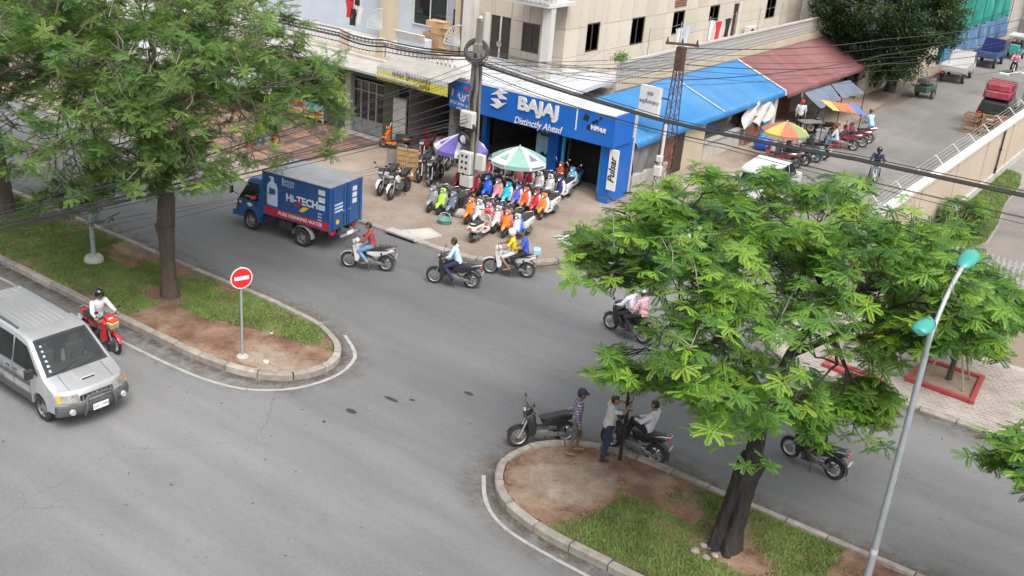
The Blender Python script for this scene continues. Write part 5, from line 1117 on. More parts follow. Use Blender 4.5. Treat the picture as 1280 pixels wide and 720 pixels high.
MB().rbox(((r0_.x+r1_.x)/2, 39.45, zc), (r1_.x-r0_.x+.1, .22, r0_.z-r1_.z+.1), .02).build('box', 'sign_white', bs)
text('មន្ទីរពេទ្យ', .2, 'lettering', 'sign_black', bs, frame(((r0_.x+r1_.x)/2+.02, 39.33, zc+.0), (1, 0, 0), (0, 0, 1)), .003); MB().bx((r0_.x+r1_.x)/2-.12, (r0_.x+r1_.x)/2+.16, 39.325, 39.338, zc+.28, zc+.42).build('printed_mark', 'p_grey', bs)
MB().bx(r1_.x, LP.x-.2, 39.5, 39.56, zc+.2, zc+.26).build('bracket', 'rust', bs)
wp = thing('conduit_post', 'thin white conduit post with boxes beside the lattice pole', 'post'); q = G(817, 262, .1)
MB().cyl((q.x, q.y, .1), (q.x+.02, q.y, 3.6), .07, n=8).build('pipe', 'meter_white', wp); MB().rbox((q.x, q.y-.12, 1.75), (.32, .2, .4), .03).build('box', 'meter_white', wp); MB().rbox((q.x, q.y-.1, 2.25), (.26, .18, .25), .03).build('box', 'meter_white', wp)
# street lamps on the median: one design, two copies
def street_lamp(loc, label, group=None):
    t = thing('street_lamp', label, 'street lamp', loc, 0, group)
    MB().lathe([(.3, -.05), (.3, .12), (.24, .2), (.1, .22)], (0, 0, 0), 'Z', 16).build('footing', 'concrete_light', t, smooth=True)
    MB().tube([(0, 0, .1), (0, 0, 1.6), (0, 0, 3.2), (0, 0, 5.85)], [.075, .07, .064, .054], 14).build('pole', 'galv', t, smooth=True)
    MB().tube([(0, 0, 1.64), (0, 0, 1.74)], .074, 12).build('band', 'meter_white', t)
    for s_, P, hp, tilt in ((1, [(0, 0, 5.8), (0, .12, 6.3), (0, .6, 6.85), (0, 1.25, 7.12)], (0, 1.55, 7.17), .18), (-1, [(0, -.02, 5.8), (0, -.1, 6.2), (0, -.2, 6.5), (0, -.36, 6.62)], (0, -.68, 6.6), -.05)):
        MB().tube(round3(P, 5), .04, 10).build('arm', 'galv', t, smooth=True)
        hd = MB(); L_, w = .34, .16
        secs = []
        for u, ww, hh in ((-1, .06, .04), (-.8, .12, .08), (-.2, .16, .11), (.5, .16, .11), (.85, .13, .08), (1, .08, .04)):
            y = u*L_*s_; secs.append([Vector((ww*math.cos(a), y, max(-.03, hh*math.sin(a)))) for a in [2*PI*k/12 for k in range(12)]])
        Mt = Matrix.Translation(hp) @ Matrix.Rotation(tilt, 4, 'X'); hd.loft([[Mt @ p for p in s2_] for s2_ in secs]); h = hd.build('lamp_head', 'teal_cap', t, smooth=True)
        ln = MB(); ln.loft([[Mt @ Vector((ww*math.cos(a), (.1+yy*math.sin(a))*s_, zz)) for a in [2*PI*k/12 for k in range(12)]] for ww, yy, zz in ((.12, .22, -.035), (.11, .2, -.07), (.06, .14, -.1))]); ln.build('lens', 'lens_clear', h, smooth=True)
    return t
street_lamp((-3.33, 18.0, .14), 'double armed grey street lamp with teal heads in front of the bright green tree')
street_lamp((-28.18, 18.41, .14), 'grey street lamp post rising into the olive tree on the grassy median')
# no-entry sign
ns = thing('no_entry_sign', 'round red no entry sign on a thin grey post on the median tip', 'traffic sign', (-20.0, 17.27, .14), rad(-20))
MB().tube([(0, 0, -.02), (0, 0, 2.62)], .032, 10).build('post', 'galv', ns, smooth=True); MB().lathe([(.17, -.04), (.17, .03), (.12, .07), (.04, .08)], (0, 0, 0), 'Z', 12).build('footing', 'concrete', ns)
mat('sign_red_bright', (.55, .02, .025), .35, var=.05)
MB().lathe([(.001, .035), (.3, .035), (.3, .05), (.001, .05)], (0, 0, 2.32), 'X', 28).build('rim', 'sign_white', ns); MB().lathe([(.001, .05), (.27, .05), (.27, .056), (.001, .056)], (0, 0, 2.32), 'X', 28).build('disc', 'sign_red_bright', ns)
MB().bx(.056, .062, -.2, .2, 2.27, 2.37).build('bar', 'sign_white', ns)
# pole on the compound side of the street, with a small arm
q = G(1256, 172); sp_ = thing('utility_pole', 'slim grey utility pole with white lamp arm behind the beige compound wall', 'utility pole', (-10.0, 62.5, 0))
MB().tube([(0, 0, 0), (.1, .2, 8.2)], [.16, .11], 8).build('shaft', 'pole_concrete', sp_); MB().tube([(.06, .1, 3.9), (-.5, -.1, 4.1), (-1.1, -.2, 3.9)], .05, 6).build('arm', 'white_metal', sp_); MB().rbox((-1.25, -.25, 3.88), (.5, .2, .12), .04).build('lamp', 'white_metal', sp_)
# ---- overhead cables: every strand its own object
def wire(P, r, label, group, m='cable', sag=.0, n=18):
    P = [Vector(p) for p in P]; pts = []
    for a, c in zip(P, P[1:]):
        for k in range(n): t = k/n; p = a.lerp(c, t); p.z -= 4*sag*t*(1-t); pts.append(p)
    pts.append(P[-1]); o = MB().tube(pts, r*.68, 5).build('overhead_cable', m); tag(o, label, 'cable', group); return o
wr = random.Random(9)
top = CP+Vector((0, -.1, 0))
GA = ('thick black cable of the bundle crossing the side street in front of the lattice pole', 'cable bundle across the side street')
for k in range(9):
    dz, dy = wr.uniform(-.13, .13), wr.uniform(-.1, .1)
    wire([(CP.x, CP.y-.1+dy, 5.6+dz), (-16.2, 32.7+dy, 5.02+dz*.6), (-9.5, 32.7+dy, 5.25+dz*.6), (9, 32.7+dy, 5.75+dz*.8)], wr.choice((.018, .024, .03)), *GA, sag=.05)
for k in range(5):
    dz = wr.uniform(-.5, -.1); wire([(CP.x, CP.y-.1, 5.3+dz*.3), (-14, 32.9, 4.7+dz*.5), (9, 33.1, 5.3+dz)], .012, 'thin wire drooping below the thick bundle over the compound wall', 'thin wires over the compound wall', sag=.25)
GB = ('dark cable slanting down from the concrete pole across the boulevard past the olive tree', 'cables across the boulevard')
for k, (zp, py_, r_) in enumerate(((3.3, 281, .024), (3.42, 284, .02), (3.2, 278, .02), (3.55, 276, .016), (3.1, 287, .014), (5.3, 268, .014), (5.5, 262, .016), (5.1, 252, .012), (4.6, 258, .014), (4.2, 272, .018), (3.9, 265, .012), (4.9, 245, .01))):
    e = PYp(0, py_, 12.0); s_ = Vector((CP.x+wr.uniform(-.1, .1), CP.y-.22, zp)); e2 = s_+(e-s_)*1.35; wire([s_, e2], r_, *GB, sag=.1+.25*(k > 5)*wr.random(), n=40)
for k, (py_, zz) in enumerate(((300, 2.6), (312, 2.9), (330, 2.4))):
    e = PYp(0, py_, 14.0); s_ = PYp(520, 212-k*6, 30); e2 = s_+(e-s_)*1.4; wire([(CP.x, CP.y-.2, 3.0+k*.2), s_+Vector((0, 0, .1)), e2], .008, 'hair thin wire crossing low over the far carriageway', 'thin low wires over the carriageway', n=24)
GC = ('cable running from the coil along the shophouse canopy into the olive tree', 'cables along the shophouse canopy')
for k in range(8):
    dz = wr.uniform(-.35, .3); a = PYp(420, 57, 33.4); wire([(CP.x, CP.y, 5.75+dz*.5), (-29.5, 33.2+wr.uniform(-.2, .2), 5.15+dz), (a.x, 33.6, 5.05+dz), (-52, 34, 5.2+dz)], wr.choice((.016, .022, .03)), *GC, sag=.12)
GD = ('wire strung between the concrete pole and the lattice pole above the blue sign', 'wires between the two poles')
for k in range(11):
    z0, z1 = wr.uniform(5.1, 6.1), wr.uniform(4.2, 6.0); wire([(CP.x, CP.y, z0), (LP.x+wr.uniform(-.2, .2), LP.y-.2, z1)], wr.choice((.01, .012, .018)), *GD, sag=wr.uniform(.05, .5))
GE = ('fine service wire running from the concrete pole to the cream corner building', 'service wires to the corner building')
for k in range(12):
    wire([(CP.x, CP.y, wr.uniform(4.2, 5.7)), (wr.uniform(-26.5, -22.8), wr.uniform(39.8, 41.5), wr.uniform(4.2, 5.2))], .007, *GE, sag=wr.uniform(.05, .6))
GF = ('wire leading from the lattice pole up the side street past the dense tree', 'wires up the side street')
for k, (px, py_) in enumerate(((1300, 18), (1300, 30), (1300, 47), (1300, 55), (1300, 64), (1300, 80), (1300, 25), (1300, 38))):
    e = PYp(px, py_, 80); wire([(LP.x, LP.y, 6.2-k*.22), (LP.x+(e.x-LP.x)*.45, LP.y+(e.y-LP.y)*.45, (6.2-k*.22+e.z)/2-.5), e], .016 if k % 3 else .03, *GF, sag=.25)
GH_ = ('wire reaching from the lattice pole to the walkway of the cream building', 'service wires to the walkway')
for k in range(9): wire([(LP.x, LP.y, wr.uniform(4.3, 5.9)), (-22.9, wr.uniform(42, 52), wr.uniform(3.9, 4.7))], .008, *GH_, sag=wr.uniform(.1, .5))
# ------------------------------------------------------------------ umbrellas
mat('u_purple', (.13, .1, .36), .75, var=.1); mat('u_white', (.55, .55, .56), .75, var=.06); mat('u_green', (.19, .34, .29), .75, var=.1); mat('u_orange', (.38, .13, .07), .75, var=.1, dirt=.3); mat('u_olive', (.2, .25, .1), .75, var=.1, dirt=.3); mat('u_yellow', (.42, .35, .1), .75, var=.1, dirt=.3)
def umbrella(loc, zt, R_, h, cols, label, marks=(), rot=0., val=.16):
    t = thing('market_umbrella', label, 'umbrella', (loc.x, loc.y, .115), rot); n = len(cols); zt -= .115
    MB().cyl((0, 0, 0), (0, 0, zt), .022, n=8).build('pole', 'white_metal', t); MB().lathe([(.22, 0), (.22, .08), (.05, .12)], (0, 0, 0), 'Z', 14).build('base', 'concrete', t)
    for k in range(n):
        b = MB(); a0, a1 = 2*PI*k/n, 2*PI*(k+1)/n
        def f(u, v):
            a = a0+(a1-a0)*u; e0, e1 = Vector((math.cos(a0), math.sin(a0), 0)), Vector((math.cos(a1), math.sin(a1), 0)); d = e0.lerp(e1, u); return Vector((d.x*R_*v, d.y*R_*v, zt-h*(v**1.35)-.03*math.sin(PI*u)*v))
        b.sheet(f, [i/6 for i in range(7)], [.001, .25, .5, .75, 1]); b.sheet(lambda u, v: f(u, 1)+Vector((0, 0, -val*v)), [i/6 for i in range(7)], [0, .5, 1]); g_ = b.build('canopy_panel', cols[k], t, smooth=True)
        MB().cyl((0, 0, zt-.02), (math.cos(a0)*R_, math.sin(a0)*R_, zt-h-.01), .008, n=4).build('rib', 'grey_metal', t)
        if k in marks:
            mk = MB(); mk.sheet(lambda u, v: f(.5+(u-.5)*(1-v)*1.0, .45+.35*(1-v))+Vector((0, 0, .012)), [.2, .5, .8], [0, .5, 1]); mk.build('printed_mark', marks[k], t)
            mk = MB(); mk.sheet(lambda u, v: f(u, 1)*1.003+Vector((0, 0, -.04-.08*v)), [.15, .4, .65, .85], [0, 1]); mk.build('printed_band', marks[k], t)
    MB().ball((0, 0, zt+.03), .035, 8, 6).build('finial', 'white_metal', t); return t
pu, wh, gr = 'u_purple', 'u_white', 'u_green'
q = G(577, 167, 2.45); umbrella(q, 2.45, 1.12, .55, [wh, pu, wh, pu, wh, pu, wh, pu], 'purple and white market umbrella behind the concrete pole', {0: pu, 6: pu, 4: pu, 2: pu}, .45)
q = G(650, 183, 2.4); umbrella(q, 2.4, 1.16, .5, [gr, wh, gr, wh, gr, wh, gr, wh], 'mint green and white market umbrella in front of the showroom', {1: gr, 3: gr, 5: gr, 7: 'p_slate'}, .2)
q = G(984, 152, 2.2); umbrella(q, 2.2, 1.15, .45, ['u_orange', 'u_olive', 'u_yellow', 'u_olive', 'u_orange', 'u_olive', 'u_orange', 'u_yellow'], 'faded orange olive and yellow umbrella over the street stall', {}, -1.4, .1)
rt = thing('striped_tarp', 'small rainbow striped sunshade propped over the parked motorcycles', 'sunshade')
mat('rb_blue', (.08, .14, .4), .7)
A, B_, C_, D_ = G(1033, 131, 2.3), G(1064, 136, 2.1), G(1078, 138, 2.0), G(1046, 139, 2.1)
for k, m in enumerate(('u_yellow', 'u_orange', 'u_orange', 'rb_blue')):
    a0, a1 = k/4, (k+1)/4; P0, P1 = A.lerp(C_, a0), A.lerp(C_, a1); off = Vector((.7, -.35, -.25)); tarp(rt, (P0-off*.6, P1-off*.6, P1+off*.6, P0+off*.6), m, 'stripe', .05, 6)
for q in (A, C_): MB().cyl((q.x, q.y, .1), (q.x, q.y, q.z), .025, n=6).build('pole', 'iron_dark', rt)
# ------------------------------------------------------------------ small things on the forecourt
ws = thing('wicker_screen', 'pair of woven bamboo screens leaning by the parked motorcycles', 'screen', (*G(508, 226, .115)[:2], .115), rad(20))
for k in range(2):
    p = MB().rbox((-.24+k*.48, 0, .72), (.45, .04, 1.3), .01).build('panel', 'wicker', ws)
    for j in range(5): MB().box((-.24+k*.48-.18+j*.09, -.028, .72), (.02, .015, 1.28)).build('cane', 'wood', p)
    for j in range(6): MB().box((-.24+k*.48, -.036, .18+j*.22), (.44, .012, .02)).build('cane', 'wood', p)
MB().box((0, .3, .4), (.05, .6, .05)).build('strut', 'wood', ws)
q = G(522, 225, .115); cb2 = thing('flat_carton', 'bent brown carton beside the bamboo screens', 'carton', (q.x, q.y, .115), .5)
MB().box((0, 0, .45), (.6, .04, .9), M4=Matrix.Rotation(.25, 3, 'X')).build('side', 'cardboard', cb2); MB().box((.25, .25, .3), (.04, .5, .6)).build('side', 'cardboard', cb2)
q = G(574, 270, .115); b = MB(); b.ball((0, 0, .14), (.34, .28, .2), 12, 8); rk = b.build('rock', 'concrete', smooth=True, loc=(q.x, q.y, .1)); 
for v in rk.data.vertices: v.co *= 1+.15*mnoise.noise(v.co*5)
tag(rk, 'grey boulder at the foot of the concrete utility pole', 'rock')
q = G(556, 279, .115); bt_ = thing('green_basket', 'low green plastic basket on the forecourt by the grey scooters', 'basket', (q.x, q.y, .115), .3)
MB().lathe([(.2, 0), (.27, .16), (.29, .17), (.27, .18), (.22, .03), (.001, .03)], (0, 0, 0), 'Z', 14, False).build('tub', mat('pl_green', (.1, .26, .2), .6), bt_); MB().torus((0, 0, .17), .25, .012, 'Y', 16, 5, 0, PI).build('handle', 'meter_white', bt_)
ac_ = thing('aluminium_sheet', 'bent sheet of bright metal standing behind the white nosed motorcycles', 'metal sheet', (*G(491, 222, .115)[:2], .115), .3)
MB().sheet(lambda u, v: (u*.35, .1*math.sin(u*5), v*1.2), [-1, -.5, 0, .5, 1], [0, .5, 1]).build('sheet', 'alu', ac_, smooth=True)
# concrete drain covers and kerb inlet
for k, (pts, lab) in enumerate((([(492, 292), (527, 289), (543, 299), (507, 306)], 'raised concrete drain cover above the kerb inlet'), ([(688, 298), (718, 290), (740, 300), (708, 312)], 'square concrete drain cover near the pavement corner'))):
    P = [G(*p, .115) for p in pts]; c = sum(P, Vector())/4+Vector((0, .45 if k == 0 else .2, 0)); P = [p+Vector((0, .45 if k == 0 else .2, 0)) for p in P]; t = thing('drain_cover', lab, 'drain cover', (c.x, c.y, 0))
    b = MB(); b.prism([((p.x-c.x), (p.y-c.y)) for p in P], lambda u, v, t_: (u, v, t_), .1, .145); b.build('frame', 'concrete', t)
    b = MB(); b.prism([((p.x-c.x)*.72, (p.y-c.y)*.72) for p in P], lambda u, v, t_: (u, v, t_), .145, .158); b.build('lid', 'concrete_light', t)
di = thing('kerb_inlet', 'dark gully opening in the kerb below the drain cover', 'drain', (0, 0, 0)); a, c = G(484, 293), G(510, 306)
MB().bx(a.x, c.x, 27.38, 27.46, .01, .1).build('opening', 'black_void', di); MB().bx(a.x-.1, c.x+.1, 27.36, 27.75, .1, .165).build('lintel', 'concrete', di)
# litter, stones and oil marks
lr = random.Random(12)
for k, (px, py, s_, m, lab, nm) in enumerate(((333, 453, .09, 'p_white', 'white plastic bag lump near the no entry sign', 'litter'), (879, 683, .1, 'kerb', 'pale stone at the foot of the gnarled trunk', 'stone'), (893, 695, .09, 'kerb', 'pale stone on the roots of the gnarled trunk', 'stone'), (868, 690, .12, 'kerb', 'grey stone left of the gnarled trunk', 'stone'), (882, 698, .1, 'kerb', 'grey stone in front of the gnarled trunk', 'stone'), (339, 417, .06, 'concrete_light', 'small pale stone in the grass by the no entry sign', 'stone'), (1112, 515, .05, 'p_white', 'scrap of white paper near the brick pavement', 'litter'))):
    q = G(px, py, GH); b = MB(); b.ball((0, 0, s_*.4), (s_, s_*.8, s_*.55), 9, 6); o = b.build(nm, m, smooth=True, loc=(q.x, q.y, GH-.02 if py > 500 or px < 400 else .1))
    for v in o.data.vertices: v.co *= 1+.35*mnoise.noise(v.co*14+Vector((k, 0, 0)))
    tag(o, lab, nm)
mat('tar', (.035, .034, .034), .5, var=.2)
def blot(px, py, rx, ry, nm, lab):
    c = G(px, py); b = MB(); n = 18; b.add([(c.x+rx*(1+.3*mnoise.noise(Vector((math.cos(2*PI*k/n)*2, math.sin(2*PI*k/n)*2, px))))*math.cos(2*PI*k/n), c.y+ry*math.sin(2*PI*k/n), .004) for k in range(n)], [tuple(range(n))]); o = b.build(nm, 'tar'); struct(o)
for px, py, rx, ry in ((439, 514, .16, .09), (489, 499, .22, .07), (586, 492, .14, .08), (515, 500, .08, .05), (405, 527, .06, .04)): blot(px, py, rx, ry, 'tar_patch', '')

# fallen leaves and grit, too many to count
mat('leaf_dry', (.17, .1, .04), .8, var=.3); mat('leaf_dry2', (.3, .22, .08), .8, var=.3)
b = MB(); V = []; F = []; Mi = []
for k in range(1500):
    u = lr.random()
    if u < .4: x, y, z = lr.uniform(-36, -18.2), lr.uniform(16.6, 20.2), GH+.03
    elif u < .65: x, y, z = lr.uniform(-11.7, -2), lr.uniform(16.5, 20.3), GH+.03
    elif u < .85: x, y, z = lr.uniform(-36, -2), lr.choice((15.9, 20.9, 27.1))+lr.gauss(0, .35), .008
    else: x, y, z = lr.uniform(-30, -3), lr.uniform(10, 27), .008
    if z > .1 and not (in_poly_fn(inset(LMo, .25, -1))(x, y) or in_poly_fn(inset(RMo, .25, -1))(x, y)): continue
    s_ = lr.uniform(.015, .045); a = lr.uniform(0, 6.3); i = len(V); ca, sa = math.cos(a)*s_, math.sin(a)*s_
    V += [(x-ca, y-sa, z), (x+sa*.5, y-ca*.5, z+.008), (x+ca, y+sa, z+lr.uniform(0, .02)), (x-sa*.5, y+ca*.5, z+.004)]; F.append((i, i+1, i+2, i+3)); Mi.append(lr.randrange(3))
b.v, b.f, b.m = V, F, Mi; o = b.build('fallen_leaves', ['leaf_dry', 'leaf_dry2', 'tar'], kind='stuff'); tag(o, 'fallen leaves and grit scattered over medians and road', 'leaves')
# ------------------------------------------------------------------ cars, van, trucks
mat('van_silver', (.46, .47, .485), .26, .5, var=.05, scale=3, coat=.5, dirt=.18, dcol=(.27, .26, .25)); mat('clad_grey', (.07, .072, .075), .55, var=.12, dirt=.3, dcol=(.13, .12, .11)); mat('glass_car', (.012, .017, .016), .07, var=.5, scale=3, spec=.35)
mat('truck_blue', (.014, .068, .21), .4, var=.08, scale=3, coat=.2, dirt=.3, dcol=(.06, .075, .15)); mat('truck_cab_blue', (.017, .078, .25), .32, var=.06, coat=.4, dirt=.2, dcol=(.05, .07, .17)); mat('truck_roof', (.25, .26, .27), .55, .2, var=.15, scale=2, dirt=.5, dcol=(.4, .41, .41)); mat('stripe_red', (.36, .02, .035), .45, var=.1, dirt=.2)
mat('print_pale', (.42, .55, .7), .5, var=.2, scale=5, dirt=.4, dcol=(.15, .25, .5)); mat('print_white', (.55, .57, .62), .5, var=.1, scale=6, dirt=.35, dcol=(.2, .25, .4)); mat('print_yellow', (.6, .42, .03), .5); mat('hub_grey', (.24, .235, .225), .5, .5, var=.2, dirt=.5, dcol=(.12, .1, .08)); mat('seatcloth', (.09, .085, .08), .9)
def clear_glass(name, tint, a):
    m = bpy.data.materials.new(name); m.use_nodes = True; N = m.node_tree.nodes; Lk = m.node_tree.links; g = N.new('ShaderNodeBsdfGlossy'); g.inputs['Roughness'].default_value = .04; t = N.new('ShaderNodeBsdfTransparent'); t.inputs[0].default_value = (*tint, 1)
    f = N.new('ShaderNodeFresnel'); f.inputs[0].default_value = 1.5; ad = N.new('ShaderNodeMath'); ad.operation = 'ADD'; ad.inputs[1].default_value = a; Lk.new(f.outputs[0], ad.inputs[0]); mx = N.new('ShaderNodeMixShader'); Lk.new(ad.outputs[0], mx.inputs[0]); Lk.new(t.outputs[0], mx.inputs[1]); Lk.new(g.outputs[0], mx.inputs[2]); Lk.new(mx.outputs[0], N['Material Output'].inputs[0]); MATS[name] = m
clear_glass('glass_clear', (.5, .58, .54), .06); mat('lamp_glass', (.22, .215, .19), .08, var=.35, scale=12, coat=.6)
def car_wheel(parent, x, y, R_, w, side, hub='hub_grey', holes=5, dual=False):
    r = bpy.data.objects.new('wheel', WM[(R_, w, 't')]) if (R_, w, 't') in WM else None
    if r is None:
        b = MB(); pr = [(R_*.62, -w*.5), (R_*.9, -w*.5), (R_*.985, -w*.36), (R_, -w*.15), (R_, w*.15), (R_*.985, w*.36), (R_*.9, w*.5), (R_*.62, w*.5)]; b.lathe(pr+[pr[0]], (0, 0, 0), 'Y', 28, False); WM[(R_, w, 't')] = b.mesh('wheel', 'rubber', True, 35)
        h = MB(); h.lathe([(R_*.63, -w*.48), (R_*.6, -w*.46), (R_*.58, -w*.2), (R_*.3, -w*.3), (R_*.2, -w*.38), (.001, -w*.38)], (0, 0, 0), 'Y', 24, False); h.lathe([(R_*.63, w*.48), (R_*.58, 0), (.001, 0)], (0, 0, 0), 'Y', 24, False); WM[(R_, w, 'h')] = h.mesh('rim', hub, True, 35)
        k = MB()
        for i in range(holes): a = 2*PI*i/holes; k.lathe([(.001, -w*.33), (R_*.1, -w*.33), (R_*.1, -w*.2)], (R_*.43*math.cos(a), 0, R_*.43*math.sin(a)), 'Y', 8, False)
        WM[(R_, w, 'k')] = k.mesh('rim_holes', 'black_plastic')
        r = bpy.data.objects.new('wheel', WM[(R_, w, 't')])
    COL.objects.link(r); r.parent = parent; r.location = (x, y, R_); r.rotation_euler = (0, 0, PI if side > 0 else 0)
    inst(WM[(R_, w, 'h')], 'rim', r); inst(WM[(R_, w, 'k')], 'rim_holes', r); return r
WM = {}
def densify(poly, mx=.14):
    out = []
    for i, p in enumerate(poly):
        q = poly[(i+1) % len(poly)]; d = math.hypot(q[0]-p[0], q[1]-p[1]); n = max(1, int(d/mx))
        for k in range(n): out.append((p[0]+(q[0]-p[0])*k/n, p[1]+(q[1]-p[1])*k/n))
    return out
def arch(cx, zb, R_, n=9): return [(cx+R_*math.cos(a), zb+R_*math.sin(a)) for a in [PI*i/n for i in range(n+1)]]
def shell(name, poly, Wf, m, parent, nose=(9, 0.), tail=(-9, 0.), edge=.05, dens=.14, smooth=32, hole=None):
    """car body: side profile lofted across, with rounded shoulders, tumblehome and curved nose"""
    P = densify(poly, dens); cx = sum(p[0] for p in P)/len(P); cz = sum(p[1] for p in P)/len(P); b = MB(); secs = []
    def pt(x, z, s_, ins):
        if ins:
            d = math.hypot(x-cx, z-cz); k = ins/max(.2, d); x, z = x+(cx-x)*k*1.2, z+(cz-z)*k
        y = s_*Wf(z); x2 = x
        if x > nose[0]: x2 -= nose[1]*abs(s_)**3*min(1, (x-nose[0])/.5)
        if x < tail[0]: x2 += tail[1]*abs(s_)**3*min(1, (tail[0]-x)/.5)
        return Vector((x2, y, z))
    for s_, ins in ((-1, edge), (-.985, edge*.45), (-.95, edge*.1), (-.8, 0), (-.5, 0), (0, 0), (.5, 0), (.8, 0), (.95, edge*.1), (.985, edge*.45), (1, edge)): secs.append([pt(x, z, s_, ins) for x, z in P])
    b.loft(secs)
    if hole:      # real opening for the windscreen
        (ax, az), (bx_, bz), smax = hole; keep = []
        for f in b.f:
            c = sum((Vector(b.v[i]) for i in f), Vector())/len(f); t_ = (c.z-az)/(bz-az); y_ = abs(c.y)/Wf(c.z)
            x_ = ax+(bx_-ax)*t_
            if len(f) == 4 and .04 < t_ < .96 and y_ < smax and abs(c.x-x_) < .25 and c.x > bx_-.3: continue
            keep.append(f)
        b.f = keep; b.m = [0]*len(keep)
    return b.build(name, m, parent, smooth=True, angle=smooth)
def side_panel(name, poly, Wf, side, m, parent, off=.006, th=.012):
    b = MB(); b.prism(poly, lambda u, v, t: (u, side*(Wf(v)+t), v), off-th, off); return b.build(name, m, parent)
def slope_panel(name, quad, A, B, Wf, m, parent, off=.01, nose=(9, 0.), n=6):
    """panel on the line A->B of the profile (x, z); quad gives (s0, s1, t0, t1) across and up, s1 may differ at the top"""
    (sb0, sb1, t0), (st0, st1, t1) = quad; d = Vector((B[0]-A[0], 0, B[1]-A[1])); nrm = Vector((d.z, 0, -d.x)).normalized()
    if nrm.x < 0: nrm = -nrm
    def f(u, t, o):
        s_ = (sb0+(sb1-sb0)*u)*(1-t)+(st0+(st1-st0)*u)*t; tt = t0+(t1-t0)*t; x, z = A[0]+(B[0]-A[0])*tt, A[1]+(B[1]-A[1])*tt
        if x > nose[0]: x -= nose[1]*abs(s_)**3*min(1, (x-nose[0])/.5)
        return Vector((x, s_*Wf(z), z))+nrm*o
    b = MB(); b.sheet(lambda u, t: f(u, t, off), [i/n for i in range(n+1)], [0, .33, .66, 1]); return b.build(name, m, parent, smooth=True)
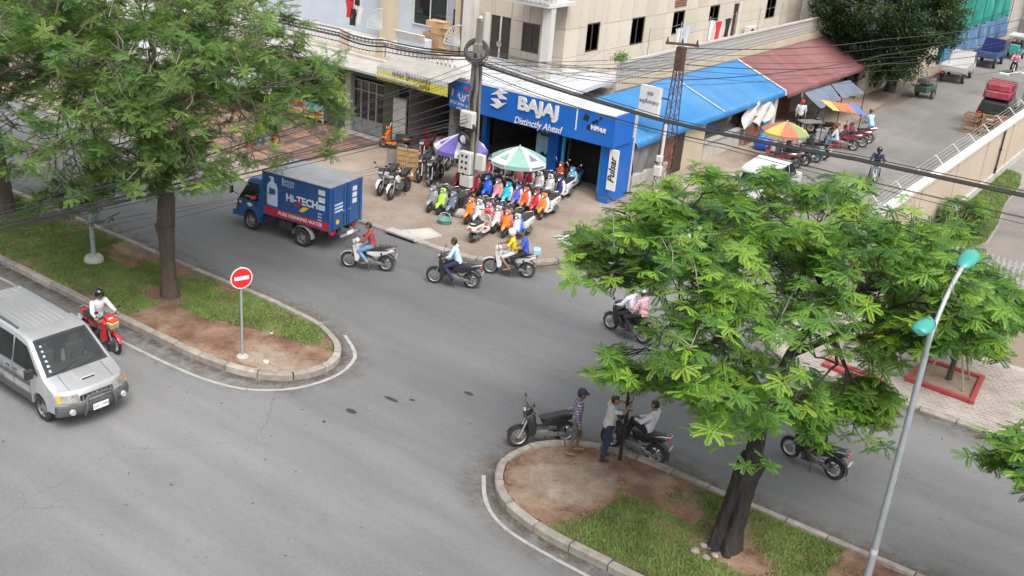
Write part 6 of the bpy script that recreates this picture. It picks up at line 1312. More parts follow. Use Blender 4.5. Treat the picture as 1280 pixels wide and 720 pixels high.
# ---- silver van
def van(loc, rz):
    t = thing('parked_van', 'silver passenger van with dark bumper bar beside the red motorbike', 'van', loc, rz); t.name = 'passenger_van'
    Wf = lambda z: .9 if z < 1.1 else .9-.2*(z-1.1)**1.15
    A, B = (1.62, 1.17), (.9, 1.83)
    poly = [(2.36, .5), (2.38, .66), (2.33, .84), (2.24, .96), (2.0, 1.05), A, (1.26, 1.5), B, (.62, 1.915), (0, 1.95), (-1.2, 1.96), (-2.0, 1.92), (-2.25, 1.82), (-2.34, 1.2), (-2.38, .7), (-2.36, .42), (-1.83, .36)]+[p for p in arch(-1.45, .34, .37)[::-1]]+[(-1.07, .34), (1.07, .34)]+arch(1.45, .34, .37)[::-1]+[(1.83, .36), (2.3, .4)]
    nz = (1.6, .22); shell('body', poly, Wf, 'van_silver', t, nz, (-2.0, .06), dens=.1, hole=(A, B, .82))
    slope_panel('windscreen', ((-.87, .87, .02), (-.85, .85, .97)), A, B, Wf, 'glass_clear', t, .01, nz, 10)
    for q0, q1, u0, u1 in ((-.89, .89, .0, .05), (-.87, .87, .93, .99)): slope_panel('windscreen_seal', ((q0, q1, u0), (q0, q1, u1)), A, B, Wf, 'black_plastic', t, .016, nz, 10)
    for s_ in (-1, 1): slope_panel('windscreen_seal', tuple((min(s_*.8, s_*.88), max(s_*.8, s_*.88), u) for u in (.02, .97)), A, B, Wf, 'black_plastic', t, .014, nz, 3)
    MB().rbox((1.3, 0, 1.02), (.55, 1.5, .24), .08).build('dashboard', 'clad_grey', t); MB().torus((0, 0, 0), .19, .018, 'Z', 20, 6).build('steering_wheel', 'black_plastic', t, smooth=True, loc=(1.0, .4, 1.22)).rotation_euler = (0, rad(-55), 0)
    MB().bx(-2.0, 1.5, -.8, .8, .5, .56).build('cabin_floor', 'seatcloth', t); MB().bx(-2.1, -2.05, -.7, .7, .56, 1.7).build('cabin_rear', 'seatcloth', t)
    for q0 in (-.62, .62): slope_panel('bonnet_seam', ((q0-.006, q0+.006, 0), (q0-.006, q0+.006, 1)), (2.22, .965), (1.66, 1.165), Wf, 'black_plastic', t, .006, nz, 2)
    for s_ in (-1, 1):
        d = side_panel('side_window', [(1.4, 1.17), (.86, 1.72), (.36, 1.78), (.34, 1.17)], Wf, s_, 'glass_car', t)
        side_panel('side_window', [(.24, 1.17), (.26, 1.79), (-.8, 1.8), (-.8, 1.17)], Wf, s_, 'glass_car', t); side_panel('side_window', [(-.9, 1.17), (-.9, 1.8), (-2.05, 1.75), (-2.16, 1.19)], Wf, s_, 'glass_car', t)
        side_panel('cladding', [(1.05, .38), (1.05, .56), (-1.05, .56), (-1.05, .38)], Wf, s_, 'clad_grey', t, .012); side_panel('rub_strip', [(1.0, .78), (1.0, .86), (-1.0, .86), (-1.0, .78)], Wf, s_, 'clad_grey', t, .012)
        for x in (1.0, .29, -.86): side_panel('door_seam', [(x-.006, .58), (x-.006, 1.15), (x+.006, 1.15), (x+.006, .58)], Wf, s_, 'black_plastic', t, .002, .004)
        for x in (.42, .12): MB().rbox((x, s_*(Wf(1.0)+.02), 1.02), (.17, .04, .045), .015).build('door_handle', 'clad_grey', t)
        b = MB(); b.tube([(1.3, s_*.88, 1.2), (1.34, s_*1.02, 1.22)], .02, 6); b.rbox((1.36, s_*1.08, 1.27), (.11, .2, .25), .04); mr = b.build('wing_mirror', 'black_plastic', t); MB().box((1.3, s_*1.08, 1.27), (.006, .16, .2)).build('mirror_glass', 'mirror_glass', mr)
        car_wheel(t, 1.45, s_*.78, .33, .21, s_); car_wheel(t, -1.45, s_*.78, .33, .21, s_)
        hl = MB(); hl.sheet(lambda u, v: (2.37-.2*(u**2.2)-.07*v, s_*(.45+.44*u), .72+.18*v+.03*u), [i/6 for i in range(7)], [0, .5, 1]); hl.build('headlight', 'lamp_glass', t, smooth=True); MB().lathe([(.001, .0), (.055, .012), (.06, .02)], (2.335-.04, s_*.58, .82), 'X', 14, False).build('reflector', 'chrome', t, smooth=True)
        ml = MB(); ml.sheet(lambda u, v: (2.38-.2*(u**2.2)-.07*v, s_*(.452+.442*u), .722+.18*v+.03*u), [.86, .93, 1.0], [0, .5, 1]); ml.build('indicator', 'lens_amber', t, smooth=True)
        MB().lathe([(.001, .03), (.06, .03), (.075, .01), (.075, -.04)], (2.4, s_*.66, .52), 'X', 14, False).build('fog_lamp', 'lens_clear', t, smooth=True)
        MB().tube([(.3, s_*.66, 1.95), (-.1, s_*.66, 1.985), (-1.7, s_*.66, 2.0), (-1.85, s_*.66, 1.97)], .028, 8).build('roof_rail', 'clad_grey', t, smooth=True)
        b = MB(); b.rbox((-2.34, s_*.78, 1.15), (.05, .16, .5), .02); b.build('tail_light', 'lens_red', t)
    for k in range(7): MB().tube([(.45, -.42+k*.14, 1.932), (0, -.42+k*.14, 1.955), (-1.9, -.42+k*.14, 1.935)], .012, 5).build('roof_rib', 'van_silver', t)
    bp = MB(); P = []
    for i in range(13):
        s_ = -1+i/6; x = 2.42-.24*abs(s_)**3; P.append([Vector((x-.1, s_*.92, .36)), Vector((x, s_*.93, .4)), Vector((x+.04, s_*.93, .52)), Vector((x+.02, s_*.93, .64)), Vector((x-.06, s_*.92, .67)), Vector((x-.16, s_*.9, .5))])
    bp.loft(P); bp.build('front_bumper', 'clad_grey', t, smooth=True, angle=50)
    MB().tube(round3([(2.47, -.4, .4), (2.53, -.36, .62), (2.45, -.3, .8), (2.47, 0, .84), (2.45, .3, .8), (2.53, .36, .62), (2.47, .4, .4)], 4), .035, 8).build('bumper_bar', 'clad_grey', t, smooth=True)
    g_ = MB().rbox((2.335, 0, .78), (.05, .84, .13), .02).build('grille', 'black_plastic', t)
    for k in range(7): MB().box((2.365, -.36+k*.12, .78), (.012, .018, .11)).build('grille_bar', 'van_silver', g_)
    MB().lathe([(.001, .04), (.05, .04), (.05, .02)], (2.35, 0, .8), 'X', 12, False).build('badge', 'chrome', g_)
    MB().box((2.49, -.0, .52), (.012, .4, .15)).build('number_plate', 'plate_white', t); text('2AF 1984', .1, 'plate_number', 'p_slate', t, frame((2.498, 0, .52), (0, 1, 0), (0, 0, 1)), .001)
    b = MB(); b.loft([[(2.05, -.2, 1.04), (2.05, .2, 1.04), (2.0, .2, 1.1), (2.0, -.2, 1.1)], [(1.75, -.22, 1.12), (1.75, .22, 1.12), (1.75, .21, 1.19), (1.75, -.21, 1.19)], [(1.6, -.2, 1.16), (1.6, .2, 1.16), (1.6, .2, 1.17), (1.6, -.2, 1.17)]]); sc = b.build('bonnet_scoop', 'van_silver', t, smooth=True, angle=30); MB().box((2.035, 0, 1.07), (.012, .34, .035)).build('scoop_opening', 'black_plastic', sc)
    for k, y in enumerate((-.3, .35)): MB().tube([(1.62, y-.35, 1.2), (1.58, y, 1.235), (1.5, y+.35, 1.3)], .012, 5).build('wiper', 'black_plastic', t)
    for k in range(6): slope_panel('sticker', ((-.77+.004*k, -.7+.012*(k % 3), .1+k*.135), (-.77+.004*k, -.71+.012*(k % 2), .16+k*.132)), A, B, Wf, 'print_pale', t, .014, nz, 2)
    for y in (-.4, .4): b = MB(); b.rbox((.85, y, 1.15), (.16, .46, .6), .06); b.rbox((.82, y, 1.52), (.12, .26, .2), .05); b.build('seat', 'seatcloth', t)
    return t
vf = G(150, 497, .45); VAN = van((vf.x-2.42, 12.98, 0), rad(-2))
# ---- blue box truck
def box_truck(loc, rz):
    t = thing('box_truck', 'blue water delivery box truck on the far carriageway', 'truck', loc, rz)
    Wf = lambda z: .83 if z < 1.1 else .83-.12*(z-1.1)
    A, B = (3.02, 1.1), (2.5, 1.86)
    poly = [(3.12, .42), (3.16, .55), (3.13, .8), (3.08, 1.0), A, (2.76, 1.48), B, (2.3, 1.93), (1.82, 1.93), (1.8, 1.0), (1.8, .62), (1.98, .5)]+arch(2.36, .38, .38)[::-1]+[(2.76, .42)]
    nz = (2.4, .12); shell('cab', poly, Wf, 'truck_cab_blue', t, nz)
    slope_panel('windscreen', ((-.88, .88, .06), (-.82, .82, .93)), A, B, Wf, 'glass_car', t, .008, nz, 8)
    MB().rbox((3.12, 0, .52), (.14, 1.64, .22), .05).build('front_bumper', 'truck_cab_blue', t); MB().rbox((3.13, 0, .82), (.05, .8, .12), .02).build('grille', 'black_plastic', t)
    for s_ in (-1, 1):
        side_panel('side_window', [(2.86, 1.13), (2.46, 1.74), (1.98, 1.76), (1.98, 1.13)], Wf, s_, 'glass_car', t)
        for x in (2.92, 1.92): side_panel('door_seam', [(x-.006, .62), (x-.006, 1.1), (x+.006, 1.1), (x+.006, .62)], Wf, s_, 'black_plastic', t, .002, .004)
        MB().rbox((2.06, s_*.85, 1.04), (.14, .03, .04), .012).build('door_handle', 'black_plastic', t); MB().rbox((3.08, s_*.66, .83), (.08, .26, .16), .03).build('headlight', 'lens_clear', t); MB().rbox((3.0, s_*.81, .83), (.12, .05, .14), .02).build('indicator', 'lens_amber', t)
        b = MB(); b.tube([(2.9, s_*.8, 1.2), (3.0, s_*.98, 1.35)], .014, 5); b.rbox((3.02, s_*1.02, 1.42), (.06, .16, .26), .03); b.build('wing_mirror', 'black_plastic', t)
        car_wheel(t, 2.36, s_*.7, .34, .2, s_); car_wheel(t, 0, s_*.62, .32, .18, s_); car_wheel(t, 0, s_*.82 if s_ else 0, .32, .18, s_)
        MB().bx(-1.0, 1.75, s_*.42-.05, s_*.42+.05, .55, .72).build('chassis_rail', 'iron_dark', t)
        b = MB(); b.sheet(lambda u, v: (.42*math.cos(PI*u), s_*(.73+.2*v), .36+.4*math.sin(PI*u)), [i/8 for i in range(9)], [0, 1]); b.build('mudguard', 'grey_metal', t)
        MB().bx(-1.1, -1.0, s_*.6-.12, s_*.6+.12, .62, .74).build('tail_light', 'lens_red', t)
    MB().rbox((.85, -.62, .55), (.5, .3, .28), .03).build('battery_box', 'grey_metal', t); MB().rbox((.85, .62, .55), (.6, .34, .34), .06).build('fuel_tank', 'iron_dark', t); MB().cyl((0, -.7, .32), (0, .7, .32), .07, n=8).build('axle', 'iron_dark', t)
    for x in (-.8, .2, 1.2): MB().bx(x-.05, x+.05, -.85, .85, .72, .8).build('cross_member', 'iron_dark', t)
    bx = MB().bx(-1.15, 1.7, -.88, .88, .8, 2.34).build('cargo_box', 'truck_blue', t); z0, z1, W_ = .8, 2.38, .88
    MB().bx(-1.17, 1.72, -.9, .9, 2.34, 2.37).build('box_roof', 'truck_roof', bx)
    for x in (-1.15, 1.7):
        for y in (-.88, .88): MB().box((x, y, 1.565), (.05, .05, 1.57)).build('corner_post', 'truck_cab_blue', bx)
    # left side (seen): bottle print, brand, red stripe
    for s_ in (-1, 1):
        Y = s_*(W_+.004); MB().bx(-1.12, 1.67, min(Y, Y-s_*.006), max(Y, Y-s_*.006), .82, 1.1).build('red_stripe', 'stripe_red', bx)
        fr = lambda x, z: frame((x, s_*(W_+.01), z), (-s_*-1*-1, 0, 0) if False else ((-1, 0, 0) if s_ > 0 else (1, 0, 0)), (0, 0, 1))
        fl = -1 if s_ > 0 else 1
        text('PURE DRINKING WATER', .17, 'lettering', 'print_white', bx, fr(.1, .97), .002, 0, .004); text('Hi-TECH', .36, 'lettering', 'print_white', bx, fr(.02, 1.62), .002, 0, .012)
        for zz, w in ((2.18, .3), (2.05, .5)): text('ទឹកសុទ្ធ', .16, 'lettering', 'print_pale', bx, fr(.55*-s_*-1 if False else .62, zz), .002)
        b = MB()
        b.prism([(-.2, 1.18), (.2, 1.18), (.23, 1.25), (.23, 1.85), (.17, 1.98), (.07, 2.04), (.07, 2.14), (.16, 2.2), (.05, 2.22), (-.07, 2.2), (-.07, 2.04), (-.17, 1.98), (-.23, 1.85), (-.23, 1.25)], lambda u, v, tt: (1.3+u, s_*tt, v), W_+.003, W_+.009); bo = b.build('bottle_print', 'print_pale', t)
        MB().bx(1.17, 1.43, *sorted((s_*(W_+.009), s_*(W_+.013))), 1.58, 1.8).build('bottle_label', 'truck_cab_blue', bo)
        for zz in (1.3, 1.4, 1.5, 1.88): MB().bx(1.09, 1.51, *sorted((s_*(W_+.009), s_*(W_+.012))), zz, zz+.02).build('bottle_rib', 'print_white', bo)
        b = MB(); b.prism([(-.3, -.12), (-.1, .06), (.1, .1), (0, -.02), (-.16, -.16)], lambda u, v, tt: (.05+u*fl, s_*tt, 1.52+v), W_+.012, W_+.015); b.build('red_swoosh', 'stripe_red', bx)
        b = MB(); b.prism([(-.2, -.2), (0, -.02), (.24, 0), (.12, -.12), (-.04, -.22)], lambda u, v, tt: (-.05+u*fl, s_*tt, 1.46+v), W_+.012, W_+.015); b.build('yellow_swoosh', 'print_yellow', bx)
        for k, (zz, hh, m_) in enumerate(((2.08, .2, 'print_white'), (1.82, .2, 'print_white'), (1.55, .2, 'print_pale'))): MB().bx(-.95, -.68, *sorted((s_*(W_+.003), s_*(W_+.007))), zz-.05, zz+hh-.07).build('printed_block', m_, bx)
        for k in range(3): text('លេខ', .1, 'lettering', 'print_white', bx, fr(-.75, 1.36-.11*k), .002)
    X = -1.155
    for s_ in (-1, 1):
        d = MB().bx(X-.03, X, s_*.44-.4, s_*.44+.4, .86, 2.33).build('rear_door', 'truck_blue', t)
        for y in (s_*.14, s_*.74): MB().cyl((X-.05, y, .9), (X-.05, y, 2.3), .018, n=6).build('lock_bar', 'truck_cab_blue', d)
        MB().box((X-.04, s_*.16, 1.4), (.03, .14, .04)).build('handle', 'grey_metal', d)
        for k, zz in enumerate((2.06, 1.84, 1.62) if s_ < 0 else (1.7, 1.58, 1.46)): MB().box((X-.035, s_*.44, zz), (.006, .24 if s_ < 0 else .44, .16 if s_ < 0 else .06)).build('printed_block', 'print_white' if s_ < 0 else 'print_pale', d)
    MB().lathe([(.001, -.01), (.09, -.01), (.09, .0)], (X-.035, .5, 1.08), 'X', 16, False).build('yellow_disc', 'print_yellow', bx)
    MB().rbox((-1.3, 0, .56), (.1, .9, .06), .02).build('rear_step', 'grey_metal', t)
    for y in (-.4, .4): MB().cyl((-1.12, y, .8), (-1.3, y, .56), .02, n=5).build('step_bracket', 'iron_dark', t)
    MB().box((-1.36, 0, .62), (.012, .34, .14)).build('number_plate', 'plate_white', t)
    b = MB(); b.prism([(-.14, 0), (0, .1), (.16, .03), (.05, -.08)], lambda u, v, tt: (2.35+u, tt, .95+v), .836, .84); b.build('door_mark', 'print_white', t); MB().lathe([(.001, .835), (.06, .835), (.06, .842)], (2.78, 0, .98), 'Y', 12, False).build('yellow_disc', 'print_yellow', t)
    return t
a, c = G(312, 288), G(378, 308); hd = math.atan2(a.y-c.y, a.x-c.x); nrm = Vector((-math.sin(hd), math.cos(hd), 0))
tr = box_truck(c-nrm*.87, hd)
# ---- plain cars and utility vehicles seen small or through foliage
def small_car(loc, rz, m, label, kind='suv', cat='car', name='parked_car', load=None):
    t = thing(name, label, cat, loc, rz); sed = kind == 'sedan'
    Wf = lambda z: .88 if z < .95 else .88-.22*(z-.95)
    top = 1.46 if sed else 1.75
    A, B = ((1.0, .98), (.35, top-.04)) if sed else ((1.12, 1.05), (.6, top-.06))
    if kind == 'pickup': poly = [(2.3, .45), (2.34, .7), (2.2, .92), A, (.85, 1.45), B, (.4, top), (-.35, top-.02), (-.5, 1.05), (-2.3, 1.02), (-2.36, .5), (-1.8, .4)]
    elif sed: poly = [(2.15, .4), (2.2, .62), (2.05, .84), A, (.65, 1.25), B, (.1, top), (-.7, top-.02), (-1.35, 1.02), (-2.05, .98), (-2.18, .7), (-2.12, .42), (-1.7, .38)]
    else: poly = [(2.15, .42), (2.2, .68), (2.08, .92), A, (.86, 1.4), B, (.3, top), (-1.5, top-.02), (-1.95, top-.12), (-2.08, 1.0), (-2.12, .5), (-1.7, .4)]
    poly += arch(-1.3, .33, .36)[::-1]+arch(1.35, .33, .36)[::-1]+[(1.75, .38)]
    shell('body', poly, Wf, m, t, (1.2, .15), (-1.6, .1), dens=.18); slope_panel('windscreen', ((-.86, .86, .05), (-.8, .8, .94)), A, B, Wf, 'glass_car', t, .008, (1.2, .15))
    for s_ in (-1, 1):
        if sed: ws_ = [[(.9, 1.0), (.38, 1.36), (-.1, 1.39), (-.1, 1.0)], [(-.18, 1.0), (-.18, 1.39), (-.72, 1.37), (-1.2, 1.02)]]
        elif kind == 'pickup': ws_ = [[(1.0, 1.08), (.62, 1.62), (.1, 1.66), (.1, 1.08)], [(.02, 1.08), (.02, 1.66), (-.34, 1.64), (-.42, 1.08)]]
        else: ws_ = [[(1.02, 1.07), (.62, 1.62), (.08, 1.66), (.08, 1.07)], [(0, 1.07), (0, 1.66), (-.9, 1.66), (-.9, 1.07)], [(-.98, 1.07), (-.98, 1.65), (-1.75, 1.6), (-1.88, 1.07)]]
        for w in ws_: side_panel('side_window', w, Wf, s_, 'glass_car', t)
        car_wheel(t, 1.35, s_*.76, .32, .2, s_); car_wheel(t, -1.3, s_*.76, .32, .2, s_)
        MB().rbox((2.12, s_*.62, .76), (.1, .34, .14), .03).build('headlight', 'lens_clear', t); MB().rbox((poly[-22][0] if False else -2.08, s_*.68, .85), (.1, .22, .3 if not sed else .16), .02).build('tail_light', 'lens_red', t); MB().rbox((1.0, s_*1.0, 1.08), (.1, .18, .14), .03).build('wing_mirror', m, t)
    MB().rbox((2.17, 0, .5), (.12, 1.6, .2), .05).build('front_bumper', 'clad_grey', t); MB().rbox((-2.12, 0, .5), (.12, 1.6, .2), .05).build('rear_bumper', 'clad_grey', t); MB().rbox((2.18, 0, .74), (.05, .7, .12), .02).build('grille', 'black_plastic', t); MB().box((-2.19, 0, .62), (.01, .4, .13)).build('number_plate', 'plate_white', t)
    if kind == 'pickup': MB().bx(-2.25, -.56, -.78, .78, 1.021, 1.03).build('load_bed', 'black_plastic', t)
    elif not sed: slope_panel('rear_window', ((-.8, .8, .1), (-.76, .76, .85)), (-2.05, 1.05), (-1.95, top-.14), Wf, 'glass_car', t, -.02)
    return t
small_car((-15.3, 34.6, 0), rad(112), 'p_white', 'white sedan parked at the street corner behind the bright green tree', 'sedan')
small_car((-15.9, 42.9, 0), rad(95), 'p_white', 'white sport utility car parked behind the bright green tree by the lattice pole', 'suv')
# red bags lashed on a dark car under the wall
q = G(1235, 150); dk = small_car((-12.1, 68.0, 0), rad(92), 'p_black', 'dark van with red bundle on its roof beside the compound wall', 'suv', 'van', 'parked_car')
rb = thing('roof_load', 'big red and pink wrapped bundle tied on the dark van roof', 'bundle', (-12.1, 67.4, 1.75), rad(92)); mat('bundle_red', (.25, .03, .05), .7, var=.3, scale=4, dirt=.6, dcol=(.32, .16, .17))
for k in range(2): MB().rbox((-.3+.05*k, 0, .25+.42*k), (1.9-.1*k, 1.45-.1*k, .44), .1).build('bale', 'bundle_red', rb)
for k in range(3): MB().tube([(-1.0+k*.7, -.74, 0), (-1.0+k*.7, -.72, .9), (-1.0+k*.7, .72, .9), (-1.0+k*.7, .74, 0)], .02, 5).build('rope', 'cable', rb)
for k, (dx, dy) in enumerate(((-.6, -3.6), (.3, -3.4), (1.0, -3.0))):
    cr = thing('wooden_crate', ['open slatted wooden crate on the kerb side behind the dark van', 'upright wooden crate leaning behind the dark van', 'wooden crate wedged between the dark van and the wall'][k], 'crate', (-12.1+dx, 68+dy, 0), .3*k)
    for z in (.06, .4, .75, 1.05):
        for s_ in (-1, 1): MB().box((0, s_*.38, z), (.8, .03, .09)).build('slat', 'wood', cr); MB().box((s_*.38, 0, z+.02), (.03, .73, .09)).build('slat', 'wood', cr)
    for sx in (-1, 1):
        for sy in (-1, 1): MB().box((sx*.35, sy*.35, .57), (.05, .05, 1.12)).build('post', 'wood', cr)
def light_truck(loc, rz, label, cabm, bedm, name='flatbed_truck', box=0.):
    t = thing(name, label, 'truck', loc, rz); Wf = lambda z: .85 if z < 1.1 else .85-.12*(z-1.1)
    shell('cab', [(2.5, .45), (2.53, .8), (2.42, 1.1), (2.0, 1.85), (1.3, 1.92), (1.25, .6)]+arch(1.8, .42, .37)[::-1], Wf, cabm, t, dens=.2); slope_panel('windscreen', ((-.86, .86, .05), (-.8, .8, .93)), (2.42, 1.1), (2.0, 1.85), Wf, 'glass_car', t)
    MB().bx(-1.9, 1.22, -.85, .85, .78, .86).build('bed', bedm, t)
    for s_ in (-1, 1):
        side_panel('side_window', [(2.26, 1.15), (1.94, 1.74), (1.4, 1.76), (1.4, 1.15)], Wf, s_, 'glass_car', t); MB().bx(-1.9, 1.22, s_*.85-.02, s_*.85+.02, .862, 1.2).build('side_board', bedm, t); car_wheel(t, 1.8, s_*.72, .34, .2, s_); car_wheel(t, -1.0, s_*.72, .34, .2, s_); MB().rbox((-1.9, s_*.6, .66), (.06, .2, .1), .02).build('tail_light', 'lens_red', t)
    MB().bx(-1.93, -1.89, -.85, .85, .862, 1.2).build('tail_board', bedm, t)
    if box: MB().bx(-1.85, 1.18, -.82, .82, .862, .862+box).build('load', 'tarp_grey', t)
    return t
mat('bed_blue', (.03, .06, .16), .6, dirt=.4)
light_truck((-17.7, 80.5, 0), rad(94), 'white flatbed truck parked under the dense tree', 'p_white', 'p_silver')
light_truck((-17.6, 89.5, 0), rad(92), 'blue flatbed truck parked beyond the white flatbed', 'p_navy', 'bed_blue')
light_truck((-17.4, 103, 0), rad(92), 'tall grey loaded truck at the far end of the side street', 'p_grey', 'p_grey', 'loaded_truck', 1.6)
hc = thing('hand_cart', 'old green vendor cart parked under the dense tree', 'cart', (-17.4, 71.9, 0), rad(80))
mat('cart_green', (.05, .1, .075), .7, dirt=.5)
MB().rbox((0, 0, .62), (1.5, .85, .4), .04).build('tray', 'cart_green', hc); MB().tube([(-.75, -.35, .7), (-1.5, -.35, .95), (-1.5, .35, .95), (-.75, .35, .7)], .025, 6).build('handle', 'iron_dark', hc)
for s_ in (-1, 1): car_wheel(hc, .1, s_*.52, .32, .1, s_)
for x in (-.6, .6):
    for y in (-.38, .38): MB().cyl((x, y, .8), (x, y, 1.5), .02, n=5).build('post', 'iron_dark', hc)
MB().rbox((0, 0, 1.1), (1.3, .7, .3), .05).build('load', 'tarp_grey', hc)
tk = thing('tuk_tuk', 'canopied three wheeled tuk tuk parked on the side street', 'tuk tuk', (-16.9, 95.5, 0), rad(-88))
MB().rbox((-.3, 0, .62), (1.5, 1.2, .3), .05).build('floor', 'p_teal', tk); MB().rbox((-.9, 0, .95), (.3, 1.15, .5), .06).build('bench', 'seat_black', tk); MB().rbox((-.2, 0, 1.85), (2.1, 1.3, .1), .04).build('canopy', 'roof_white', tk)
for x in (-.95, .5):
    for y in (-.55, .55): MB().cyl((x, y, .7), (x, y, 1.82), .025, n=6).build('post', 'chrome', tk)
MB().rbox((.75, 0, .85), (.3, .8, .7), .1).build('front_cowl', 'p_teal', tk); car_wheel(tk, 1.0, 0, .26, .12, -1)
for s_ in (-1, 1): car_wheel(tk, -.7, s_*.55, .26, .14, s_)
# ------------------------------------------------------------------ two-wheelers: prototypes as lists of (part, mesh, colour key, owner part)
def MBm(fn, m, smooth=True, ang=40):
    b = MB(); fn(b); return b, m, smooth, ang
PROTO = {}
def proto(name, parts): PROTO[name] = [(nm, b.mesh(nm, m if isinstance(m, list) else [m if m in MATS else 'p_white'], sm, an), (m if m not in MATS else None), own) for nm, (b, m, sm, an), own in parts]
def wheel_parts(R_, w, x, key, spokes=True, rimm='alu'):
    tp = MB(); tp.lathe([(R_-w*1.15, -w*.42), (R_-w*.5, -w*.5), (R_-w*.1, -w*.3), (R_, 0), (R_-w*.1, w*.3), (R_-w*.5, w*.5), (R_-w*1.15, w*.42), (R_-w*1.15, -w*.42)], (x, 0, R_), 'Y', 26, False)
    rm = MB(); rm.lathe([(R_-w*1.1, -w*.4), (R_-w*1.35, -w*.25), (R_-w*1.35, w*.25), (R_-w*1.1, w*.4), (R_-w*1.1, -w*.4)], (x, 0, R_), 'Y', 26, False)
    hb = MB(); hb.lathe([(.001, -.06), (.05, -.06), (.055, -.02), (.055, .02), (.05, .06), (.001, .06)], (x, 0, R_), 'Y', 12); 
    if spokes:
        for k in range(16): a = 2*PI*k/16; s_ = 1 if k % 2 else -1; hb.cyl((x+.05*math.cos(a+.5*s_), s_*.04, R_+.05*math.sin(a+.5*s_)), (x+(R_-w*1.3)*math.cos(a), 0, R_+(R_-w*1.3)*math.sin(a)), .004, n=3)
    else:
        for k in range(5): a = 2*PI*k/5; hb.tube([(x+.04*math.cos(a), 0, R_+.04*math.sin(a)), (x+(R_-w*1.3)*math.cos(a), 0, R_+(R_-w*1.3)*math.sin(a))], [.03, .018], 5)
    br = MB(); br.lathe([(.06, .05), (.105, .05), (.105, .058), (.06, .058), (.06, .05)], (x, 0, R_), 'Y', 18, False)
    return [('wheel', (tp, 'rubber', True, 40), None), ('rim', (rm, rimm, True, 40), key), ('hub', (hb, 'alu', True, 40), key), ('brake_disc', (br, 'chrome', False, 40), key)]
def ell(c, r, M3=None, n=12, m=8):
    b = MB(); b.ball(c, r, n, m, M3); return b
def prof_body(poly, ws, inset=.8, n=1):
    """rounded body from side outline: widths per section (y, shrink)"""
    cx = sum(p[0] for p in poly)/len(poly); cz = sum(p[1] for p in poly)/len(poly); b = MB()
    b.loft([[Vector((cx+(x-cx)*k, y, cz+(z-cz)*k)) for x, z in poly] for y, k in ws]); return b
def rnd(w, k=.78): return [(-w, k), (-w*.93, .92), (-w*.7, 1.), (w*.7, 1.), (w*.93, .92), (w, k)]
def bars(P): b = MB(); [b.tube(p, r, 7) for p, r in P]; return b
def mirrors(x, z, w=.24, h=.16, s_=1):
    b = MB(); b.tube([(x, s_*w, z), (x+.03, s_*(w+.04), z+h*.6), (x, s_*(w+.1), z+h)], .007, 5); b.ball((x, s_*(w+.13), z+h+.02), (.018, .062, .045), 10, 6)
    return b
# --- underbone
P = wheel_parts(.285, .075, .61, 0)+wheel_parts(.285, .085, -.61, 4)
P += [('fork', (bars([([(.61, s_*.075, .285), (.47, s_*.075, .62), (.38, s_*.06, .86)], .024) for s_ in (-1, 1)]), 'alu', True, 40), None)]
fm = MB(); fm.sheet(lambda u, v: (.61+.325*math.cos(u), v*(.062-.012*abs(v)), .285+.325*math.sin(u)-.02*abs(v)), [rad(25+115*i/10) for i in range(11)], [-1, -.6, 0, .6, 1])
P += [('front_mudguard', (fm, 'A', True, 60), None)]
P += [('leg_shield', (prof_body([(.47, .86), (.36, .93), (.25, .86), (.22, .62), (.22, .42), (.3, .3), (.38, .34), (.4, .5), (.44, .66)], [(-.2, .9), (-.185, .98), (-.09, 1.), (-.07, .93), (.07, .93), (.09, 1.), (.185, .98), (.2, .9)]), 'A', True, 35), None)]
P += [('shield_inner', (prof_body([(.26, .84), (.2, .62), (.2, .44), (.24, .44), (.25, .62), (.3, .84)], rnd(.17)), 'B', True, 35), None)]
P += [('handlebar_cowl', (prof_body([(.5, .95), (.46, 1.03), (.36, 1.06), (.28, 1.0), (.34, .9), (.45, .87)], rnd(.12)), 'A', True, 40), None)]
P += [('headlight', (ell((.475, 0, .975), (.045, .09, .055)), 'lens_clear', True, 40), None)]
P += [('handlebar', (bars([([(.33, -.33, .99), (.36, -.2, 1.03), (.37, 0, 1.02), (.36, .2, 1.03), (.33, .33, .99)], .013), ([(.32, -.35, .985), (.345, -.24, 1.015)], .02), ([(.32, .35, .985), (.345, .24, 1.015)], .02)]), 'black_plastic', True, 40), None), *[('mirror', (mirrors(.36, 1.03, .2, s_=q_), 'black_plastic', True, 40), None) for q_ in (-1, 1)]]
P += [('frame_tube', (bars([([(.36, 0, .85), (.15, 0, .52), (-.1, 0, .5), (-.4, 0, .7), (-.7, 0, .78)], .04)]), 'black_plastic', True, 40), None)]
P += [('engine', (prof_body([(.28, .4), (.1, .46), (-.15, .44), (-.22, .34), (-.15, .22), (.08, .2), (.26, .28)], rnd(.13)), 'engine', True, 35), None)]
P += [('side_cover', (prof_body([(.0, .56), (.05, .66), (-.1, .72), (-.55, .78), (-.86, .82), (-.9, .77), (-.6, .62), (-.3, .5)], rnd(.12)), 'A', True, 35), None)]
P += [('seat', (prof_body([(.06, .69), (.08, .745), (-.1, .77), (-.3, .775), (-.36, .81), (-.68, .835), (-.76, .81), (-.7, .76), (-.2, .7)], rnd(.135, .85)), 'seat_black', True, 40), None)]
P += [('exhaust', (bars([([(.2, -.09, .26), (.05, -.13, .19), (-.2, -.14, .22), (-.35, -.145, .25)], .022), ([(-.33, -.145, .25), (-.45, -.15, .28), (-.86, -.16, .37), (-.9, -.16, .38)], .048)]), 'chrome', True, 40), None)]
P += [('swing_arm', (bars([([(-.12, s_*.1, .33), (-.61, s_*.1, .29)], .02) for s_ in (-1, 1)]+[([(-.58, s_*.13, .32), (-.47, s_*.13, .68)], .028) for s_ in (-1, 1)]), 'black_plastic', True, 40), None)]
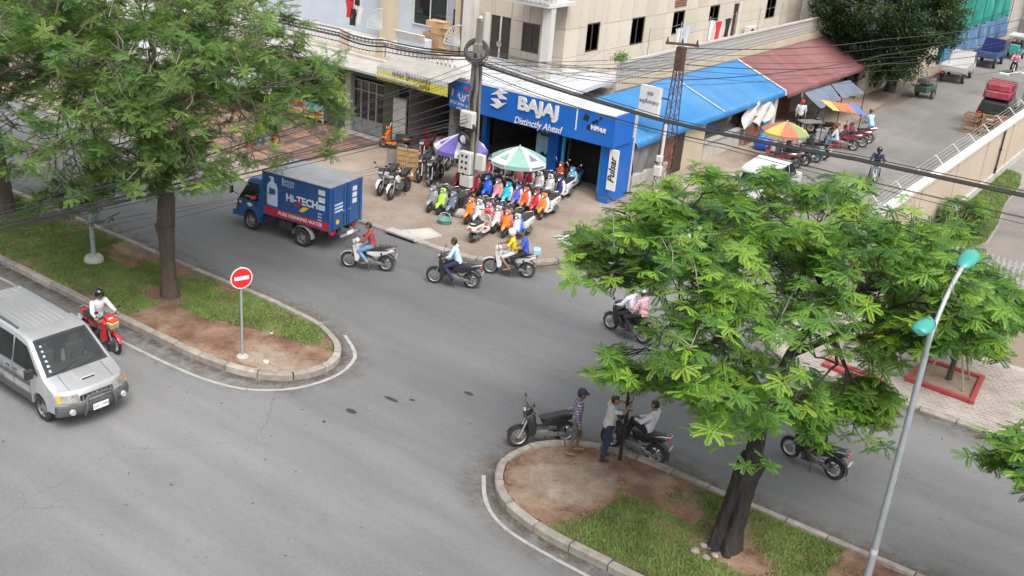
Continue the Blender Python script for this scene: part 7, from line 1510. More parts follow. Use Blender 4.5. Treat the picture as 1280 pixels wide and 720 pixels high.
P += [('chain_case', (prof_body([(-.1, .38), (-.6, .34), (-.66, .28), (-.6, .22), (-.1, .28)], [(.1, .9), (.105, 1), (.13, 1), (.135, .9)]), 'engine', True, 35), None)]
rm = MB(); rm.sheet(lambda u, v: (-.61+.33*math.cos(u), v*.07, .3+.34*math.sin(u)), [rad(80+115*i/8) for i in range(9)], [-1, -.6, 0, .6, 1])
P += [('rear_mudguard', (rm, 'black_plastic', True, 60), None), ('tail_light', (ell((-.9, 0, .77), (.04, .09, .045)), 'lens_red', True, 40), None), ('number_plate', (MB().box((-.97, 0, .58), (.008, .17, .13), M4=Matrix.Rotation(-.25, 3, 'Y')), 'plate_white', False, 40), None)]
P += [('grab_rail', (bars([([(-.5, .12, .76), (-.75, .13, .85), (-.93, .08, .87), (-.93, -.08, .87), (-.75, -.13, .85), (-.5, -.12, .76)], .013)]), 'chrome', True, 40), None), ('foot_peg', (bars([([(-.02, -.24, .27), (-.02, .24, .27)], .016), ([(-.35, -.22, .34), (-.35, .22, .34)], .013)]), 'black_plastic', True, 40), None)]
P += [('side_stand', (bars([([(-.05, .1, .24), (-.12, .22, .02)], .012)]), 'black_plastic', True, 40), None)]
proto('underbone', P)
bk = MB()
for z, k in ((.72, .85), (.8, .93), (.88, 1.)): bk.tube([(.56-.13*k, -.17*k, z), (.56+.13*k, -.17*k, z), (.56+.13*k, .17*k, z), (.56-.13*k, .17*k, z), (.56-.13*k, -.17*k, z)], .007, 4)
for i in range(7):
    for s_ in (-1, 1): u = -1+i/3; bk.cyl((.56+.11*u, s_*.145, .72), (.56+.13*u, s_*.17, .88), .005, n=3); bk.cyl((.56+s_*.11, .145*u, .72), (.56+s_*.13, .17*u, .88), .005, n=3); bk.cyl((.56+.11*u, -.145, .72), (.56+.11*u, .145, .72), .005, n=3)
BASKET = bk.mesh('basket', ['engine'])
rk = bars([([(-.35, s_*.13, .86), (-.95, s_*.13, .88)], .011) for s_ in (-1, 0, 1)]+[([(x, -.13, .87), (x, .13, .87)], .011) for x in (-.4, -.58, -.76, -.94)]); RACK = rk.mesh('rear_rack', ['black_plastic'], True)
# --- retro scooter
P = wheel_parts(.215, .1, .6, 0, False)+wheel_parts(.215, .105, -.6, 4, False)
P += [('fork', (bars([([(.6, s_*.08, .215), (.53, s_*.08, .4), (.42, s_*.05, .7)], .022) for s_ in (-1, 1)]), 'black_plastic', True, 40), None)]
fe_ = MB(); fe_.loft([[Vector((.6+.29*math.cos(u)*k, w*math.sin(q), .235+.27*math.sin(u)*k+.03*math.cos(q))) for q in [PI*2*j/10 for j in range(10)]] for u, k, w in ((rad(28), .98, .025), (rad(42), 1.02, .065), (rad(62), 1.04, .082), (rad(88), 1.05, .085), (rad(115), 1.04, .08), (rad(145), 1., .06))])
P += [('front_fender', (fe_, 'A', True, 50), None)]
ap = MB()
ap.loft([[Vector((x-.1*abs(v)**2.2, v*w, z)) for v in [-1+2*j/10 for j in range(11)]]+[Vector((x-.035-.1*abs(v)**2.2, v*w*.97, z)) for v in [1-2*j/10 for j in range(11)]] for x, w, z in ((.5, .13, .3), (.51, .2, .36), (.49, .225, .5), (.46, .225, .65), (.42, .19, .8), (.39, .12, .89), (.38, .06, .92))]); P += [('apron', (ap, 'B', True, 50), None)]
ce = MB(); ce.loft([[Vector((x+.02-.1*abs(v*w/.22)**2.2, v*w, z)) for v in [-1+2*j/8 for j in range(9)]]+[Vector((x-.02-.1*abs(v*w/.22)**2.2, v*w, z)) for v in [1-2*j/8 for j in range(9)]] for x, w, z in ((.515, .07, .36), (.522, .13, .42), (.505, .155, .52), (.475, .15, .66), (.435, .12, .8), (.405, .07, .88))]); P += [('apron_front', (ce, 'A', True, 50), None)]
P += [('handlebar_cowl', (prof_body([(.44, .93), (.44, 1.02), (.36, 1.07), (.28, 1.03), (.3, .93), (.38, .88)], rnd(.11)), 'A', True, 40), None), ('headlight_ring', (MB().lathe([(.062, .0), (.078, .0), (.078, .05), (.055, .03), (.062, 0)], (.42, 0, .985), 'X', 16, False), 'chrome', True, 40), None), ('headlight', (ell((.44, 0, .985), (.03, .06, .06)), 'lens_clear', True, 40), None)]
P += [('handlebar', (bars([([(.3, -.33, 1.0), (.34, -.15, 1.03), (.34, .15, 1.03), (.3, .33, 1.0)], .014), ([(.29, -.35, .995), (.315, -.23, 1.02)], .02), ([(.29, .35, .995), (.315, .23, 1.02)], .02)]), 'black_plastic', True, 40), None), *[('mirror', (mirrors(.33, 1.03, .2, .14, s_=q_), 'chrome', True, 40), None) for q_ in (-1, 1)]]
P += [('floor_board', (prof_body([(.48, .36), (.42, .4), (.1, .36), (-.12, .4), (-.15, .3), (0, .25), (.36, .26), (.46, .3)], rnd(.19, .9)), 'B', True, 35), None), ('floor_mat', (MB().rbox((.17, 0, .375), (.4, .32, .012), .004), 'black_plastic', False, 40), None)]
P += [('rear_body', (prof_body([(-.06, .38), (-.02, .6), (-.06, .68), (-.3, .7), (-.62, .72), (-.88, .68), (-.93, .6), (-.86, .5), (-.62, .42), (-.35, .4), (-.2, .34)], [(-.19, .66), (-.178, .84), (-.14, .96), (-.08, 1.), (.08, 1.), (.14, .96), (.178, .84), (.19, .66)]), 'C', True, 40), None)]
P += [('side_flash', (prof_body([(-.3, .62), (-.62, .66), (-.82, .62), (-.76, .56), (-.5, .54)], [(-.192, .8), (-.18, 1.), (.18, 1.), (.192, .8)]), 'A', True, 40), None)]
P += [('seat', (prof_body([(-.04, .67), (.0, .72), (-.12, .76), (-.35, .77), (-.45, .79), (-.76, .8), (-.83, .76), (-.78, .71), (-.3, .69)], rnd(.145, .85)), 'seat_black', True, 40), None)]
P += [('engine', (prof_body([(-.2, .36), (-.6, .34), (-.72, .26), (-.66, .16), (-.4, .14), (-.2, .22)], [(.05, .85), (.07, 1.), (.16, 1.), (.18, .85)]), 'engine', True, 35), None), ('exhaust', (bars([([(-.15, -.08, .2), (-.35, -.15, .2)], .02), ([(-.33, -.16, .21), (-.8, -.17, .3)], .055)]), 'engine', True, 40), None)]
P += [('tail_light', (ell((-.91, 0, .63), (.04, .1, .045)), 'lens_red', True, 40), None), ('grab_rail', (bars([([(-.6, .1, .72), (-.8, .12, .82), (-.9, 0, .83), (-.8, -.12, .82), (-.6, -.1, .72)], .011)]), 'chrome', True, 40), None), ('indicator', (bars([([(.5, s_*.15, .72), (.46, s_*.19, .74)], .022) for s_ in (-1, 1)]), 'lens_amber', True, 40), None)]
P += [('centre_stand', (bars([([(-.22, s_*.08, .24), (-.28, s_*.13, .01)], .014) for s_ in (-1, 1)]), 'black_plastic', True, 40), None)]
proto('scooter', P)
# --- naked sport motorcycle
P = wheel_parts(.3, .1, .66, 0, False, 'black_plastic')+wheel_parts(.3, .13, -.66, 4, False, 'black_plastic')
P += [('fork', (bars([([(.66, s_*.1, .3), (.42, s_*.09, .92)], .028) for s_ in (-1, 1)]), 'alu', True, 40), None)]
fm = MB(); fm.loft([[Vector((.66+.345*k*math.cos(u), w*math.sin(q), .3+.345*k*math.sin(u)+.02*math.cos(q))) for q in [PI*2*j/8 for j in range(8)]] for u, k, w in ((rad(10), 1., .02), (rad(40), 1.02, .065), (rad(75), 1.03, .075), (rad(120), 1.02, .06), (rad(150), 1., .03))]); P += [('front_mudguard', (fm, 'A', True, 50), None)]
P += [('headlight_cowl', (prof_body([(.6, .85), (.56, 1.0), (.46, 1.07), (.38, 1.0), (.42, .84), (.52, .78)], rnd(.12, .6)), 'B', True, 40), None), ('headlight', (prof_body([(.61, .86), (.585, .95), (.55, .95), (.56, .84)], rnd(.1, .7)), 'lens_clear', True, 40), None)]
P += [('handlebar', (bars([([(.3, -.36, 1.03), (.38, -.15, 1.04), (.38, .15, 1.04), (.3, .36, 1.03)], .014), ([(.28, -.38, 1.02), (.32, -.26, 1.035)], .02), ([(.28, .38, 1.02), (.32, .26, 1.035)], .02)]), 'black_plastic', True, 40), None), *[('mirror', (mirrors(.37, 1.04, .2, .17, s_=q_), 'black_plastic', True, 40), None) for q_ in (-1, 1)]]
P += [('fuel_tank', (prof_body([(.36, .8), (.36, .95), (.22, 1.0), (.02, .95), (-.14, .82), (-.1, .76), (.2, .72)], [(-.15, .6), (-.14, .8), (-.1, .95), (-.05, 1.), (.05, 1.), (.1, .95), (.14, .8), (.15, .6)]), 'C', True, 40), None), ('tank_shroud', (prof_body([(.5, .82), (.3, .92), (.1, .78), (.24, .6), (.38, .64)], [(-.19, .7), (-.175, 1.), (-.14, 1.), (.14, 1.), (.175, 1.), (.19, .7)]), 'A', True, 40), None)]
P += [('engine', (prof_body([(.36, .58), (.1, .66), (-.18, .56), (-.2, .36), (.0, .26), (.26, .28), (.4, .4)], rnd(.15)), 'engine', True, 35), None), ('engine_guard', (prof_body([(.44, .4), (.2, .22), (-.08, .22), (0, .32), (.3, .44)], rnd(.12)), 'B', True, 40), None)]
P += [('seat', (prof_body([(-.08, .78), (-.12, .84), (-.36, .8), (-.46, .88), (-.78, .95), (-.84, .92), (-.6, .82), (-.3, .74)], rnd(.13, .8)), 'seat_black', True, 40), None), ('tail_cowl', (prof_body([(-.3, .74), (-.6, .82), (-.92, .93), (-.98, .9), (-.7, .74), (-.4, .66)], rnd(.11, .7)), 'C', True, 40), None)]
P += [('exhaust', (bars([([(.3, -.08, .42), (.22, -.12, .24), (-.2, -.15, .24)], .026), ([(-.18, -.16, .25), (-.5, -.19, .36), (-.72, -.2, .45)], .055)]), 'engine', True, 40), None), ('swing_arm', (bars([([(-.15, s_*.11, .4), (-.66, s_*.11, .3)], .028) for s_ in (-1, 1)]), 'black_plastic', True, 40), None)]
P += [('tail_light', (ell((-.97, 0, .86), (.03, .07, .03)), 'lens_red', True, 40), None), ('number_plate', (MB().box((-1.0, 0, .62), (.008, .18, .14), M4=Matrix.Rotation(-.3, 3, 'Y')), 'plate_white', False, 40), None), ('rear_hugger', (MB().box((-.86, 0, .72), (.3, .08, .02), M4=Matrix.Rotation(-.6, 3, 'Y')), 'black_plastic', False, 40), None), ('side_stand', (bars([([(.0, .1, .3), (-.06, .25, .02)], .014)]), 'black_plastic', True, 40), None)]
proto('sport', P)
def bike(kind, loc, rz, cols, label, name, cat, group=None, lean=0., extra=()):
    t = thing(name, label, cat, loc, rz, group); t.rotation_euler = (lean, 0, rz); made = []
    if kind == 'scooter': t.scale = (.93, .93, .95)
    for nm, me, key, own in PROTO[kind]:
        o = inst(me, nm, t if own is None else made[own]); made.append(o)
        if key: obj_mat(o, 0, cols.get(key, cols['A']))
    if 'basket' in extra: inst(BASKET, 'basket', t)
    if 'rack' in extra: inst(RACK, 'rear_rack', t)
    return t
def from_wheels(pf, pr, z=0.): a, c = G(*pf, z), G(*pr, z); m_ = (a+c)/2; return Vector((m_.x, m_.y, z)), math.atan2(a.y-c.y, a.x-c.x)
def from_front(pf, ang, wb, z): a = G(*pf, z); return Vector((a.x-math.cos(ang)*wb/2, a.y-math.sin(ang)*wb/2, z)), ang
PZ = .116
# showroom line-up (front-wheel contact pixel, colours A front, B shield, C body)
HD = math.atan2((G(674, 275, PZ)-G(692, 264, PZ)).y, (G(674, 275, PZ)-G(692, 264, PZ)).x)
W_, K_ = 'p_white', 'p_black'
rowB = [((535.5, 266), 'p_grey', 'p_grey', 'p_black', 'grey retro scooter at the left end of the front row'), ((547.5, 269), 'p_lime', 'p_grey', 'p_black', 'lime green scooter in the front row by the concrete pole'), ((560, 273), 'p_slate', 'p_black', 'p_black', 'slate blue scooter in the front row next to the lime one'),
        ((582, 281), 'p_orange', 'p_grey', 'p_black', 'orange scooter with grey shield just right of the concrete pole'), ((594, 284), W_, W_, 'p_black', 'white scooter between the orange and pink ones in the front row'), ((605, 288), 'p_pink', 'p_pink', 'p_black', 'pink scooter in the front row behind the turned white scooter'), ((616.5, 292), W_, 'p_rose', 'p_black', 'white scooter with rose shield in the front row'), ((629, 297.5), 'p_orange', 'p_rose', 'p_black', 'orange scooter with pinkish shield in the front row'), ((642, 303), W_, 'p_blue', W_, 'white scooter with blue inner shield at the right end of the front row')]
rowA = [((570, 240), 'p_crimson', 'p_crimson', K_, 'crimson scooter half hidden behind the meter boxes'), ((592, 249), 'p_crimson', 'p_black', K_, 'crimson scooter in the middle row right of the concrete pole'), ((605, 252), 'p_blue', 'p_blue', K_, 'bright blue scooter in the middle row'), ((618, 256), 'p_pink', W_, K_, 'pink scooter with white shield in the middle row'), ((629.5, 260), 'p_cyan', W_, K_, 'cyan scooter with white shield in the middle row'), ((641, 263.5), 'p_purple', W_, K_, 'purple scooter with white shield in the middle row'), ((652.5, 267), 'p_orange_red', W_, K_, 'red orange scooter with white shield in the middle row'), ((664, 271), 'p_red', W_, K_, 'red scooter with white shield in the middle row'), ((675, 275), 'p_orange', W_, W_, 'orange and white scooter closing the middle row')]
rowC = [((644, 239), 'p_rose', 'p_rose', K_, 'rose scooter in the back row under the mint umbrella'), ((657, 242), 'p_crimson', W_, K_, 'dark red scooter with white cowl in the back row'), ((669, 246), W_, W_, K_, 'white scooter in the back row beside the dark red one'), ((682, 249.5), W_, 'p_silver', K_, 'white scooter with silver shield in the back row'), ((696, 253), 'p_navy', W_, W_, 'navy and white scooter closing the back row')]
for row in (rowB, rowA, rowC):
    for i, (pf, a, b_, c, lab) in enumerate(row):
        l_, h_ = from_front(pf, HD+RNG.uniform(-.05, .05), 1.2, PZ); bike('scooter', l_, h_, dict(A=a, B=b_, C=c), lab, 'scooter', 'scooter', 'scooters lined up outside the showroom', rad(RNG.uniform(-3, 3)))
l_, h_ = from_wheels((611, 291), (588, 304), PZ); bike('scooter', l_, h_, dict(A='p_red', B='p_cream', C='p_cream'), 'cream and red scooter turned away from the rows toward the road', 'scooter', 'scooter', 'scooters lined up outside the showroom', rad(4))
l_, h_ = from_front((697, 233), HD+.1, 1.2, PZ); bike('scooter', l_, h_, dict(A='p_orange_red', B='p_black', C='p_orange_red'), 'orange red scooter standing in the showroom doorway', 'scooter', 'scooter', 'scooters lined up outside the showroom')
l_, h_ = from_front((711, 240), HD+.1, 1.2, PZ); bike('scooter', l_, h_, dict(A='p_sky', B=W_, C='p_sky'), 'sky blue and white scooter beside the showroom doorway', 'scooter', 'scooter', 'scooters lined up outside the showroom')
l_, h_ = from_front((478, 184), rad(-160), 1.2, PZ); bike('scooter', l_, h_, dict(A='p_orange', B='p_orange', C='p_black'), 'orange scooter by the white shutter leaf of the dark shop', 'scooter', 'scooter')
GM = 'sport motorcycles on display'
for pf, pr, cols, lab in (((473, 246), (497, 232), dict(A=W_, B=K_, C=K_), 'black motorcycle with white mudguard beside the metal sheet'), ((487, 251), (511, 238), dict(A=W_, B=K_, C=K_), 'black motorcycle with white mudguard nearest the scooter rows'), ((520, 232), (541, 214), dict(A=K_, B=K_, C=K_), 'all black motorcycle beside the bamboo screens'), ((532, 237), (556, 219), dict(A=K_, B=K_, C='p_silver'), 'black motorcycle with silver tank by the purple umbrella')):
    l_, h_ = from_wheels(pf, pr, PZ); bike('sport', l_, h_, cols, lab, 'motorcycle', 'motorcycle', GM, rad(5))
for i, (pf, cols, lab) in enumerate((((527, 205), dict(A='p_maroon', B=K_, C='p_maroon'), 'maroon motorcycle in the shade behind the bamboo screens'), ((560, 213), dict(A=K_, B=K_, C=K_), 'black motorcycle in the shade under the purple umbrella'), ((613, 225), dict(A='p_red', B=K_, C='p_red'), 'red motorcycle under the left edge of the mint umbrella'), ((628, 230), dict(A=K_, B=K_, C=K_), 'black motorcycle behind the scooters under the mint umbrella'), ((590, 205), dict(A='p_maroon', B=K_, C=K_), 'dark red motorcycle inside the showroom entrance'))):
    l_, h_ = from_front(pf, HD+.15, 1.32, PZ); bike('sport', l_, h_, cols, lab, 'motorcycle', 'motorcycle', 'motorcycles in the showroom shade', rad(5))
# bikes with riders on the road; rider poses use their frames
RIDE = {}
def ride(key, pf, pr, cols, lab, extra=(), lean=0., kind='underbone'):
    l_, h_ = from_wheels(pf, pr, 0); RIDE[key] = (l_, h_, lean); bike(kind, l_, h_, cols, lab, 'motorbike', 'motorbike', None, lean, extra)
ride('red', (437, 334), (481, 339), dict(A=W_, B=W_), 'white and blue motorbike with wire basket ridden behind the truck', ('basket', 'rack'))
ride('blue', (545, 354), (586, 360), dict(A=K_, B=K_), 'black motorbike ridden by the man in pale blue shirt')
ride('duo', (614, 342), (656, 347), dict(A=W_, B=K_, C=W_), 'white motorbike carrying two riders in yellow and blue')
ride('pink', (763, 412), (801, 429), dict(A=K_, B=K_), 'black motorbike carrying the pink checked passenger')
ride('hid', (990, 573), (1035, 596), dict(A=K_, B=K_), 'black motorbike passing behind the bright green tree')
a = G(145, 442); RIDE['helm'] = (Vector((a.x-.61, a.y+.03, 0)), rad(-3), 0); bike('underbone', RIDE['helm'][0], rad(-3), dict(A='p_red', B='p_red'), 'red delivery motorbike with parcel basket beside the median kerb', 'motorbike', 'motorbike', None, 0, ('basket',))
l_, h_ = from_wheels((642, 562), (708, 556)); RIDE['p1'] = (l_, h_, 0); bike('underbone', l_+Vector((-.05, .12, 0)), h_, dict(A=K_, B=K_), 'black motorbike parked at the tip of the sandy median', 'motorbike', 'motorbike', None, rad(6))
l_, h_ = from_wheels((754, 559), (819, 585)); RIDE['p2'] = (l_+Vector((0, .12, 0)), h_, rad(3)); bike('underbone', l_+Vector((0, .12, 0)), h_, dict(A=K_, B='p_maroon'), 'black motorbike with red inner shield and a man sitting on it', 'motorbike', 'motorbike', None, rad(3))
a = G(1089, 231); RIDE['far'] = (Vector((a.x-.1, a.y+.5, 0)), rad(-75), 0); bike('underbone', RIDE['far'][0], rad(-75), dict(A='p_grey', B=K_), 'grey motorbike ridden down the side street by the compound wall', 'motorbike', 'motorbike')
a = G(1265, 92); RIDE['far2'] = (Vector((a.x, a.y, 0)), rad(-80), 0); bike('underbone', RIDE['far2'][0], rad(-80), dict(A=K_, B=K_), 'black motorbike far up the side street with rider in pink', 'motorbike', 'motorbike')
# motorbikes parked round the street stalls
pkr = random.Random(3); n = 0
for px, py, ang in ((1050, 186, 200), (1062, 182, 205), (1070, 178, 210), (1015, 196, 170), (1003, 200, 175), (990, 204, 180), (978, 207, 190), (966, 211, 200), (1025, 172, 180)):
    q = G(px, py, 0); dx = max(0, -17.6-q.x); zz = .116 if q.x < -17.7 else 0
    bike('underbone', (q.x, q.y, zz), rad(ang+pkr.uniform(-8, 8)), dict(A=pkr.choice((K_, K_, 'p_navy', 'p_grey', 'p_maroon')), B=K_), 'dark motorbike parked in the cluster around the street stalls', 'motorbike', 'motorbike', 'motorbikes parked around the street stalls', rad(6)); n += 1
# ------------------------------------------------------------------ people
def cloth(n, c, var=.14, **k): return mat(n, c, .85, 0, var=var, scale=7, bump=.25, bscale=18, **k)
mat('skin', (.25, .13, .075), .55, var=.08, scale=10); mat('skin_dark', (.17, .085, .05), .55, var=.08, scale=10); mat('hair_black', (.012, .01, .009), .5, var=.2, scale=30); mat('eye_dark', (.01, .008, .007), .3); mat('lip', (.2, .075, .06), .5)
cloth('c_maroon', (.23, .045, .045)); cloth('c_paleblue', (.36, .5, .68)); cloth('c_yellow', (.58, .42, .02)); cloth('c_blue', (.03, .08, .42)); cloth('c_white', (.56, .56, .6)); cloth('c_offwhite', (.42, .42, .4)); cloth('c_grey', (.26, .26, .25)); cloth('c_jeans', (.13, .23, .4)); cloth('c_navy', (.018, .024, .06)); cloth('c_black', (.014, .014, .016)); cloth('c_brown', (.09, .06, .045)); cloth('c_red', (.45, .02, .03)); cloth('c_pink', (.62, .25, .36)); cloth('c_lblue', (.28, .42, .58)); cloth('c_camo', (.07, .085, .075), .6); cloth('c_white_shorts', (.5, .52, .55)); mat('shoe_dark', (.03, .022, .018), .6); mat('shoe_tan', (.22, .12, .07), .6); mat('helmet_black', (.015, .015, .018), .2, coat=.6); mat('helmet_white', (.55, .55, .56), .3, coat=.4)
def plaid(name, a, b_, c_, s_=16.):
    m = bpy.data.materials.new(name); m.use_nodes = True; nt = m.node_tree; N = nt.nodes; Lk = nt.links; b = N['Principled BSDF']; b.inputs['Roughness'].default_value = .85
    tc = N.new('ShaderNodeTexCoord'); sep = N.new('ShaderNodeSeparateXYZ'); Lk.new(tc.outputs['Object'], sep.inputs[0]); col = None
    def stripe(inp):
        mu = N.new('ShaderNodeMath'); mu.operation = 'MULTIPLY'; mu.inputs[1].default_value = s_; Lk.new(inp, mu.inputs[0]); fr = N.new('ShaderNodeMath'); fr.operation = 'FRACT'; Lk.new(mu.outputs[0], fr.inputs[0]); g = N.new('ShaderNodeMath'); g.operation = 'GREATER_THAN'; g.inputs[1].default_value = .52; Lk.new(fr.outputs[0], g.inputs[0]); return g.outputs[0]
    ad = N.new('ShaderNodeMath'); ad.operation = 'ADD'; Lk.new(sep.outputs[0], ad.inputs[0]); Lk.new(sep.outputs[1], ad.inputs[1])
    m1 = N.new('ShaderNodeMix'); m1.data_type = 'RGBA'; m1.inputs[6].default_value = (*a, 1); m1.inputs[7].default_value = (*b_, 1); Lk.new(stripe(sep.outputs[2]), m1.inputs[0])
    m2 = N.new('ShaderNodeMix'); m2.data_type = 'RGBA'; m2.inputs[7].default_value = (*c_, 1); Lk.new(m1.outputs[2], m2.inputs[6]); h = N.new('ShaderNodeMath'); h.operation = 'MULTIPLY'; h.inputs[1].default_value = .6; Lk.new(stripe(ad.outputs[0]), h.inputs[0]); Lk.new(h.outputs[0], m2.inputs[0]); Lk.new(m2.outputs[2], b.inputs['Base Color']); MATS[name] = m
plaid('c_plaid_blue', (.35, .3, .36), (.08, .07, .14), (.05, .05, .1), 15.); plaid('c_plaid_pink', (.62, .35, .42), (.42, .06, .13), (.65, .5, .55), 16.)
def ell_tube(b, pts, lat, rl, rd, n=14):
    """elliptic tube along pts with lateral axis lat"""
    secs = []; pts = [Vector(p) for p in pts]
    for i, p in enumerate(pts):
        t = (pts[min(i+1, len(pts)-1)]-pts[max(i-1, 0)]).normalized(); l = (lat-t*lat.dot(t)).normalized(); d = t.cross(l)
        secs.append([p+l*rl[i]*math.cos(2*PI*k/n)+d*rd[i]*math.sin(2*PI*k/n) for k in range(n)])
    b.loft(secs)
def capsule(b, p, q, r0, r1, n=10):
    p, q = Vector(p), Vector(q); d = (q-p); L = d.length; d = d.normalized() if L > 1e-6 else Vector((0, 0, 1))
    pts = [p-d*r0*.98, p-d*r0*.7, p, p.lerp(q, .5), q, q+d*r1*.7, q+d*r1*.98]; b.tube(pts, [r0*.15, r0*.7, r0, (r0+r1)/2, r1, r1*.7, r1*.15], n)
def person(loc, rz, J, fit, label, hat=None, vox=.0125, hands=True, group=None, lean=0., curl=1.1, look=(1, 0, 0)):
    """J: joints in the person's frame (x forward). fit: dict skin, shirt, trousers, shoe, sleeve (fraction of arm covered), leg (fraction of leg covered)"""
    V = lambda k: Vector(J[k]); b = MB(); prim = []     # prim: (a, b, ra, rb, tag)
    def cap_(p, q, r0, r1, tg): capsule(b, p, q, r0, r1); prim.append((Vector(p), Vector(q), r0, r1, tg))
    pel, ch, nk, hd = V('pelvis'), V('chest'), V('neck'), V('head'); lat = (V('shL')-V('shR')).normalized(); lat_h = (V('hipL')-V('hipR')).normalized()
    up = (ch-pel).normalized(); wa = pel.lerp(ch, .5)
    ell_tube(b, [pel-up*.1, pel-up*.04, pel+up*.04, wa, ch-up*.02, ch+up*.09, nk-up*.02], lat, [.1, .165, .17, .15, .17, .16, .07], [.08, .115, .12, .108, .12, .105, .06])
    hem = pel+up*.0
    prim += [(pel-up*.1, hem, .12, .13, 'trousers'), (hem, wa, .14, .13, 'shirt'), (wa, ch, .13, .14, 'shirt'), (ch, nk-up*.03, .14, .07, 'shirt')]
    cap_(nk-up*.03, hd-Vector((0, 0, .05)), .052, .05, 'skin')
    lk = Vector(look).normalized(); hu = Vector((0, 0, 1)); hs = hu.cross(lk).normalized(); hu = lk.cross(hs); H3 = Matrix((lk, hs, hu)).transposed()
    b.ball(hd, (.097, .077, .118), 14, 10, H3); prim.append((hd, hd, .1, .1, 'head')); b.ball(hd+H3 @ Vector((.03, 0, -.062)), (.06, .054, .055), 10, 7, H3); b.ball(hd+H3 @ Vector((.1, 0, -.012)), (.018, .014, .024), 8, 6, H3)
    for s_ in (-1, 1): b.ball(hd+H3 @ Vector((-.005, s_*.078, -.01)), (.02, .012, .03), 8, 6, H3)
    for s_, S in ((1, 'L'), (-1, 'R')):
        sh, el, wrs = V('sh'+S), V('el'+S), V('wr'+S); cap_(ch+up*.07+lat*s_*.1, sh, .07, .066, 'shirt')
        loose = .012 if fit.get('sleeve', .5) > .45 else 0; sl = fit.get('sleeve', .5)*2
        m1 = sh.lerp(el, min(1, sl)); cap_(sh, m1, .06+loose, .05+loose, 'shirt')
        if sl < 1: cap_(m1, el, .046, .042, 'skin')
        if sl > 1: m2 = el.lerp(wrs, min(1, sl-1)); cap_(el, m2, .05, .04, 'shirt'); cap_(m2, wrs, .036, .03, 'skin')
        else: cap_(el, wrs, .043, .03, 'skin')
        if hands:
            d = (Vector(J.get('hd'+S, wrs-el))).normalized(); n_ = Vector(J.get('pn'+S, (0, 0, -1))); n_ = (n_-d*n_.dot(d)).normalized(); sd = d.cross(n_)*s_*1.0
            Mh = Matrix((d, sd, n_)).transposed(); b.ball(wrs+d*.05, (.052, .042, .02), 10, 7, Mh); prim.append((wrs, wrs+d*.09, .035, .035, 'skin'))
            for k in range(4):
                l0 = (.042, .046, .043, .034)[k]; p0 = wrs+d*.088+sd*(.033-.022*k); d1 = (d*math.cos(curl*.6)+n_*math.sin(curl*.6)); d2 = (d*math.cos(curl*1.5)+n_*math.sin(curl*1.5)); p1 = p0+d1*l0; p2 = p1+d2*l0*.85; cap_(p0-d*.015, p1, .0105, .0095, 'skin'); cap_(p1, p2, .0095, .008, 'skin')
            p0 = wrs+d*.03+sd*.035; p1 = p0+(d*.7+sd*.6+n_*.25).normalized()*.04; cap_(p0, p1, .0125, .011, 'skin'); cap_(p1, p1+(d*.8+sd*.1+n_*.5).normalized()*.032, .011, .009, 'skin')
        hp, kn, an, to = V('hip'+S), V('kn'+S), V('an'+S), V('toe'+S); lg = fit.get('leg', 1.)*2; lo = .012
        m1 = hp.lerp(kn, min(1, lg)); cap_(hp, m1, .092, .068+lo*(lg >= 1), 'trousers')
        if lg < 1: cap_(m1, kn, .062, .055, 'skin')
        if lg > 1: m2 = kn.lerp(an, min(1, lg-1)*.97); cap_(kn, m2, .068, .052, 'trousers')
        if lg < 1.9: cap_(kn.lerp(an, max(0, lg-1)), an, .056, .036, 'skin')
        f = (to-an); ft = Vector((f.x, f.y, f.z)).normalized(); cap_(an-Vector((0, 0, .01)), an+Vector((0, 0, -.045)), .04, .04, 'shoe'); cap_(an+ft*-.04+Vector((0, 0, -.045)), to, .04, .033, 'shoe')
    me = b.mesh('tmp', ['skin']); o = bpy.data.objects.new('tmp', me); COL.objects.link(o); md = o.modifiers.new('r', 'REMESH'); md.mode = 'VOXEL'; md.voxel_size = vox; sm = o.modifiers.new('s', 'SMOOTH'); sm.factor = .5; sm.iterations = 2
    dg = bpy.context.evaluated_depsgraph_get(); me2 = bpy.data.meshes.new_from_object(o.evaluated_get(dg)); bpy.data.objects.remove(o); bpy.data.meshes.remove(me)
    me2.materials.clear(); tags = ['skin', 'shirt', 'trousers', 'shoe', 'eye', 'lip']
    sk = fit.get('skin', 'skin')
    for m_ in (sk, fit['shirt'], fit['trousers'], fit.get('shoe', 'shoe_dark'), 'eye_dark', 'lip'): me2.materials.append(M(m_))
    C = np.zeros(len(me2.polygons)*3); me2.polygons.foreach_get('center', C); C = C.reshape(-1, 3); best = np.full(len(C), 1e9); idx = np.zeros(len(C), int)
    for a, q, r0, r1, tg in prim:
        A, Q = np.array(a), np.array(q); d = Q-A; L2 = max(1e-12, d @ d); t = np.clip(((C-A) @ d)/L2, 0, 1); ds = np.linalg.norm(C-(A+t[:, None]*d), axis=1)-(r0+(r1-r0)*t); w = ds < best; best[w] = ds[w]; idx[w] = 0 if tg in ('skin', 'head') else tags.index(tg)
    for s_ in (-1, 1):
        e = np.array(hd+H3 @ Vector((.09, s_*.03, .012))); idx[np.linalg.norm(C-e, axis=1) < .015] = 4
    e = np.array(hd+H3 @ Vector((.09, 0, -.06))); idx[(np.abs((C-e) @ np.array(hs)) < .024) & (np.linalg.norm(C-e, axis=1) < .03) & (np.abs((C-e) @ np.array(hu)) < .008)] = 5
    me2.polygons.foreach_set('material_index', idx.astype(np.int32)); me2.polygons.foreach_set('use_smooth', [True]*len(me2.polygons)); me2.update(); me2.name = 'person_body'
    root = thing('person', label, 'person', loc, rz, group); root.rotation_euler = (lean, 0, rz); bo = bpy.data.objects.new('body', me2); COL.objects.link(bo); bo.parent = root
    hb = MB(); keep = []
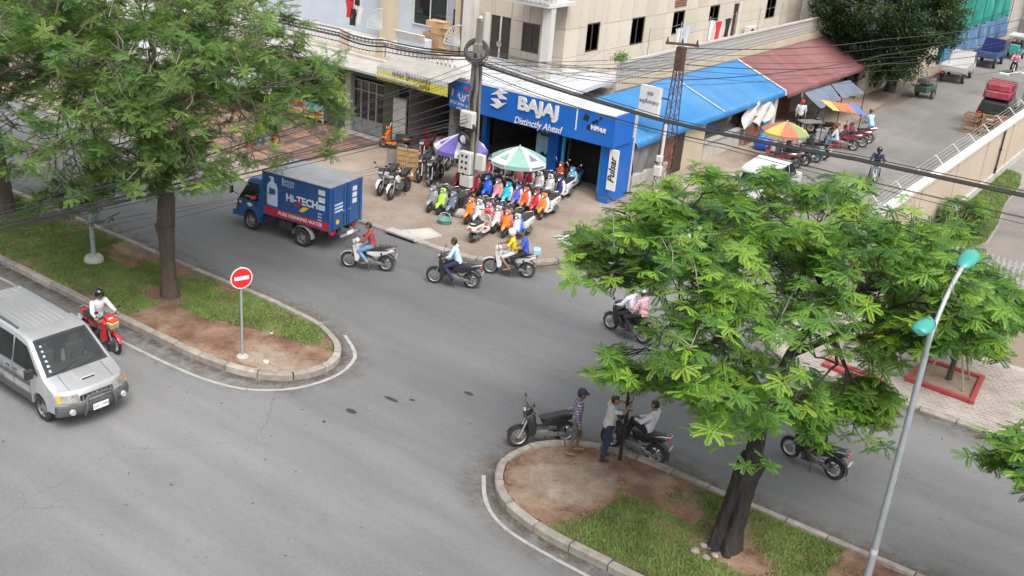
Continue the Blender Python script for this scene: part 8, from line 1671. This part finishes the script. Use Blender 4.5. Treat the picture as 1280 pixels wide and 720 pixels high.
    hb.ball(hd+H3 @ Vector((-.008, 0, .012)), (.107, .088, .124), 18, 12, H3); fs = []
    for f in hb.f:
        if len(f) > 4: fs.append(f) if sum((H3.transposed() @ (Vector(hb.v[i])-hd)).z for i in f) > 0 else None; continue
        c = H3.transposed() @ (sum((Vector(hb.v[i]) for i in f), Vector())/len(f)-hd)
        if c.z > .035+.35*max(0, c.x) or (c.x < -.02 and c.z > -.045): fs.append(f)
    hb.f = fs; hb.m = [0]*len(fs); hb.build('hair', 'hair_black', root, smooth=True)
    T4 = Matrix.Translation(hd) @ H3.to_4x4()
    def put(bb, nm, m_, par=root): bb.v = [tuple(T4 @ Vector(v)) for v in bb.v]; return bb.build(nm, m_, par, smooth=True, angle=50)
    if hat and hat[0] == 'cap':
        c = MB(); c.lathe([(.115, .035), (.113, .07), (.1, .11), (.06, .138), (.001, .145)], (-.004, 0, .0), 'Z', 18, False); cp_ = put(c, 'cap', hat[1]); v = MB(); v.sheet(lambda u, w: (.09+.09*w*(1-.6*u*u), u*.085, .048-.02*w*w-.015*u*u), [-1, -.5, 0, .5, 1], [0, .5, 1]); put(v, 'cap_visor', hat[1], cp_)
    if hat and hat[0] == 'helmet':
        c = MB(); c.ball((-.012, 0, .03), (.145, .128, .15), 18, 12); kf = [f for f in c.f if not (len(f) == 4 and (lambda q: q.x > .06 and -.06 < q.z < .045)(sum((Vector(c.v[i]) for i in f), Vector())/4)) and sum(Vector(c.v[i]).z for i in f)/len(f) > -.1]; c.f = kf; c.m = [0]*len(kf); hm = put(c, 'helmet', hat[1]); v = MB(); v.sheet(lambda u, w: (.03+.135*math.cos(u), .135*math.sin(u), .05+.06*w), [rad(-65+13*k) for k in range(11)], [0, .5, 1]); put(v, 'visor', 'glass_dark', hm)
    return root
def rider(o=(0, 0, 0), back=0., lf=.0):
    ox, oz = o[0], o[2]; J = {}
    J.update(pelvis=(ox-.16, 0, .87+oz), chest=(ox-.08+lf, 0, 1.2+oz), neck=(ox-.04+lf, 0, 1.38+oz), head=(ox+.0+lf, 0, 1.53+oz))
    for s_, S in ((1, 'L'), (-1, 'R')):
        J['sh'+S] = (ox-.06+lf, s_*.19, 1.31+oz); J['el'+S] = (ox+.1, s_*.29, 1.09+oz); J['wr'+S] = (.25, s_*.31, 1.04); J['hd'+S] = (.9, s_*-.05, -.15); J['pn'+S] = (-.1, 0, -1)
        J['hip'+S] = (ox-.12, s_*.09, .85+oz); J['kn'+S] = (.27+ox*.5, s_*.17, .69+oz*.6); J['an'+S] = (-.02+ox*.3, s_*.21, .36); J['toe'+S] = (.15+ox*.3, s_*.22, .28)
    return J
def passenger():
    J = dict(pelvis=(-.52, 0, .93), chest=(-.47, 0, 1.25), neck=(-.44, 0, 1.43), head=(-.4, 0, 1.58))
    for s_, S in ((1, 'L'), (-1, 'R')):
        J['sh'+S] = (-.46, s_*.17, 1.35); J['el'+S] = (-.38, s_*.28, 1.12); J['wr'+S] = (-.2, s_*.2, 1.02); J['hd'+S] = (.6, -s_*.6, 0); J['pn'+S] = (0, -s_, 0)
        J['hip'+S] = (-.48, s_*.1, .9); J['kn'+S] = (-.08, s_*.25, .74); J['an'+S] = (-.3, s_*.25, .43); J['toe'+S] = (-.14, s_*.27, .36)
    return J
def on(key, J, fit, label, **k): l_, h_, ln = RIDE[key]; return person(l_, h_, J, fit, label, lean=ln, **k)
on('red', rider(), dict(shirt='c_maroon', trousers='c_jeans', sleeve=.9, shoe='shoe_tan'), 'rider in maroon shirt and blue jeans following the blue truck')
on('blue', rider(lf=.04), dict(shirt='c_paleblue', trousers='c_navy', sleeve=.75, skin='skin_dark'), 'rider in pale blue shirt and navy trousers on the black motorbike')
on('duo', rider(), dict(shirt='c_yellow', trousers='c_white_shorts', sleeve=.35, leg=.42, shoe='shoe_tan'), 'rider in yellow T-shirt and white helmet steering the white motorbike', hat=('helmet', 'helmet_white'))
on('duo', passenger(), dict(shirt='c_blue', trousers='c_black', sleeve=.35), 'passenger in bright blue shirt behind the yellow shirted rider')
on('pink', rider(lf=.02), dict(shirt='c_white', trousers='c_black', sleeve=.9, shoe='shoe_tan'), 'rider in white shirt carrying the pink checked passenger')
on('pink', passenger(), dict(shirt='c_plaid_pink', trousers='c_black', sleeve=.85), 'passenger in pink checked shirt and white cap on the black motorbike', hat=('cap', 'c_white'))
on('hid', rider(), dict(shirt='c_black', trousers='c_black', sleeve=.6), 'rider in dark clothes passing behind the bright green tree')
on('helm', rider(), dict(shirt='c_white', trousers='c_brown', sleeve=1.), 'delivery rider in white jacket and black helmet by the median kerb', hat=('helmet', 'helmet_black'))
J = rider(); J.update(pelvis=(-.32, 0, .87), chest=(-.4, 0, 1.19), neck=(-.42, 0, 1.37), head=(-.38, 0, 1.52), shL=(-.42, .19, 1.3), shR=(-.42, -.19, 1.3), elL=(-.22, .27, 1.1), wrL=(-.02, .18, 1.08), elR=(-.22, -.26, 1.08), wrR=(-.02, -.02, 1.06), hdL=(.5, -.6, .1), hdR=(.5, .6, .1), pnL=(1, 0, -.5), pnR=(1, 0, -.5), hipL=(-.27, .1, .86), hipR=(-.27, -.1, .86), knL=(.06, .14, 1.02), anL=(.12, .15, .6), toeL=(.28, .16, .55), knR=(.1, -.2, .66), anR=(-.02, -.24, .34), toeR=(.14, -.26, .27))
on('p2', J, dict(shirt='c_white', trousers='c_black', sleeve=.95), 'man in white shirt sitting back on a parked motorbike hugging his knee')
def standing(step=.0, armL=None, armR=None, lean=.0, turn=0., wide=.1):
    J = dict(pelvis=(0, 0, .95), chest=(.02+lean, 0, 1.27), neck=(.03+lean*1.3, 0, 1.46), head=(.06+lean*1.5, 0, 1.6))
    for s_, S in ((1, 'L'), (-1, 'R')):
        J['sh'+S] = (.02+lean*1.2, s_*.19, 1.39); J['el'+S] = (-.04+lean, s_*.25, 1.12); J['wr'+S] = (.06+lean, s_*.25, .88); J['hd'+S] = (.15, 0, -1); J['pn'+S] = (.2, -s_, 0)
        J['hip'+S] = (0, s_*.1, .92); J['kn'+S] = (.04+step*s_*.6, s_*wide, .5); J['an'+S] = (-.03+step*s_, s_*(wide+.01), .085); J['toe'+S] = (.13+step*s_, s_*(wide+.04), .035)
    if armL: J['elL'], J['wrL'], J['hdL'] = armL
    if armR: J['elR'], J['wrR'], J['hdR'] = armR
    return J
a, c = G(716, 566, .17), G(760, 576, .17); ang = math.atan2(c.y-a.y, c.x-a.x)
person((a.x, a.y, .17), ang+.3, standing(.12), dict(shirt='c_plaid_blue', trousers='c_camo', sleeve=.95, leg=.5, shoe='shoe_tan', skin='skin_dark'), 'standing man in checked shirt and patterned shorts with dark cap', hat=('cap', 'c_navy'), vox=.011)
pb = G(766, 574, .17); pdir = math.atan2(pb.y-c.y, pb.x-c.x)
lp2 = thing('leaning_stake', 'thin dark wooden stake leaning up into the bright green tree', 'stake', (pb.x+.12, pb.y+.12, .14)); te = PYp(787, 462, pb.y+.35)
MB().tube([(0, 0, -.02), ((te.x-pb.x)*.45, .1, te.z*.5), (te.x-pb.x-.12, .25, te.z)], [.05, .045, .035], 8).build('stake', 'bark', lp2, smooth=True); MB().tube([(.02, .02, .8), (.03, -.05, .86), (.08, .02, .84)], .012, 5).build('tie', 'cable', lp2)
person((c.x-.12, c.y-.02, .17), rad(52), standing(.06, ((.2, .34, 1.42), (.42, .2, 1.42), (.9, -.4, .05)), ((.24, -.3, 1.4), (.44, -.06, 1.44), (.9, .3, .05)), .04), dict(shirt='c_offwhite', trousers='c_navy', sleeve=.35), 'man in off white T-shirt and dark trousers resting his arms on the stake', vox=.011, look=(.9, -.35, 0), curl=.7)
# people along the side street
on('far', rider(), dict(shirt='c_navy', trousers='c_black', sleeve=.9), 'rider in dark jacket coming down the side street', vox=.018, hat=('helmet', 'helmet_black'))
on('far2', rider(), dict(shirt='c_pink', trousers='c_black', sleeve=.9), 'rider in pink shirt far up the side street', vox=.018)
q = G(1085, 178, 0); person((q.x, q.y, 0), rad(150), standing(.05, ((.32, .2, 1.1), (.5, .15, .95), (1, 0, -.3)), ((.32, -.2, 1.1), (.5, -.15, .95), (1, 0, -.3)), .14), dict(shirt='c_lblue', trousers='c_jeans', sleeve=.8), 'person in pale blue shirt and jeans bending over a parked motorbike', vox=.016, look=(.9, 0, -.4))
q = G(984, 163, .116); person((-19.4, q.y+.3, .116), rad(-60), standing(.0), dict(shirt='c_white', trousers='c_black', sleeve=.6), 'man in white shirt and red cap standing under the red roof', hat=('cap', 'c_red'), vox=.016)
q = G(1042, 186, 0); J = rider(); 
for k_ in J: J[k_] = (J[k_][0]+.1, J[k_][1], J[k_][2]-.36) if k_[:2] in ('pe', 'ch', 'ne', 'he', 'sh', 'el', 'wr', 'hi') else J[k_]
J.update(knL=(.36, .17, .52), knR=(.36, -.17, .52), anL=(.42, .17, .09), anR=(.42, -.17, .09), toeL=(.58, .18, .04), toeR=(.58, -.18, .04), wrL=(.34, .15, .66), wrR=(.34, -.15, .66), elL=(.16, .27, .72), elR=(.16, -.27, .72))
person((q.x, q.y, 0), rad(190), J, dict(shirt='c_offwhite', trousers='c_jeans', sleeve=.5), 'seated man in pale shirt and red cap by the parked motorbikes', hat=('cap', 'c_red'), vox=.016)
st_ = thing('plastic_stool', 'small red plastic stool under the seated man', 'stool', (q.x+.08, q.y+.01, 0), rad(190)); mat('stool_red', (.4, .03, .03), .5)
MB().rbox((0, 0, .385), (.28, .28, .03), .012).build('seat', 'stool_red', st_)
for sx in (-1, 1):
    for sy in (-1, 1): MB().tube([(sx*.15, sy*.15, 0), (sx*.11, sy*.11, .37)], .018, 6).build('leg', 'stool_red', st_)
# truck driver with his elbow on the sill
J = rider(); dz = .12
for k_ in list(J): J[k_] = (J[k_][0], J[k_][1], J[k_][2]*.82+.08)
J.update(shL=(-.04, .2, 1.2), elL=(.02, .52, 1.2), wrL=(.26, .47, 1.23), hdL=(1, -.1, 0))
hd_ = tr.rotation_euler[2]; o_ = Vector((2.15, .4, .05)); o_.rotate(Matrix.Rotation(hd_, 3, 'Z'))
person(tr.location+o_, hd_, J, dict(shirt='c_red', trousers='c_black', sleeve=.5), 'truck driver in red shirt with one elbow out of the cab window', vox=.015)
# goods: parcels on the red delivery bike, bag on the white one, helmet hanging
l_, h_, _ = RIDE['helm']; R3 = Matrix.Rotation(h_, 3, 'Z')
def carried(nm, lab, cat, off, d, m_, rot=0., r=.03):
    p = l_+R3 @ Vector(off); o = MB().rbox((0, 0, d[2]/2), d, r).build(nm, m_, loc=p); o.rotation_euler = (0, 0, h_+rot); tag(o, lab, cat); return o
mat('box_red', (.45, .05, .04), .6, var=.1); mat('box_yellow', (.5, .36, .14), .7, var=.1); mat('bag_khaki', (.24, .19, .1), .85, var=.15)
carried('parcel', 'red topped cardboard parcel in the basket of the delivery motorbike', 'parcel', (.56, 0, .735), (.2, .28, .2), 'box_yellow', .1); carried('packet', 'red packet lying on the parcel in the basket', 'packet', (.56, .02, .936), (.18, .24, .05), 'box_red', .2, .015)
carried('shoulder_bag', 'khaki bag hanging at the leg shield of the delivery motorbike', 'bag', (.16, 0, .55), (.14, .38, .3), 'bag_khaki', 0, .06)
l_, h_, _ = RIDE['duo']; R3 = Matrix.Rotation(h_, 3, 'Z'); carried('carrier_bag', 'pale blue carrier bag behind the passenger of the white motorbike', 'bag', (-.88, 0, .88), (.26, .3, .22), 'c_lblue', 0, .08)
l_, h_, _ = RIDE['red']; R3 = Matrix.Rotation(h_, 3, 'Z')
# stall goods on the side street
sr = random.Random(8)
for k, (px, py, dx, m_, lab) in enumerate(((952, 190, 0, 'p_blue', 'bright blue plastic tarp bundle beside the parked motorbikes'), (1010, 172, 0, 'tarp_grey', 'grey covered stall table under the orange umbrella'), (1025, 178, 0, 'p_white', 'white cool box at the street stall'), (1020, 200, 0, 'p_teal', 'teal bin beside the parked motorbikes'))):
    q = G(px, py, 0); t = thing(['tarp_bundle', 'stall_table', 'cool_box', 'rubbish_bin'][k], lab, ['bundle', 'table', 'cool box', 'bin'][k], (q.x, q.y, 0 if q.x > -17.7 else .116), sr.uniform(0, 1))
    if k == 0: bb = MB(); bb.ball((0, 0, .3), (.5, .4, .36), 12, 8); o = bb.build('bundle', m_, t, smooth=True); [setattr(v, 'co', v.co*(1+.25*mnoise.noise(v.co*5))) for v in o.data.vertices]; MB().tube([(-.4, 0, .35), (0, 0, .66), (.4, 0, .35)], .02, 5).build('rope', 'cable', t)
    elif k == 1:
        MB().rbox((0, 0, .75), (1.3, .7, .08), .02).build('top', m_, t)
        for x in (-.55, .55):
            for y in (-.28, .28): MB().cyl((x, y, 0), (x, y, .72), .025, n=6).build('leg', 'iron_dark', t)
    else: MB().rbox((0, 0, .25), (.55, .4, .48), .05).build('body', m_, t); MB().rbox((0, 0, .52), (.58, .43, .07), .03).build('lid', m_, t)
sheet = thing('hanging_cloth', 'pale sheet hanging in front of the dark brick shop', 'cloth'); q = PXp(1000, 145, -20.0)
MB().sheet(lambda u, v: (-20.0+.08*math.sin(u*9+v*4), q.y-.5+u*1.0, 2.1-1.4*v-.25*u*v), [k/10 for k in range(11)], [k/8 for k in range(9)]).build('sheet', 'c_offwhite', sheet, smooth=True)

# van driver behind the windscreen
J = rider()
for k_ in list(J): J[k_] = (J[k_][0]*.9, J[k_][1], J[k_][2]*.78+.12)
vo = Vector((.72, .4, .05)); vo.rotate(Matrix.Rotation(VAN.rotation_euler[2], 3, 'Z'))
person(VAN.location+vo, VAN.rotation_euler[2], J, dict(shirt='c_grey', trousers='c_black', sleeve=.5), 'driver in grey shirt behind the wheel of the silver van', vox=.015)
